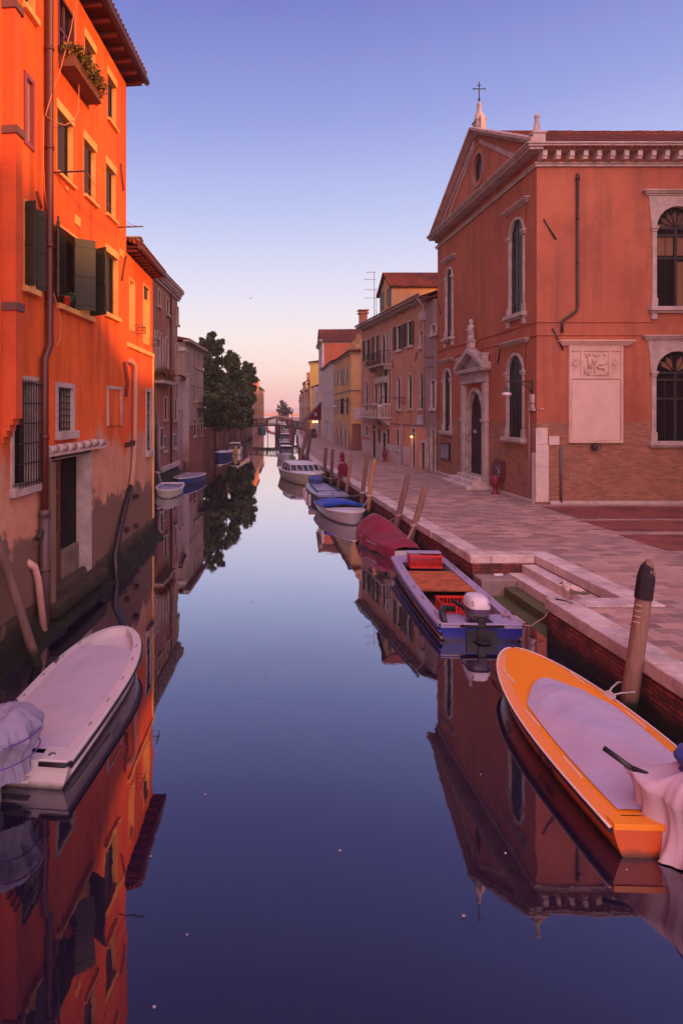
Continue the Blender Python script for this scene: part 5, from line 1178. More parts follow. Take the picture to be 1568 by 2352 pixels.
fx = thing('flower_box', 'planter of red and green flowers on the brown palazzo balcony', 'flower box', WL3.p(r[0], r[2]+.4, .3))
m = MB(); m.fbox(WL3, r[0]+.1, r[1]+.7, r[2]+.4, r[2]+.65, .15, .55); m.build('box', MATS['box_wood'], fx)
leaves(fx, [(WL3.p(r[0]+.2+i*.45, r[2]+.9, .4), .42) for i in range(8)], [LEAF1, LEAF2, plain('red_bloom', (.30,.04,.02), .7)], 1600, .07, 5)
m = MB(); m.fbox(WL3, WL3.pix((368, 0))[0], WL3.len+.1, .5, .85, 0, .2); m.build('plinth', STONE, L3, bevel=.03)
# --- pale low house, grey house
WLp = Frame((-4.86, 48.2), (-4.86, 52.6)); pw = plaster('pale_mauve', (.42,.31,.31), (.36,.26,.27), (.22,.15,.16), low=((.26,.14,.13), (.34,.22,.2)), zlow=(1.2, 2.4))
Lp, _, _ = row_house('small pale low house between the brown palazzo and the grey one', (-4.80, 48.0), (-4.85, 52.6), 7.2, 6, pw, (5.6,), cols=2, z0=-.5, roof='hip', rise=.8, wsz=(.5, 1.6))
m = MB(); m.box(-4.9, -4.35, 52.0, 52.6, .4, 7.5); m.box(-5.0, -4.28, 51.9, 52.68, 7.5, 7.7); m.build('chimney_breast', pw, Lp, bevel=.02)
GR = plaster('grey_render', (.37,.27,.20), (.31,.22,.165), (.15,.115,.10), low=((.30,.12,.085), (.22,.09,.07)), zlow=(3.2, 3.6), streak=.5)
WLg = Frame((-4.75, 53.0), (-3.75, 61.8)); Lg = thing('house', 'tall grey house with quoins and small balcony before the big trees', 'house', (-4.5, 55, 0)); fg = Facade(WLg, -.5, 10.4)
for x0, x1, y0, y1 in ((597, 612, 810, 960), (632, 645, 830, 985), (650, 662, 840, 990), (680, 690, 860, 1005), (597, 612, 1175, 1340), (628, 640, 1185, 1330), (645, 656, 1190, 1335), (674, 684, 1200, 1330), (597, 620, 1530, 1700), (672, 690, 1530, 1690)): window(Lg, fg, WLg.rect(cD, x0, x1, y0, y1), fw=.10, mat=P3, pane=DARK, depth=.045)
m = MB(); fg.make(m); body(m, WLg, 8, -.5, 10.4); m.build('wall', GR, Lg)
m = MB(); m.fbox(WLg, -.3, WLg.len+.3, 10.4, 10.55, -.1, .45); m.fbox(WLg, 0, WLg.len, 6.9, 7.0, 0, .06); m.fbox(WLg, 0, WLg.len, 3.35, 3.45, 0, .06); m.build('cornice', P3, Lg)
m = MB()
for z in (9.6, 7.2, 4.2): m.fbox(WLg, 0, .9, z, z+.35, 0, .06); m.box(-5.4, -4.70, 52.93, 53.02, z, z+.35)
m.each('quoin', STONE, Lg, bevel=.02)
m = MB(); hip_roof(m, WLg.p(-.2, 0, .4), WLg.u, WLg.len+.4, -WLg.n, 8.5, 10.55, 1.3, .05); m.build('roof', TILE, Lg); chimney(Lg, -6.2, 56, 11, 12.6, .6)
m = MB(); s_, z_ = WLg.pix(cD(630, 1420)); m.fbox(WLg, s_, s_+2.6, z_-.1, z_+.1, 0, .9)
for i in range(14): m.tube([WLg.p(s_+.05+i*.19, z_, .85), WLg.p(s_+.05+i*.19, z_+.9, .85)], .02, 4)
m.tube([WLg.p(s_, z_+.9, .85), WLg.p(s_+2.6, z_+.9, .85)], .03, 4); m.build('balcony', IRON, Lg)
bp = thing('balcony_plants', 'bright green plants spilling over the grey house balcony', 'plant', WLg.p(s_+1.5, z_, .8)); leaves(bp, [(WLg.p(s_+1.4+i*.4, z_+1.1, .8), .5) for i in range(5)], [plain('leaf_bright', (.10,.12,.03), .6), LEAF1], 900, .09, 8)
# garden wall
gw = thing('garden_wall', 'long old brick garden wall under the dark trees on the left bank', 'wall', (-1, 80, 0))
GB = plaster('garden_brick', (.20,.085,.07), (.15,.065,.055), (.08,.045,.04), streak=.6, patch=(.26,.15,.13)); m = MB()
gp = [(-3.7, 61.9), (-2.4, 73), (-.6, 88), (1.3, 104), (1.9, 116)]
for (xa_, ya_), (xb_, yb_) in zip(gp, gp[1:]):
    W = Frame((xa_, ya_), (xb_, yb_)); m.fbox(W, 0, W.len+.02, -.5, 2.7, -.4, 0); m.fbox(W, 0, W.len, 2.7, 2.82, -.46, .06)
m.build('wall', GB, gw)
m = MB(); rn = random.Random(9)
for i in range(16):
    t = rn.uniform(.03, .97); yy = 62+t*50; xx = -3.7+(yy-62)*.117+.35; m.tube([(xx, yy, -.5), (xx+rn.uniform(-.1, .1), yy, rn.uniform(1.6, 3.0))], .10, 6)
m.each('post', MATS['grey_post'], gw)
# far left houses
dsc = ['nearest past the trees', 'second past the trees', 'third past the trees', 'fourth past the trees', 'beside the far brick bridge']
cl = [((.50,.32,.25), 'pale pink'), ((.62,.10,.05), 'bright red'), ((.58,.42,.34), 'cream'), ((.70,.26,.10), 'orange'), ((.66,.36,.12), 'ochre')]; y0 = 117; hts = (7.2, 9.0, 8.0, 12.0, 10.5); lens = (5, 3, 8, 20, 30)
xl = lambda y: 1.5+(y-117)*.075
for i, (c, nm) in enumerate(cl):
    t, W, _ = row_house('distant %s waterside house on the left, %s' % (nm, dsc[i]), (xl(y0), y0), (xl(y0+lens[i]), y0+lens[i]), hts[i], 8, plaster('farleft_%s' % nm.replace(' ', '_'), c, tuple(x*.85 for x in c), tuple(x*.6 for x in c)), tuple(z for z in (3.0, 6.0, 9.0) if z < hts[i]-1), cols=max(1, int(lens[i]/4)), z0=-.5, roof='shed', rise=1.2, group='far houses along the left bank')
    if i in (1, 3): chimney(t, xl(y0)-.6, y0+lens[i]*.4, hts[i], hts[i]+3, .9)
    y0 += lens[i]+.05
# ================================================================== BRIDGES, LAGOON, HILLS
br = thing('footbridge', 'dark wooden footbridge with latticed railings crossing the canal', 'bridge', (5.5, 111, 0))
BW = plain('bridge_wood', (.055,.028,.030), .8); WBr = Frame((.9, 111), (11.6, 111))
deck = lambda s: 2.05+ (0 if s < 5.6 else -1.0*((s-5.6)/5.1)**1.3)+.25*math.sin(min(s, 5.6)/5.6*math.pi*.5)
m = MB(); n_ = 24
for i in range(n_):
    a_, b_ = i*10.7/n_, (i+1)*10.7/n_; za, zb_ = deck(a_), deck(b_)
    v = [WBr.p(s, z+dz, d) for dz in (-.32, 0) for d in (0, -2.2) for s, z in ((a_, za), (b_, zb_))]; m.add(v, [[0,2,3,1],[4,5,7,6],[0,1,5,4],[2,6,7,3],[0,4,6,2],[1,3,7,5]])
m.build('deck', BW, br)
for d in (0.02, -2.2):
    m = MB()
    for i in range(n_):
        a_, b_ = i*10.7/n_, (i+1)*10.7/n_; za, zb_ = deck(a_), deck(b_)
        for h in (.15, 1.05): m.tube([WBr.p(a_, za+h, d), WBr.p(b_, zb_+h, d)], .05, 4)
        m.tube([WBr.p(a_, za+.15, d), WBr.p(b_, zb_+1.05, d)], .028, 4); m.tube([WBr.p(a_, za+1.05, d), WBr.p(b_, zb_+.15, d)], .028, 4)
        if i % 4 == 0: m.tube([WBr.p(a_, za-.3, d), WBr.p(a_, za+1.1, d)], .06, 4)
    m.build('railing', BW, br)
m = MB()
for s_, w_ in ((5.35, .30), (5.75, .22)):
    for d in (0, -1.1, -2.2): m.tube([WBr.p(s_, -1, d), WBr.p(s_, deck(s_)-.3, d)], w_, 7)
for s_ in (.5,):
    for d in (0, -2.2): m.tube([WBr.p(s_, -1, d), WBr.p(s_, 1.9, d)], .25, 6)
m.tube([WBr.p(3.7, -1, -.5), WBr.p(3.7, 2.9, -.5)], .07, 5); m.each('pile', BW, br)
b2 = thing('brick_bridge', 'far arched brick bridge catching warm light', 'bridge', (12, 205, 0)); m = MB(); W = Frame((6.6, 205), (16.8, 205)); n_ = 20; v = []
top = lambda s: .75+1.35*math.sin(math.pi*s/10.2)
for i in range(n_):
    a_, b_ = i*10.2/n_, (i+1)*10.2/n_; ua = lambda s: max(0, 2.3*math.sqrt(max(0, 1-((s-4.9)/3.4)**2))) if abs(s-4.9) < 3.4 else -.5
    m.add([W.p(s, z, d) for d in (0, -3) for s, z in ((a_, ua(a_)), (b_, ua(b_)), (b_, top(b_)+.8), (a_, top(a_)+.8))], [[0,1,2,3],[4,5,6,7],[0,1,5,4],[3,2,6,7]])
m.build('arch', plaster('bridge_brick', (.42,.18,.12), (.36,.15,.11), (.25,.11,.09)), b2)
m = MB()
for i in range(n_): a_, b_ = i*10.2/n_, (i+1)*10.2/n_; m.add([W.p(s, z, d) for d in (.08, -3.08) for s, z in ((a_, top(a_)+.8), (b_, top(b_)+.8), (b_, top(b_)+1.05), (a_, top(a_)+1.05))], [[0,1,2,3],[4,5,6,7],[0,1,5,4],[3,2,6,7]])
m.build('coping', STONE, b2)
m = MB(); v = []; fcs = []; n_ = 80
for i in range(n_+1):
    x = -700+i*1500/n_; h = 12+14*noise.noise(Vector((x*.004, 2, 0)))+8*noise.noise(Vector((x*.013, 5, 0))); v += [(x, 3400, 0), (x, 3450, h), (x, 3900, h*1.5), (x, 4300, 0)]
for i in range(n_):
    for j in range(3): fcs.append([i*4+j, (i+1)*4+j, (i+1)*4+j+1, i*4+j+1])
m.add(v, fcs, True); struct(m.build('hills', plain('hill_haze', (.32,.24,.30), 1, 0)))
m = MB()
for i in range(40): x = -30+i*4.2; m.box(x, x+4.0, 900, 904, 0, 1.6+1.2*rnd.random())
tag(m.build('lagoon_breakwater', plain('lit_shore', (.55,.25,.14), .9)), 'thin warm strip of breakwater across the lagoon mouth', 'breakwater')
# ================================================================== BOATS
class Hull:
    def __init__(s, L_, B, H, rise=.15, rake=.35, sw=.9, t0=.3, pw=.6, blunt=None, dr=.25, tumble=.10):
        s.L, s.B, s.H, s.rise, s.rake, s.sw, s.t0, s.pw, s.blunt, s.dr, s.tb = L_, B, H, rise, rake, sw, t0, pw, blunt, dr, tumble
    def b(s, t):
        if t < s.t0: k_ = s.sw+(1-s.sw)*math.sin(t/s.t0*math.pi/2)
        else:
            u = min(1, (t-s.t0)/(1-s.t0))
            if s.blunt:
                k_ = 1-(1-s.blunt)*u**2
                if t > .955: k_ *= max(0, 1-((t-.955)/.045)**3)**.5
            else: k_ = max(0, 1-u**2.2)**s.pw
        return s.B/2*k_
    def z(s, t): return s.H+s.rise*max(0, t)**2.2
    def ts(s, n): return [1-(1-i/n)**1.7 for i in range(n+1)]
    def rim(s, t, side, inset=0, dz=0):
        b = max(0, s.b(t)-inset); y = min(s.L*t, s.L-inset*.9); return Vector((side*b, max(y, inset*.0), s.z(t)+dz))
    def hull(s, n=22):
        m = MB(); v = []; f = []; T = s.ts(n)
        sec = lambda b, t, zz: [(0, -s.dr), (.62*b, -s.dr*.75), (b*(1-s.tb*1.1), .02), (b*(1-s.tb*.45), zz*.55), (b, zz)]
        for t in T:
            b = s.b(t); zz = s.z(t); pts = sec(b, t, zz)
            row = [(-x, z) for x, z in pts[::-1]]+pts[1:]
            for x, z in row:
                fr = (z+s.dr)/(zz+s.dr); v.append((x, s.L*t-s.rake*(1-fr)*t**4, z))
        R_ = 9
        for i in range(n):
            for j in range(R_-1): f.append([i*R_+j, (i+1)*R_+j, (i+1)*R_+j+1, i*R_+j+1])
        m.add(v, f, True); m.add(v[:R_], [list(range(R_))]); return m
    def gunwale(s, w_=.12, h=.035, lip=.05, t_end=1.0, n=40, stern=True, inner=.12):
        m = MB(); T = [t*t_end for t in s.ts(n)]
        for sd in (-1, 1):
            v = []
            for t in T:
                for ins, dz in ((0.0, -lip), (-.02, -lip*.8), (-.02, h*.5), (.0, h), (w_, h), (w_+.012, -inner)): v.append(s.rim(t, sd, ins, dz))
            f = [[i*6+j, (i+1)*6+j, (i+1)*6+j+1, i*6+j+1] for i in range(len(T)-1) for j in range(5)]
            m.add(v, f, False)
        if stern: m.box(-s.b(0), s.b(0), -.02, .14, s.H-.06, s.H+h+.002)
        return m
    def rail(s, ins=-.03, dz=-.02, r=.018, t0=0, t1=1, n=40, wrap=True):
        m = MB()
        for sd in (-1, 1): m.tube([s.rim(t0+(t1-t0)*t, sd, ins, dz) for t in s.ts(n)], r, 6)
        return m
    def sheet(s, t0, t1, inset, dz, crown, ns=16, nt=24, noi=.01, nf=2.5, round_=0, edge=.0, round0=0):
        def fn(a_, b_):
            x = a_*2-1; t = t0+(t1-t0)*b_
            tt = t-round_*(x*x) * max(0, b_-.45)/.55 if round_ else t
            p_ = s.rim(tt, 1, inset, dz); q = Vector((p_.x*x, p_.y, p_.z))
            q.z += noi*.35*noise.noise(q*nf*3.3)*(1-abs(x)**6); q.z += crown*(1-x*x)*min(1, 4*b_, 4*(1-b_)+.25 if round_ else 9)+noi*noise.noise(q*nf+Vector((7, 3, 1)))*(1-abs(x)**6)
            return q
        return MB().grid(fn, ns, nt)
def place(t, stern, bow):
    d = Vector(bow)-Vector(stern); t.location = (stern[0], stern[1], 0); t.rotation_euler = (0, 0, math.atan2(-d.x, d.y)); t['_loc'] = (0, 0, 0); return d.length
def cleat(m, p_, s=.05):
    p_ = Vector(p_); m.tube([p_+Vector((0, -s, 0)), p_+Vector((0, -s, s)), p_+Vector((0, s, s)), p_+Vector((0, s, 0))], .010, 5)
def drape(c, rx, ry, zt, zb, folds=9, amp=.05, n=40, nv=18, flare=1.0, tilt=0, seed=0, squash=.5, horn=None, nz=1.0):
    def fn(a_, b_):
        g = 2*math.pi*a_; h = b_
        if h < squash: r = math.sin(h/squash*math.pi/2); z = zt-(zt-zb)*.42*(1-math.cos(h/squash*math.pi/2))
        else:
            u = (h-squash)/(1-squash); r = 1-.12*math.sin(u*math.pi)*1.2+(flare-1)*u; z = zt-(zt-zb)*(.42+.58*u)
        fo = amp*h**1.3*(math.sin(folds*g+2*math.sin(2*g+seed)+3*h)+.5*math.sin(folds*1.9*g+seed))
        if horn:
            g0, ln_h, zh = horn; dg = (g-g0+math.pi)%(2*math.pi)-math.pi; e_h = math.exp(-(dg/.42)**2); r *= 1+ln_h*e_h*min(1, h/squash); z = z+(zh-z)*e_h*max(0, 1-abs(h-squash*.8)/.5)
        q = Vector((c[0]+(rx*r+fo*r)*math.cos(g), c[1]+(ry*r+fo*r)*math.sin(g), z+tilt*math.cos(g)*r))
        q += nz*(.035*Vector(noise.noise_vector(q*3+Vector((seed, 0, 0))))+.016*Vector(noise.noise_vector(q*9+Vector((seed, 5, 0))))); return q
    return MB().grid(fn, n, nv)
WH = paint('white_gelcoat', (.62,.54,.56), .3, .5, .25, (.30,.22,.2)); 
# --- yellow boat
yb = thing('motor_boat', 'yellow orange motor boat under a lilac grey cover, outboard wrapped in pink cloth', 'boat')
hy = Hull(4.6, 1.66, .30, .12, .35, .95, .3, .6); ORH = paint('orange_hull', (.58,.10,.022), .28, .5, .2); YG = paint('yellow_gelcoat', (.86,.27,.015), .25, .5, .12, (.5,.15,.02))
hl = hy.hull().build('hull', ORH, yb)
gm = MB(); T_ = hy.ts(44)
for sd in (-1, 1):
    v = [hy.rim(t, sd, ins, dz) for t in T_ for ins, dz in ((0, -.045), (-.02, -.04), (-.02, .0), (.0, .004), (.105, .050), (.15, .052), (.162, .02))]
    gm.add(v, [[i*7+j, (i+1)*7+j, (i+1)*7+j+1, i*7+j+1] for i in range(44) for j in range(6)])
gm.box(-hy.b(0)+.01, hy.b(0)-.01, -.015, .12, hy.H-.015, hy.H+.048); gm.build('gunwale', YG, yb)
hy.sheet(.55, 1.0, .12, .045, .015, noi=0).build('foredeck', YG, yb)
hy.sheet(0.03, .72, .12, .046, 0, noi=0).build('side_deck', YG, yb)
hy.rail(-.03, .008, .014).build('rub_rail', paint('white_rail', (.75,.62,.58), .4), yb)
hy.rail(-.022, -.035, .022).build('bumper', plain('black_rubber', (.02,.012,.02), .5), yb)
m = MB()
for t in (.22, .47, .74): m.box(-hy.b(t)+.11, -hy.b(t)+.125, hy.L*t-.22, hy.L*t+.22, hy.z(t)+.045, hy.z(t)+.060); m.box(hy.b(t)-.125, hy.b(t)-.11, hy.L*t-.22, hy.L*t+.22, hy.z(t)+.045, hy.z(t)+.060)
m.each('trim_strip', MATS['white_rail'], yb)
hy.sheet(.045, .72, .175, .06, .11, 40, 70, .035, 2.1, round_=.17).build('cover', cloth('lilac_cover', (.42,.36,.50), .85, (.50,.36,.42), .35, 2.2), yb)
m = MB(); cleat(m, (0.02, hy.L-.22, hy.z(.97)+.03), .035); 
for t in (.3, .5): 
    for sd in (-1, 1): cleat(m, (sd*(hy.b(t)-.23), hy.L*t, hy.z(t)+.04), .03)
m.each('cleat', plain('steel', (.5,.42,.42), .3, .5, .8), yb)
m = MB(); m.box(.10, .55, -.035, -.02, .02, .16); m.box(-.15, .6, -.12, -.02, .16, .22); m.build('motor_well', YG, yb)
om = MB(); om.box(.03, .30, -.30, -.12, -.5, .45); om.tube([(.1, -.05, .62), (-.42, .30, .74)], [.05, .035], 8); omo = om.build('outboard_motor', plain('motor_black', (.02,.018,.022), .4, .5), yb)
MB().tube([(-.42, .30, .74), (-.60, .52, .84)], .030, 8).build('tiller_grip', MATS['motor_black'], omo)
drape((.16, -.10), .42, .46, 1.04, .02, 17, .042, 128, 44, 1.0, seed=2, horn=(2.55, .75, .74), nz=.35).build('motor_cover', cloth('pink_sheet', (.60,.46,.54), .9, (.50,.36,.42), .3, 3), omo)
m = drape((.22, -.02), .34, .38, 1.09, .8, 5, .01, 28, 8); m.build('under_cover', cloth('blue_cloth', (.05,.06,.30), .8), omo, label='blue cloth cap showing above the pink sheet')
R0 = basis((-hy.b(.62)*.985-.012, hy.L*.60, .33), (0, 1, 0), (-.10, 0, 1)); 
def hull_text(h, tx, t, z, size, mat, parent, side=-1, name='lettering'):
    b0, b1 = h.b(t-.06), h.b(t+.06); zz = h.z(t); dx = (b1-b0)*side; d = Vector((dx, h.L*.12, 0))*(1 if side > 0 else -1)
    fr = z/zz; bx = h.b(t)*((1-h.tb*.45)+(h.tb*.45)*max(0, (fr-.55)/.45)); up = Vector((side*h.b(t)*h.tb*.9, 0, zz)).normalized()
    o = Vector((side*(bx+.014), h.L*t-h.rake*(1-fr)*t**4, z)); text_mesh(tx, name, mat, parent, basis(o, d, up), size, .002)
hull_text(hy, '6V 28', .66, .17, .13, plain('green_paint', (.06,.09,.04), .6), yb); hull_text(hy, 'SV 10847', .32, .14, .12, plain('ink_black', (.02,.015,.02), .6), yb)
place(yb, (4.57, 6.42), (4.72, 11.0))
rope = thing('mooring_rope', 'pale rope tying the yellow boat to the thick wooden pole', 'rope', (5.2, 9.2, .6))
RP = plain('rope_white', (.52,.42,.42), .9)
m = MB(); m.tube([(5.42, 9.25, .40), (5.5, 9.3, .38), (5.62, 9.35, .38), (5.80, 9.33, .40), (5.90, 9.46, .41), (5.84, 9.60, .42), (5.70, 9.58, .44), (5.55, 9.48, .40), (5.42, 9.32, .41)], .013, 6)
for i in range(5): m.tube([(5.40+.02*math.cos(g)*2, 9.22+.03*i+.05*math.sin(g), .38+.03*math.cos(g)) for g in [2*math.pi*k_/8 for k_ in range(9)]], .011, 5)
m.build('rope', RP, rope)
# --- white boat
wb = thing('motor_boat', 'white motor boat with pink grey cover, moored by the left wall', 'boat')
hw = Hull(4.35, 1.42, .31, .14, .35, .94, .5, .5); hw.hull().build('hull', WH, wb); hw.gunwale(.13, .035, .05, inner=.2).build('gunwale', WH, wb)
hw.rail(-.03, -.03, .020).build('rub_rail', MATS['black_rubber'], wb)
hw.sheet(.72, 1.0, .12, -.10, .02, noi=0).build('foredeck', WH, wb)
hw.sheet(.05, .80, .13, .035, .03, 36, 56, .025, 1.8, round_=.04).build('cover', cloth('pink_grey_cover', (.47,.40,.50), .8, (.52,.42,.45), .2, 1.8), wb)
m = MB()
for t in (.2, .36, .52, .68, .8):
    for sd in (-1, 1): cleat(m, (sd*(hw.b(t)-.07), hw.L*t, hw.z(t)+.03), .03)
m.lathe([(.05, 0), (.05, .02), (.03, .03)], (.42, .10, hw.H+.035), 12); m.each('cleat', MATS['steel'], wb)
m = MB(); m.box(.30, .66, -.03, .28, hw.H+.02, hw.H+.055); m.box(-.66, -.38, -.03, .28, hw.H+.02, hw.H+.055); m.box(-.22, .20, -.10, .05, .10, .14); m.each('stern_deck', WH, wb, bevel=.012)
m = MB(); m.tube([(.32, -.055, hw.H+.01), (.64, -.055, hw.H+.01), (.70, .02, hw.H+.01)], .026, 8); m.build('stern_bumper', MATS['black_rubber'], wb)
m = MB(); m.box(-.35, -.12, -.34, -.14, -.5, .7); m.tube([(-.15, .0, .27), (.05, -.03, .24), (.2, .15, .33)], .018, 6); m.tube([(-.2, -.1, .22), (-.05, -.12, .2), (.02, -.05, .2)], .03, 6); om2 = m.build('outboard_motor', MATS['motor_black'], wb)
LC = cloth('grey_motor_cover', (.27,.25,.36), .8, (.20,.18,.28), .35, 2.6)
m = drape((-.02, -.16), .37, .43, 1.04, .26, 11, .060, 96, 40, .62, seed=5, squash=.62, nz=1.7, tilt=.03); cvv = m.build('motor_cover', LC, om2)
drape((-.20, -.42), .22, .26, .52, -.12, 9, .05, 64, 26, .7, seed=8, nz=1.6).build('shaft_cover', LC, om2)
def ringpts(c, rx, ry, z, n=24, tl=0): return [(c[0]+rx*math.cos(2*math.pi*i/n), c[1]+ry*math.sin(2*math.pi*i/n), z+tl*math.cos(2*math.pi*i/n)) for i in range(n+1)]
m = MB(); m.tube(ringpts((-.02, -.16), .385, .44, .74, tl=.05), .010, 5, cap=False); m.tube(ringpts((-.02, -.16), .36, .42, .50, tl=.05), .008, 5, cap=False); m.build('cord', plain('purple_cord', (.13,.05,.30), .8), cvv)
text_mesh('armare', 'lettering', plain('dark_print', (.07,.05,.10), .7), cvv, basis((.0, -.44, .90), (.86, .45, .1), (-.3, .5, .75)), .12, .003)
m = MB(); cc = Vector((-.27, -.50, .82)); X_ = Vector((.86, .45, .1)).normalized(); Y_ = Vector((-.3, .5, .75)).normalized(); m.tube([cc+X_*.05*math.cos(g)+Y_*.05*math.sin(g) for g in [2*math.pi*i/16 for i in range(17)]], .005, 5, cap=False); m.build('emblem', MATS['dark_print'], cvv)
hull_text(hw, 'RANIERI', .42, .17, .11, plain('pale_print', (.36,.30,.36), .6), wb, 1); m = MB(); m.tube([hw.rim(t, 1, .05, -.2) for t in (.04, .12, .25, .36)], .022, 6); m.build('spray_rail', WH, wb)
place(wb, (-2.74, 7.66), (-2.26, 12.0))
rp2 = thing('mooring_rope', 'dark coiled rope lashed round the white boat gunwale on its wall side', 'rope', (-3.0, 9.0, .6))
m = MB()
for cy in (8.35, 9.9):
    for i in range(4): m.tube([(-3.30+(cy-8.35)*.105+.10*math.cos(g), cy+.5+.06*i+.05*math.sin(g), .36+.07*math.sin(g)) for g in [2*math.pi*k_/10 for k_ in range(11)]], .011, 5, cap=False)
m.tube([(-3.3, 8.95, .38), (-3.5, 9.1, .6), (-3.9, 9.6, .9), (-4.35, 9.9, 1.1)], .012, 5); m.build('rope', plain('rope_dark', (.03,.02,.04), .9), rp2)
# --- blue working boat
bb_ = thing('work_boat', 'blue and lilac grey open work boat with orange boards and an outboard motor', 'boat')
hb = Hull(5.5, 1.68, .31, .12, .25, .97, .25, .6, blunt=.86); NAVY = paint('navy_hull', (.012,.022,.24), .25, .5, .15)
LIL = paint('lilac_deck', (.34,.28,.42), .45, .4, .3, (.18,.12,.16)); hb.hull().build('hull', NAVY, bb_)
hb.gunwale(.20, .03, .05, inner=.25, stern=False).build('gunwale', LIL, bb_)
hb.rail(-.025, -.02, .016).build('rub_rail', plain('grey_rail', (.22,.15,.2), .5), bb_); 
m = MB()
for sd in (-1, 1): m.tube([hb.rim(t, sd, .045, -.26) for t in [i/20*.97 for i in range(21)]], .028, 6); 
m.each('lower_rail', plain('worn_rail', (.22,.12,.11), .6), bb_)
m = MB()
for sd in (-1, 1): m.tube([hb.rim(t, sd, .010, -.13) for t in [i/20*.9 for i in range(21)]], .02, 6)
m.each('blue_moulding', paint('bright_blue', (.05,.08,.55), .25), bb_)
hb.sheet(.86, .995, .10, .025, .02, noi=0).build('foredeck', LIL, bb_)
m = MB()
def inner(a_, b_):
    t = .02+b_*.86; x = a_*2-1; p_ = hb.rim(t, 1, .21, 0); return Vector((p_.x*x, p_.y, .02))
m.grid(inner, 4, 12); m.build('floor', plain('boat_floor', (.06,.035,.04), .8), bb_)
bwd = wood('orange_boards', (.55,.15,.055), (.42,.10,.04), False)
m = MB(); nb_ = 4
for i in range(nb_): a_ = 2.35+i*.44; m.box(-.66, .66, a_+.004, a_+.432, hb.H-.0, hb.H+.045)
m.each('deck_board', bwd, bb_, bevel=.006)
m = MB()
for sd in (-1, 1): m.box(sd*.80 if sd < 0 else .26, -.26 if sd < 0 else .80, -.02, .62, hb.H+.0, hb.H+.036)
m.box(-.26, .26, .40, .62, hb.H-.10, hb.H+.01); m.box(-.80, -.30, -.01, .30, hb.H-.06, hb.H-.002); m.box(.30, .80, -.01, .30, hb.H-.06, hb.H-.002); m.box(-.38, .38, -.04, .03, hb.H-.0, hb.H+.05)
m.each('stern_deck', LIL, bb_, bevel=.02)
m = MB(); m.tube([(-.42, -.05, hb.H-.0), (.42, -.05, hb.H-.0)], .028, 6); m.build('transom_bar', MATS['black_rubber'], bb_)
m = MB()
for t in (.12, .3, .45, .6, .75):
    for sd in (-1, 1): cleat(m, (sd*(hb.b(t)-.10), hb.L*t, hb.z(t)+.03), .05)
m.each('cleat', MATS['steel'], bb_)
def cowl(c, rx, ry, rz, e_=.55, z0=-1, z1=1):
    sg = lambda v, p: math.copysign(abs(v)**p, v)
    def fn(a_, b_):
        g = 2*math.pi*a_; h = math.asin(max(-1, min(1, z0+(z1-z0)*b_)))
        return Vector((c[0]+rx*sg(math.cos(h), e_)*sg(math.cos(g), e_), c[1]+ry*sg(math.cos(h), e_)*sg(math.sin(g), e_), c[2]+rz*sg(math.sin(h), .8)))
    return MB().grid(fn, 28, 12)
MG = paint('motor_grey', (.10,.085,.12), .3, .5)
ob = cowl((0, .30, .58), .22, .31, .27, .6, -1, .15).build('outboard_motor', MG, bb_)
cowl((0, .30, .58), .23, .32, .28, .6, .1, 1).build('cowling', paint('motor_white', (.66,.58,.62), .25, .5, .05), ob)
m = MB(); m.box(-.075, .075, -.06, .12, -.45, .45); m.box(-.30, .30, -.035, -.012, -.2, .22); m.lathe([(.08, -.02), (.16, 0), (.16, .02)], (0, -.08, .02), 10); m.box(-.13, .13, -.0, .2, .28, .5); m.tube([(-.08, .3, .46), (-.22, .6, .52), (-.32, .8, .55)], [.05, .045, .04], 8); m.build('motor_leg', MATS['motor_black'], ob, bevel=.015)
m = MB(); m.tube([(-.36, .55, .46), (-.60, .55, .48), (-.68, .32, .43), (-.70, .05, .33)], [.06, .07, .075, .06], 9); m.build('fuel_hose', MATS['motor_black'], bb_)
text_mesh('SELVA', 'lettering', plain('purple_print', (.05,.02,.14), .5), ob, basis((0, .03, .73), (1, 0, 0), (0, .46, .85)), .13, .004)
m = MB(); m.tube([(x_, .30-.325*math.sqrt(max(0, 1-(x_/.24)**4))*1.0, .60) for x_ in [-.22+i*.44/12 for i in range(13)]], .009, 5); m.build('stripe', MATS['purple_cord'], ob)
place(bb_, (4.74, 12.5), (4.97, 18.0))
def boat_at(t, x, y, z=0):
    g = t.rotation_euler.z; c, s_ = math.cos(g), math.sin(g); return Vector((t.location.x+x*c-y*s_, t.location.y+x*s_+y*c, z)), g
REDP = plain('red_plastic', (.65,.03,.02), .4, .5)
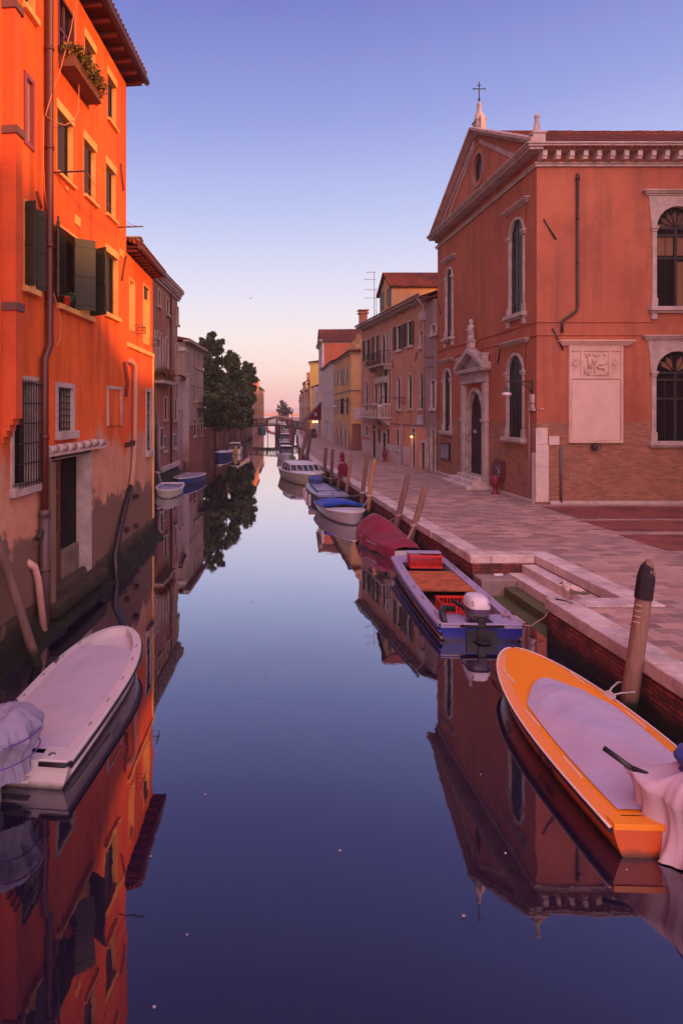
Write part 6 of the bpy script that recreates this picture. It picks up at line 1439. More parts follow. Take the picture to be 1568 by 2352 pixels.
def crate(label, p_, g, w_=.62, l_=.42, h_=.32, tilt=0):
    t = thing('crate', label, 'crate', (0, 0, 0), 'red plastic crates in the work boat'); m = MB(); rib = MB()
    for z in (0, h_-.05): m.box(-w_/2, w_/2, -l_/2, -l_/2+.02, z, z+.05); m.box(-w_/2, w_/2, l_/2-.02, l_/2, z, z+.05); m.box(-w_/2, -w_/2+.02, -l_/2+.02, l_/2-.02, z, z+.05); m.box(w_/2-.02, w_/2, -l_/2+.02, l_/2-.02, z, z+.05)
    m.box(-w_/2+.02, w_/2-.02, -l_/2+.02, l_/2-.02, 0, .02)
    n_ = 12
    for i in range(n_):
        x = -w_/2+.01+i*(w_-.06)/(n_-1)
        for y in (-l_/2+.004, l_/2-.016): rib.box(x, x+.032, y, y+.012, .05, h_-.05)
    for i in range(8):
        y = -l_/2+.03+i*(l_-.09)/7
        for x in (-w_/2+.004, w_/2-.016): rib.box(x, x+.012, y, y+.032, .05, h_-.05)
    for z in (h_*.5,): rib.box(-w_/2+.002, w_/2-.002, -l_/2+.001, -l_/2+.010, z, z+.03)
    m.build('frame', REDP, t); rib.build('slat_side', plain('red_plastic_dark', (.42,.015,.012), .5), t)
    t.location = p_; t.rotation_euler = (tilt, 0, g); return t
p_, g = boat_at(bb_, .0, 4.55, .36); crb = crate('red plastic crate standing beyond the orange boards near the bow', p_, g, .86, .42, .34)
p_, g = boat_at(bb_, -.42, 4.86, .50); 
p_, g = boat_at(bb_, .05, 1.55, .08); crate('red slatted crate lying low between the boards and the motor', p_, g, .95, .62, .28)
MB().box(-.46, .46, .02, .30, .342, .375).build('lid', LIL, crb, bevel=.01)
rp3 = thing('mooring_rope', 'slack pale rope from the blue work boat stern to the quay corner', 'rope', (5.5, 12.4, .5)); m = MB(); m.tube([(5.42, 12.85, .38), (5.5, 12.6, .30), (5.7, 12.45, .32), (5.95, 12.42, .50), (6.1, 12.3, .86)], .012, 5)
for i in range(4): m.tube([(5.40+.07*math.cos(g), 12.85+.03*i, .36+.05*math.sin(g)) for g in [2*math.pi*k_/8 for k_ in range(9)]], .011, 5)
m.build('rope', plain('rope_pink', (.42,.24,.24), .9), rp3)
# --- maroon covered boat
mb_ = thing('covered_boat', 'small boat hidden under a baggy maroon tarpaulin', 'boat'); hm = Hull(4.12, 1.5, .30, .12, .4, .55, .5, .6, tumble=.12)
hm.hull().build('hull', WH, mb_)
def tarp(a_, b_):
    x = a_*2-1; t = .0+b_*1.0; bb2 = hm.b(min(t, .995))+.05; k_ = abs(x); z = hm.z(t)
    if k_ > .62: u = (k_-.62)/.38; px = bb2*(.9+.1*u); pz = z+.06-.30*u
    else: px = bb2*.9*k_/.62; pz = z+.06+(.22+.32*max(0, math.sin(math.pi*min(1, max(0, (t-.35)/.65)))))*(1-(k_/.62)**1.5)*min(1, 6*t+.3)*min(1, 8*(1-t)+.1)
    q = Vector((math.copysign(px, x), hm.L*t*1.02-.05, pz)); q += .06*Vector(noise.noise_vector(q*1.9))+.03*Vector(noise.noise_vector(q*4.5)); q.z += .035*math.sin(q.y*5+3*x)*k_; return q
MB().grid(tarp, 36, 44).build('tarpaulin', cloth('maroon_tarp', (.24,.018,.045), .65, (.15,.012,.035), .3, 2), mb_)
m = MB(); m.tube([(-.5, 2.9, .62), (-.1, 3.0, .86), (.3, 3.05, .72)], .02, 6).tube([(.0, 2.8, .84), (.1, 3.1, .86), (.0, 3.4, .76)], .03, 6); m.build('tie_cord', RP, mb_)
place(mb_, (5.05, 19.3), (4.6, 23.4))
# --- white boat with blue cover
w2_ = thing('motor_boat', 'small white boat with a rolled bright blue cover, bow towards the viewer', 'boat'); h2_ = Hull(4.4, 1.82, .40, .14, .45, .9, .35, .62, tumble=.22)
h2_.hull().build('hull', WH, w2_); h2_.gunwale(.06, .02, .03, inner=.05).build('gunwale', WH, w2_); h2_.sheet(.5, 1, .05, .01, .06, noi=0).build('foredeck', WH, w2_)
m = h2_.sheet(.02, .60, -.02, .05, .22, 20, 20, .08, 2.5); m.build('cover', cloth('blue_cover', (.02,.07,.40), .7, (.015,.045,.28), .3, 2.5), w2_)
m = MB(); m.tube([h2_.rim(.58, sd, 0, .12) for sd in (-1, 1)][0:1]+[Vector((0, h2_.L*.60, h2_.z(.6)+.26))]+[h2_.rim(.58, 1, 0, .12)], .075, 8); m.build('cover_roll', MATS['blue_cover'], w2_)
m = MB(); cleat(m, (0, 3.95, .74), .04); m.each('cleat', MATS['steel'], w2_); place(w2_, (4.15, 29.3), (4.45, 24.9))
# --- dark blue boat with grey hatch and fenders
d2 = thing('motor_boat', 'dark blue boat with grey hard cover, white fenders and a blue hood', 'boat'); hd = Hull(5.2, 1.66, .40, .1, .4, .92, .3, .55)
hd.hull().build('hull', paint('dark_blue_hull', (.02,.026,.07), .35), d2); GC = paint('grey_cover', (.24,.22,.32), .35, .5, .2)
hd.gunwale(.10, .03, .04).build('gunwale', GC, d2); hd.sheet(.0, .78, .02, .03, .09, 14, 20, .01).build('hard_cover', GC, d2); hd.sheet(.75, 1, .02, .03, .03, noi=0).build('foredeck', GC, d2)
m = MB(); m.tube([(-.62, .9, .50), (-.5, 3.4, .54)], .03, 6).tube([(.62, .9, .50), (.5, 3.4, .54)], .03, 6).tube([(-.6, 1.0, .51), (.6, 1.0, .51)], .025, 6); m.lathe([(.04, 0), (.04, .04)], (0, .2, .46), 8); m.build('hatch_rail', MATS['black_rubber'], d2)
drape((-.1, 4.05), .42, .55, 1.0, .45, 5, .02, 28, 12, 1.0, seed=3).build('hood', cloth('blue_hood', (.055,.075,.24), .8), d2)
for i, (t, sd) in enumerate(((.72, -1), (.45, -1), (.25, -1), (.22, 1), (.55, 1))):
    q = hd.rim(t, sd, -.10, -.1); f_ = MB().lathe([(.01, -.50), (.06, -.47), (.08, -.36), (.08, -.12), (.05, -.04), (.012, 0)], (q.x, q.y, q.z), 10); f_.tube([(q.x, q.y, q.z-.02), tuple(hd.rim(t, sd, 0, .03))], .008, 4); f_.build('fender', plain('fender_white', (.58,.45,.46), .5), d2)
m = MB(); m.box(-.12, .12, -.35, -.05, -.5, .28); m.build('outboard_motor', plain('pink_grey_motor', (.28,.2,.22), .4), d2, bevel=.03); place(d2, (4.5, 31.1), (4.1, 36.5))
# --- cream cabin boat
cr = thing('cabin_boat', 'cream cabin boat with curved windscreen and pale roof', 'boat'); hc = Hull(6.4, 2.5, .66, .1, .5, .85, .35, .58, tumble=.14)
hc.hull().build('hull', paint('cream_hull', (.42,.33,.25), .35), cr); hc.gunwale(.10, .03, .04).build('gunwale', WH, cr); hc.sheet(.6, 1, .08, .02, .06, noi=0).build('foredeck', WH, cr); hc.sheet(.0, .6, .08, -.3, 0, noi=0).build('cockpit_floor', plain('boat_floor', (.06,.035,.04), .8), cr)
def cab(t, x, z): return Vector((x*(hc.b(t)-.18), hc.L*t, z))
m = MB(); ns = 10
bot = [cab(.62+.05*(1-(2*i/ns-1)**2), 2*i/ns-1, .74) for i in range(ns+1)]; tp = [cab(.53+.04*(1-(2*i/ns-1)**2), (2*i/ns-1)*.88, 1.10) for i in range(ns+1)]
for i in range(ns): m.quad(bot[i], bot[i+1], tp[i+1], tp[i])
for sd in (0, -1):
    b0 = bot[sd]; t0_ = tp[sd]; m.quad(b0, t0_, Vector((t0_.x, 1.2, 1.10)), Vector((b0.x, 1.0, .74)))
m.build('windscreen', glass('boat_glass', (.05,.05,.07), .08), cr)
m = MB()
for i in range(0, ns+1, 2): m.tube([bot[i], tp[i]], .03, 5)
m.tube(bot, .03, 5); m.tube(tp, .03, 5)
for b0, t0_ in ((bot[0], tp[0]), (bot[-1], tp[-1])):
    for yy in (1.1, 2.0, 2.9): m.tube([Vector((b0.x, yy, .72)), Vector((t0_.x, yy, 1.10))], .03, 5)
m.build('window_frame', WH, cr)
m = MB(); m.prism([tp[i]+Vector((0, 0, .01)) for i in range(ns+1)]+[Vector((tp[-1].x, 1.0, 1.11)), Vector((tp[0].x, 1.0, 1.11))], (0, 0, .06)); m.build('roof', paint('roof_white', (.55,.48,.52), .4), cr, bevel=.02)
m = MB(); m.lathe([(.05, 0), (.03, .05), (.06, .12), (.02, .15)], (0, 5.7, .75), 8); m.tube([(-.5, 4.5, .80), (-.35, 4.2, .9)], .02, 5).tube([(.4, 4.5, .80), (.55, 4.2, .9)], .02, 5); m.each('cleat', MATS['steel'], cr); place(cr, (3.6, 44.4), (4.4, 38.1))
# --- far boats
def small_boat(label, stern, bow, B, H, hullc, topc, kind='motor_boat', cabin=None, group=None, cover=True, rise=.1):
    t = thing(kind, label, 'boat', (0, 0, 0), group); Ln = (Vector(bow)-Vector(stern)).length; h = Hull(Ln, B, H, rise, .3, .85, .35, .6)
    h.hull(14).build('hull', hullc, t); h.gunwale(.07, .02, .03, n=18).build('gunwale', WH, t)
    if cover: h.sheet(.03, 1, .06, .02, .12, 8, 12, .04).build('cover', topc, t)
    if cabin:
        m = MB(); a_, b_, z1, cmat = cabin
        q = [Vector((sx*(h.b(.5)-.12)*k_, h.L*tt, zz)) for zz, k_, off in ((h.H+.05, 1, 0), (z1, .82, .05)) for tt in (a_+off, b_-off*1.5) for sx in (-1, 1)]
        m.add(q, [[0,2,3,1],[4,5,7,6],[0,1,5,4],[2,6,7,3],[0,4,6,2],[1,3,7,5]]); cb_ = m.build('cabin', cmat, t, bevel=.05)
        MB().box(-(h.b(.5)-.1)*.85, (h.b(.5)-.1)*.85, h.L*a_, h.L*b_*.98, z1, z1+.06).build('roof', WH, cb_, bevel=.02)
    place(t, stern, bow); return t, h
TEAL = paint('teal_hull', (.05,.22,.22), .4); BLU = paint('blue_hull', (.02,.05,.20), .45); BRW = paint('brown_hull', (.10,.04,.03), .4); GLB = MATS['boat_glass']
sb, hs_ = small_boat('teal and white boat with a curved windscreen, beyond the cream cabin boat', (4.0, 61), (4.15, 56), 1.4, .6, WH, cloth('pale_cover', (.5,.42,.45), .8), cabin=(.35, .7, 1.35, GLB)); m = MB()
m.box(-.74, -.45, 1.6, 4.3, -.1, .5); m.build('fender', TEAL, sb, bevel=.1)
small_boat('little brown boat with an ochre rim tucked behind the cream cabin boat', (4.75, 53.5), (4.2, 49.6), 1.4, .42, BRW, paint('ochre_top', (.5,.28,.12), .6))
small_boat('white boat with dark windscreen moored below the striped pole', (5.9, 88), (5.95, 83), 1.6, .7, WH, cloth('white_cover2', (.55,.5,.55), .8), cabin=(.3, .75, 1.5, GLB))
small_boat('boat with a red and pink bundled cover behind the teal boat', (5.15, 74), (5.0, 70), 1.4, .6, WH, cloth('red_cover2', (.4,.05,.06), .8))
small_boat('white hulled boat with dark stern between the red covered and windscreen boats', (5.4, 79.5), (5.3, 76), 1.4, .7, paint('dark_hull2', (.04,.03,.06), .4), cloth('white_cover2', (.55,.5,.55), .8))
small_boat('blue boat on the water just past the wooden bridge', (4.6, 150), (4.8, 145), 2.0, .9, TEAL, cloth('blue_cover', (.02,.07,.40), .7))
small_boat('grey boat moored on the right just past the wooden bridge', (9.4, 130), (9.0, 125), 1.6, .9, WH, cloth('pale_cover', (.5,.42,.45), .8), cabin=(.3, .7, 1.5, GLB))
s1_, h1_ = small_boat('small white rowing boat with blue thwarts by the brown palazzo', (-4.05, 37.2), (-3.9, 32.6), 1.5, .36, paint('bone_hull', (.50,.44,.36), .4), cloth('inner_white', (.6,.5,.55), .6), kind='rowing_boat', cover=False)
h1_.sheet(.02, .97, .07, -.14, 0, noi=0).build('inside', paint('inner_pink', (.45,.34,.38), .6), s1_); m = MB()
for t in (.25, .42): m.box(-h1_.b(t)+.05, h1_.b(t)-.05, h1_.L*t-.12, h1_.L*t+.12, .32, .36)
m.each('thwart', plain('blue_thwart', (.10,.11,.30), .6), s1_)
small_boat('blue rowing boat with grey cover behind the small white one', (-3.0, 42.4), (-3.85, 38.0), 1.5, .42, BLU, cloth('grey_cover3', (.22,.16,.20), .8), kind='rowing_boat')
small_boat('far blue boat with pale cover by the left garden wall', (-1.5, 64.8), (-2.2, 60.8), 1.6, .5, paint('navy2', (.02,.04,.16), .4), cloth('pale_cover', (.5,.42,.45), .8), kind='rowing_boat')
fb2, _ = small_boat('white boat with flat white roof by the left garden wall', (-.75, 66.5), (-.55, 71.5), 1.5, .55, WH, cloth('white_cover2', (.55,.5,.55), .8), cabin=(.05, .6, 1.15, GLB))
by = thing('buoy', 'round yellow buoy hanging at the stern of the white roofed boat', 'buoy', (-.68, 66.1, .4)); MB().lathe([(.02, .0), (.16, .06), (.22, .3), (.17, .7), (.1, .9), (.02, .95)], (-.62, 66.0, .0), 12).build('float', plain('buoy_yellow', (.5,.28,.04), .5), by)
# ================================================================== POLES
PW = wood('pole_wood', (.20,.105,.080), (.33,.19,.145)); PD = wood('pole_dark', (.085,.055,.065), (.15,.095,.10)); PY = wood('pole_orange', (.34,.16,.075), (.44,.23,.12))
def pole(label, base, top, r, mat, cap=None, group='mooring poles along the quay', point=True):
    b0 = Vector(base); t0_ = Vector(top); ax = t0_-b0; m = MB(); n_ = 14; b1 = b0-ax.normalized()*.9; L_ = (t0_-b1).length
    prof = []; 
    for i in range(n_+1):
        u = i/n_; prof.append((r*(1.05-.22*u)*(1+.05*noise.noise(Vector((u*7, b0.x, b0.y)))), u))
    pts = [b1.lerp(t0_, u)+Vector((noise.noise(Vector((u*2, b0.y, 1)))*.03, noise.noise(Vector((u*2, b0.y, 9)))*.03, 0)) for _, u in prof]; rs = [p_[0] for p_ in prof]
    if point: e_ = (pts[-1]-pts[-2]).normalized(); pts += [pts[-1]+e_*.10, pts[-1]+e_*.17]; rs += [r*.6, r*.28]
    m.tube(pts, rs, 12); o = thing('mooring_pole', label, 'mooring pole', b0, group)
    body_ = m.build('post', mat, o)
    if cap:
        e_ = (t0_-b0).normalized(); c0 = pts[-3 if point else -1]; k_ = MB()
        k_.tube([t0_-e_*.42, t0_-e_*.1, t0_+e_*.06, t0_+e_*.15], [r*1.0, r*.98, r*.74, r*.28], 9, smooth=False); k_.build('tar_cap', cap, o)
    return o
o = pole('thick leaning pole with black tarred top beside the yellow boat', (5.78, 9.46, 0), (6.06, 9.46, 2.16), .125, PW, plain('tar', (.02,.012,.018), .7)); 
m = MB()
for i in range(4): e_ = Vector((.28, 0, 2.16)).normalized(); c = Vector((5.78, 9.46, 0))+e_*(1.42+.085*i); ang = [math.pi*1.05+.8*k_/5 for k_ in range(6)]; m.tube([c+Vector((.118*math.cos(g), .118*math.sin(g), 0)) for g in ang], .016, 5)
m.each('scratch_mark', plain('scraped_wood', (.42,.26,.22), .8), o)
pole('leaning grey pole with split tip, next beyond the water steps', (5.52, 21.0, 0), (6.09, 21.0, 2.0), .115, PW)
pole('leaning rounded pole, second beyond the water steps', (5.45, 22.7, 0), (5.97, 22.7, 2.15), .12, wood('pole_red', (.17,.085,.085), (.26,.14,.13)))
pole('slim bright orange brown pole by the blue covered boat', (5.38, 27.2, 0), (5.72, 27.2, 2.5), .095, PY, point=False)
pole('slim brown pole just behind the bright orange one', (5.45, 29.0, 0), (5.76, 29.0, 2.45), .105, wood('pole_brown', (.16,.075,.06), (.24,.12,.09)), point=False)
pole('pointed weathered pole between the red draped and brown poles', (5.40, 32.8, 0), (5.68, 32.8, 2.25), .10, PW)
o = pole('pole draped with a dark red cloth', (5.33, 35.2, 0), (5.60, 35.2, 2.1), .10, wood('pole_brown', (.16,.075,.06), (.24,.12,.09)), point=False)
cl_ = thing('draped_cloth', 'dark red cloth hood tied over a mooring pole', 'cloth', (5.55, 35.2, 1.2)); MR = cloth('dark_red_cloth', (.16,.012,.03), .8, (.10,.01,.025), .3, 4)
drape((5.60, 35.2), .14, .14, 2.28, 1.70, 6, .01, 24, 10, .8, seed=1).build('hood', MR, cl_); m = drape((5.62, 35.15), .27, .24, 1.72, .95, 7, .05, 32, 14, 1.15, seed=4); m.build('skirt', MR, cl_); m = MB(); m.tube(ringpts((5.6, 35.2), .14, .14, 1.70), .02, 5, cap=False); m.build('tie', RP, cl_)
pole('dark grey pole nearer of the pair at the cream boat', (5.30, 37.7, 0), (5.43, 37.7, 2.3), .11, PD, point=False)
pole('dark grey pole farther of the pair at the cream boat', (5.20, 40.0, 0), (5.33, 40.0, 2.23), .12, PD, point=False)
pole('thick dark pole with bent top by the quay bend', (5.0, 49.7, 0), (5.45, 49.7, 3.0), .17, PD)
pole('thick leaning orange brown pole by the quay bend', (4.6, 51.5, 0), (5.4, 51.5, 3.0), .19, wood('pole_red', (.17,.085,.085), (.26,.14,.13)))
for i, (x_, y_, z_, lb) in enumerate(((5.2, 63, 2.6, 'first dark pole past the thick pair'), (5.35, 66, 2.7, 'second dark pole past the thick pair'), (5.7, 70, 2.9, 'third dark pole past the thick pair'), (6.9, 86, 3.0, 'distant pole nearer the wooden bridge'), (7.6, 93, 3.1, 'distant pole close by the wooden bridge'), (9.4, 118, 5.2, 'tall thin pole just past the wooden bridge'))): pole(lb, (x_-.2, y_, 0), (x_+.05, y_, z_), .14 if i < 5 else .08, PD, point=False)
sp_ = thing('striped_pole', 'red and white spiral striped pole near the wooden bridge', 'mooring pole', (6.0, 78, 0), 'mooring poles along the quay'); m = MB(); m2 = MB()
m.tube([(6.0, 78, -.5), (6.0, 78, 2.5)], .11, 12); m.build('post', plain('stripe_red', (.25,.02,.03), .5), sp_)
m2 = MB(); m2.tube([(6.0+.10*math.cos(g), 78+.10*math.sin(g), .2+g*.09) for g in [i*.3 for i in range(60)]], .035, 5); m2.build('stripe', plain('stripe_white', (.5,.42,.45), .5), sp_)
o = pole('long dark pole leaning against the orange house on the left', (-3.62, 11.3, 0), (-4.48, 11.0, 2.95), .088, wood('pole_left', (.13,.075,.065), (.22,.13,.11)), group='leaning poles on the left bank', point=False)
pole('thin dark pole before the brown palazzo water door', (-4.75, 36.5, 0), (-4.95, 36.5, 4.6), .07, PD, group='leaning poles on the left bank', point=False)
def line_(label, a_, b_, sag=.15, mat=None, r=.014):
    a_, b_ = Vector(a_), Vector(b_); t = thing('mooring_rope', label, 'rope', a_); m = MB(); e_ = [a_.lerp(b_, i/10)-Vector((0, 0, sag*4*(i/10)*(1-i/10))) for i in range(11)]; m.tube(e_, r, 5)
    for k_ in range(3): m.tube([b_+Vector((.125*math.cos(g), .125*math.sin(g), .03*k_)) for g in [2*math.pi*i/12 for i in range(13)]], r, 5, cap=False)
    m.build('rope', mat or RP, t)
line_('rope from the maroon covered boat up to the leaning grey pole', (5.0, 19.6, .45), (5.72, 21.0, .75), .08)
line_('rope from the maroon covered boat bow to the leaning rounded pole', (4.8, 23.0, .5), (5.62, 22.7, .8), .10, MATS['rope_pink'])
line_('rope from the small white boat with blue cover to the orange brown pole', (4.5, 25.0, .55), (5.48, 27.2, .9), .15)
line_('rope from the dark blue boat stern to the slim brown pole', (5.1, 31.3, .45), (5.54, 29.0, .8), .12)
line_('rope from the cream cabin boat bow to the pointed weathered pole', (4.7, 38.4, .75), (5.50, 35.2, .95), .2)
line_('rope from the small white rowing boat to the thin dark pole', (-4.0, 33.2, .4), (-4.80, 36.5, 1.0), .1)
# ================================================================== SMALL THINGS
def hydrant(label, x, y):
    t = thing('hydrant', label, 'hydrant', (x, y, .85), 'red fire hydrants'); m = MB()
    m.lathe([(.20, .85), (.20, .89), (.13, .92), (.11, 1.05), (.11, 1.22), (.17, 1.26), (.19, 1.36), (.19, 1.52), (.16, 1.60), (.08, 1.68), (.05, 1.70)], (x, y, 0), 14); m.build('body', paint('hydrant_red', (.20,.008,.018), .5), t)
    m = MB(); m.lathe([(.07, -.25), (.07, .25)], (x, y, 1.42), 10, 'Y'); m.build('outlet', MATS['hydrant_red'], t)
q = at_z(1125.5, 1132, .85); hydrant('red fire hydrant beside the church door steps', 11.35, 28.3)
hydrant('red fire hydrant against the white dado of the brown pink palazzo', W1.p(W1.pix(cS(504, 1950))[0], 0, .35).x, W1.p(W1.pix(cS(504, 1950))[0], 0, .35).y)
bt = thing('bottle', 'white plastic bottle with blue cap on the worn landing', 'bottle', (6.45, 15.85, .40)); m = MB(); m.lathe([(.02, -.13), (.038, -.12), (.04, 0), (.038, .08), (.018, .11)], (6.45, 15.85, .442), 12, 'X'); m.build('body', plain('bottle_white', (.62,.55,.6), .3, .5), bt); MB().lathe([(.02, .11), (.02, .14)], (6.45, 15.85, .442), 10, 'X').build('cap', plain('cap_blue', (.03,.10,.35), .5), bt)
# standing gull
q = Vector((6.42, 12.32, .88)); gl = thing('seagull', 'young brown and white seagull standing on the coping by the steps', 'bird', q)
m = MB(); pts = [q+Vector(p) for p in ((-.13, 0, .17), (-.10, 0, .20), (-.03, 0, .215), (.08, 0, .20), (.19, 0, .155), (.30, 0, .105), (.38, 0, .08))]
m.tube(pts, [.035, .072, .088, .088, .065, .035, .012], 14); m.tube([q+Vector(p) for p in ((-.08, 0, .20), (-.125, 0, .26), (-.135, 0, .31), (-.135, 0, .335), (-.14, 0, .375))], [.062, .05, .048, .05, .018], 12)
bo = m.build('body', plain('gull_white', (.52,.38,.34), .8, .2, 0, .3, 18), gl, sub=1)
m = MB()
for sd in (-1, 1):
    m.grid(lambda a_, b_: q+Vector((-.06+.42*a_, sd*(.092-.06*a_*a_-.03*abs(b_-.5)), .245-.10*a_-.12*b_*(1-.6*a_))), 8, 4)
m.each('wing', plain('gull_brown', (.15,.095,.085), .9, .1, 0, .5, 30), gl)
m = MB(); m.tube([q+Vector((-.175, 0, .325)), q+Vector((-.225, 0, .312)), q+Vector((-.235, 0, .30))], [.016, .011, .003], 7); m.build('beak', plain('beak_dark', (.06,.035,.03), .6), gl)
m = MB(); 
for sd in (-1, 1): m.lathe([(.002, -.008), (.009, 0), (.002, .008)], q+Vector((-.155, sd*.038, .335)), 8)
m.each('eye', plain('eye_black', (.01,.01,.01), .2), gl)
m = MB()
for sd in (-1, 1): m.mark().tube([q+Vector((.02, sd*.03, .14)), q+Vector((.0, sd*.03, .07)), q+Vector((.01, sd*.03, .005))], [.014, .008, .008], 6); m.add([q+Vector(p) for p in ((.01, sd*.03, .006), (-.06, sd*.03-.025, .002), (-.065, sd*.03, .002), (-.06, sd*.03+.025, .002))], [[0, 1, 2, 3]])
m.each('leg', plain('gull_leg', (.35,.18,.15), .7), gl)
q = at_y(576, 685, 75); fg_ = thing('seagull', 'white seagull gliding in the pale sky over the canal', 'bird', q); m = MB(); m.tube([q+Vector(p) for p in ((-.20, 0, -.05), (-.08, 0, -.02), (.05, 0, 0), (.2, 0, .03))], [.02, .06, .06, .015], 8); m.build('body', plain('gull_white2', (.6,.5,.5), .8), fg_)
m = MB()
for sd in (-1, 1):
    m.mark(); P_ = [Vector((0, 0, .03)), Vector((sd*.22, .02, .13)), Vector((sd*.42, -.02, .10)), Vector((sd*.6, -.1, .04+.1*(sd > 0)))]
    for a_, b_, wa, wb_ in zip(P_, P_[1:], (.14, .12, .08), (.12, .08, .01)): m.add([q+a_, q+b_, q+b_+Vector((0, wb_, .012)), q+a_+Vector((0, wa, .012)), q+a_+Vector((0, wa*.5, .02)), q+b_+Vector((0, wb_*.5, .02))], [[0, 1, 5, 4], [4, 5, 2, 3], [0, 1, 2, 3]])
m.each('wing', plain('gull_grey', (.28,.24,.26), .8), fg_)
# awning, planter
aw = thing('awning', 'dark maroon restaurant awning on the white palace front', 'awning', (10.6, 95, 3.3)); m = MB()
A1, A2, B1, B2 = Vector((9.6, 93.2, 3.3)), Vector((9.6, 98.6, 3.3)), Vector((11.8, 93.2, 5.9)), Vector((12.1, 98.6, 5.9)); dn = Vector((0, 0, -.10)); m.add([A1, A2, B2, B1, A1+dn, A2+dn, B2+dn, B1+dn], [[0,1,2,3],[4,5,6,7],[0,1,5,4],[1,2,6,5],[2,3,7,6],[3,0,4,7]]); m.poly([A1, B1, Vector((11.8, 93.2, 3.3))]); m.poly([A2, B2, Vector((12.1, 98.6, 3.3))]); m.box(9.58, 9.62, 93.2, 98.6, 2.9, 3.3); m.build('canopy', MR, aw)
m = MB(); m.obox((10.9, 93.15, 4.15), (.18, 0, 0), (0, .01, 0), (0, 0, .22)); m.build('emblem', plain('emblem_white', (.45,.36,.42), .7), aw)
ll = thing('restaurant_lamp', 'pair of glowing lamps under the maroon awning', 'lamp', (10.8, 93.5, 2.9)); m = MB()
for dx in (-.22, .22): m.lathe([(.02, -.14), (.16, -.06), (.16, .06), (.02, .14)], (10.85+dx, 93.4, 3.02), 10)
m.each('globe', emit('lamp_glow', (1, .42, .08), 14), ll)
pt = thing('potted_palm', 'big leafy palm in a brown pot outside the restaurant', 'potted plant', (10.1, 88.5, .85)); m = MB(); m.lathe([(.30, .85), (.42, 1.3), (.46, 1.5), (.42, 1.52)], (10.1, 88.5, 0), 14); m.build('pot', plain('brown_pot', (.16,.06,.045), .7), pt); m = MB(); rn = random.Random(3)
for i in range(60):
    g = rn.uniform(0, 6.28); e_ = rn.uniform(.2, 1.3); L_ = rn.uniform(.7, 1.15); d = Vector((math.cos(g)*math.cos(e_), math.sin(g)*math.cos(e_), math.sin(e_))); p0 = Vector((10.1, 88.5, 1.5)); sd = d.cross(Vector((0, 0, 1))).normalized()*.07; p1 = p0+d*L_*.6; p2 = p0+d*L_-Vector((0, 0, .25)); m.add([p0, p1+sd, p2, p1-sd], [[0, 1, 2, 3]])
m.build('fronds', plain('palm_dark', (.03,.03,.018), .7), pt)
# floating petals and leaves
rn = random.Random(21); fl = [(347, 1967), (472, 1825), (617, 1664), (609, 1553), (1103, 1779), (780, 1690+264), (1064, 2104), (1160, 1960), (355, 2313), (1438, 1998), (430, 2147), (590, 1612)]
for i, (x_, y_) in enumerate(fl):
    q = at_z(x_, y_, .006); s_ = rn.uniform(.006, .012); m = MB(); m.add([q+Vector((s_*1.6*math.cos(g), s_*math.sin(g), .004*math.cos(2*g))) for g in [2*math.pi*k_/7 for k_ in range(7)]], [list(range(7))])
    m.add([q+Vector((s_*1.4*math.cos(g), s_*.8*math.sin(g), .008+.004*math.cos(2*g))) for g in [2*math.pi*k_/7 for k_ in range(7)]], [list(range(7))])
    tag(m.build('petal', plain('petal_white', (.45,.38,.40), .8)), 'tiny pale petal floating on the dark water', 'petal', 'petals floating on the canal')
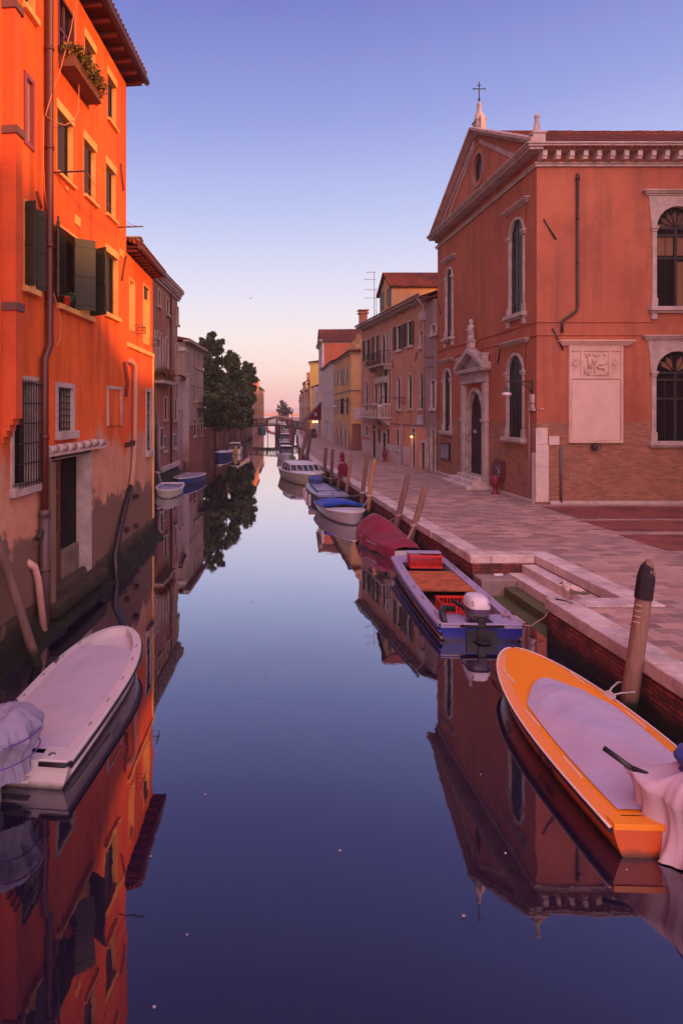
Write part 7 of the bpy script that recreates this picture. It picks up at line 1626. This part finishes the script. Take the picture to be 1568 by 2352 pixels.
# ================================================================== TREES
LV = [plain('leaf_dark', (.055,.080,.030), .7, .2, var=.3), plain('leaf_mid', (.12,.13,.045), .7, .2, var=.3), plain('leaf_black', (.026,.036,.018), .7, .2, var=.3)]
BARK = wood('bark', (.06,.04,.03), (.10,.07,.05))
def tree(label, Y, clumps, base, n, size, seed, mats=None):
    cs = [(at_y(x, y, Y+dy), r*Y/F) for x, y, r, dy in clumps]; b0 = Vector(base); t = thing('tree', label, 'tree', b0, 'trees behind the garden wall'); top_ = sum((c for c, _ in cs), Vector())/len(cs)
    m = MB(); mid = b0.lerp(top_, .6); m.tube([b0, b0.lerp(mid, .5)+Vector((.2, 0, 0)), mid], [.35, .28, .2], 9)
    for c, r in cs: m.tube([mid, mid.lerp(c, .55)+Vector((0, 0, .3)), c], [.14, .08, .03], 6)
    m.build('trunk', BARK, t)
    tot = sum(r**2.4 for _, r in cs); mats = mats or LV; per = MB(); rn = random.Random(seed)
    for c, r in cs:
        sub = [(c+Vector((rn.gauss(0, 1), rn.gauss(0, 1), rn.gauss(0, 1))).normalized()*r*rn.uniform(.35, 1.0), r*rn.uniform(.14, .50)) for _ in range(int(12+r*7))]
        for i in range(int(n*r**2.4/tot)):
            sc_c, sr = sub[rn.randrange(len(sub))]; d = Vector((rn.gauss(0, 1), rn.gauss(0, 1), rn.gauss(0, 1))).normalized(); q = sc_c+d*sr*(rn.random()**.4+(.35*rn.random() if rn.random() < .12 else 0))
            a_ = (d+Vector((rn.gauss(0, .7), rn.gauss(0, .7), rn.gauss(0, .7)))).normalized(); b_ = a_.cross(Vector((rn.gauss(0, 1), rn.gauss(0, 1), rn.gauss(0, 1)))).normalized(); s_ = size*rn.uniform(.6, 1.5)
            per.add([q-a_*s_, q+b_*s_*.6, q+a_*s_, q-b_*s_*.6], [[0, 1, 2, 3]], mi=rn.randrange(len(mats)))
    per.build('crown', list(mats), t)
tree('broad dark tree nearest to the grey house', 69, [(465, 793, 14, 6), (486, 783, 17, 2), (505, 798, 17, 0), (480, 822, 26, 4), (502, 850, 30, 0), (492, 900, 34, 0), (486, 948, 32, -1), (512, 925, 30, -2), (500, 970, 22, 0)], (-7, 70, .4), 30000, .20, 1)
tree('middle dark tree between the other two', 78, [(527, 818, 13, 0), (535, 840, 20, 0), (545, 872, 22, 2), (548, 915, 28, 0), (540, 955, 26, 0), (527, 890, 24, 0), (556, 975, 14, 0)], (-5, 79, .4), 21000, .21, 2)
tree('rightmost dark tree with airy top over the garden wall', 87, [(567, 842, 12, 0), (580, 852, 9, 0), (572, 868, 15, 0), (563, 900, 22, 0), (577, 890, 9, 0), (576, 918, 13, 0), (564, 945, 20, 0), (572, 968, 12, 0)], (-2.5, 88, .4), 15000, .20, 3)
tree('small pinkish spreading tree at the far canal end', 226, [(640, 940, 9, 0), (650, 930, 11, 0), (661, 942, 9, 0), (652, 945, 12, 0), (668, 946, 6, 0)], (14.5, 228, .85), 700, .35, 4, [plain('leaf_pink', (.16,.10,.10), .8), plain('leaf_far', (.07,.075,.05), .8)])

# ================================================================== AIR
hz = MB().box(-420, 600, -48, 3980, -1, 62); kz = bpy.data.materials.new('haze'); kz.use_nodes = True; t_ = kz.node_tree; t_.nodes.remove(t_.nodes['Principled BSDF'])
pv = t_.nodes.new('ShaderNodeVolumePrincipled'); pv.inputs['Color'].default_value = (.97, .92, .90, 1); pv.inputs['Density'].default_value = .0005; t_.links.new(pv.outputs[0], t_.nodes['Material Output'].inputs['Volume'])
struct(hz.build('haze', kz), 'stuff')
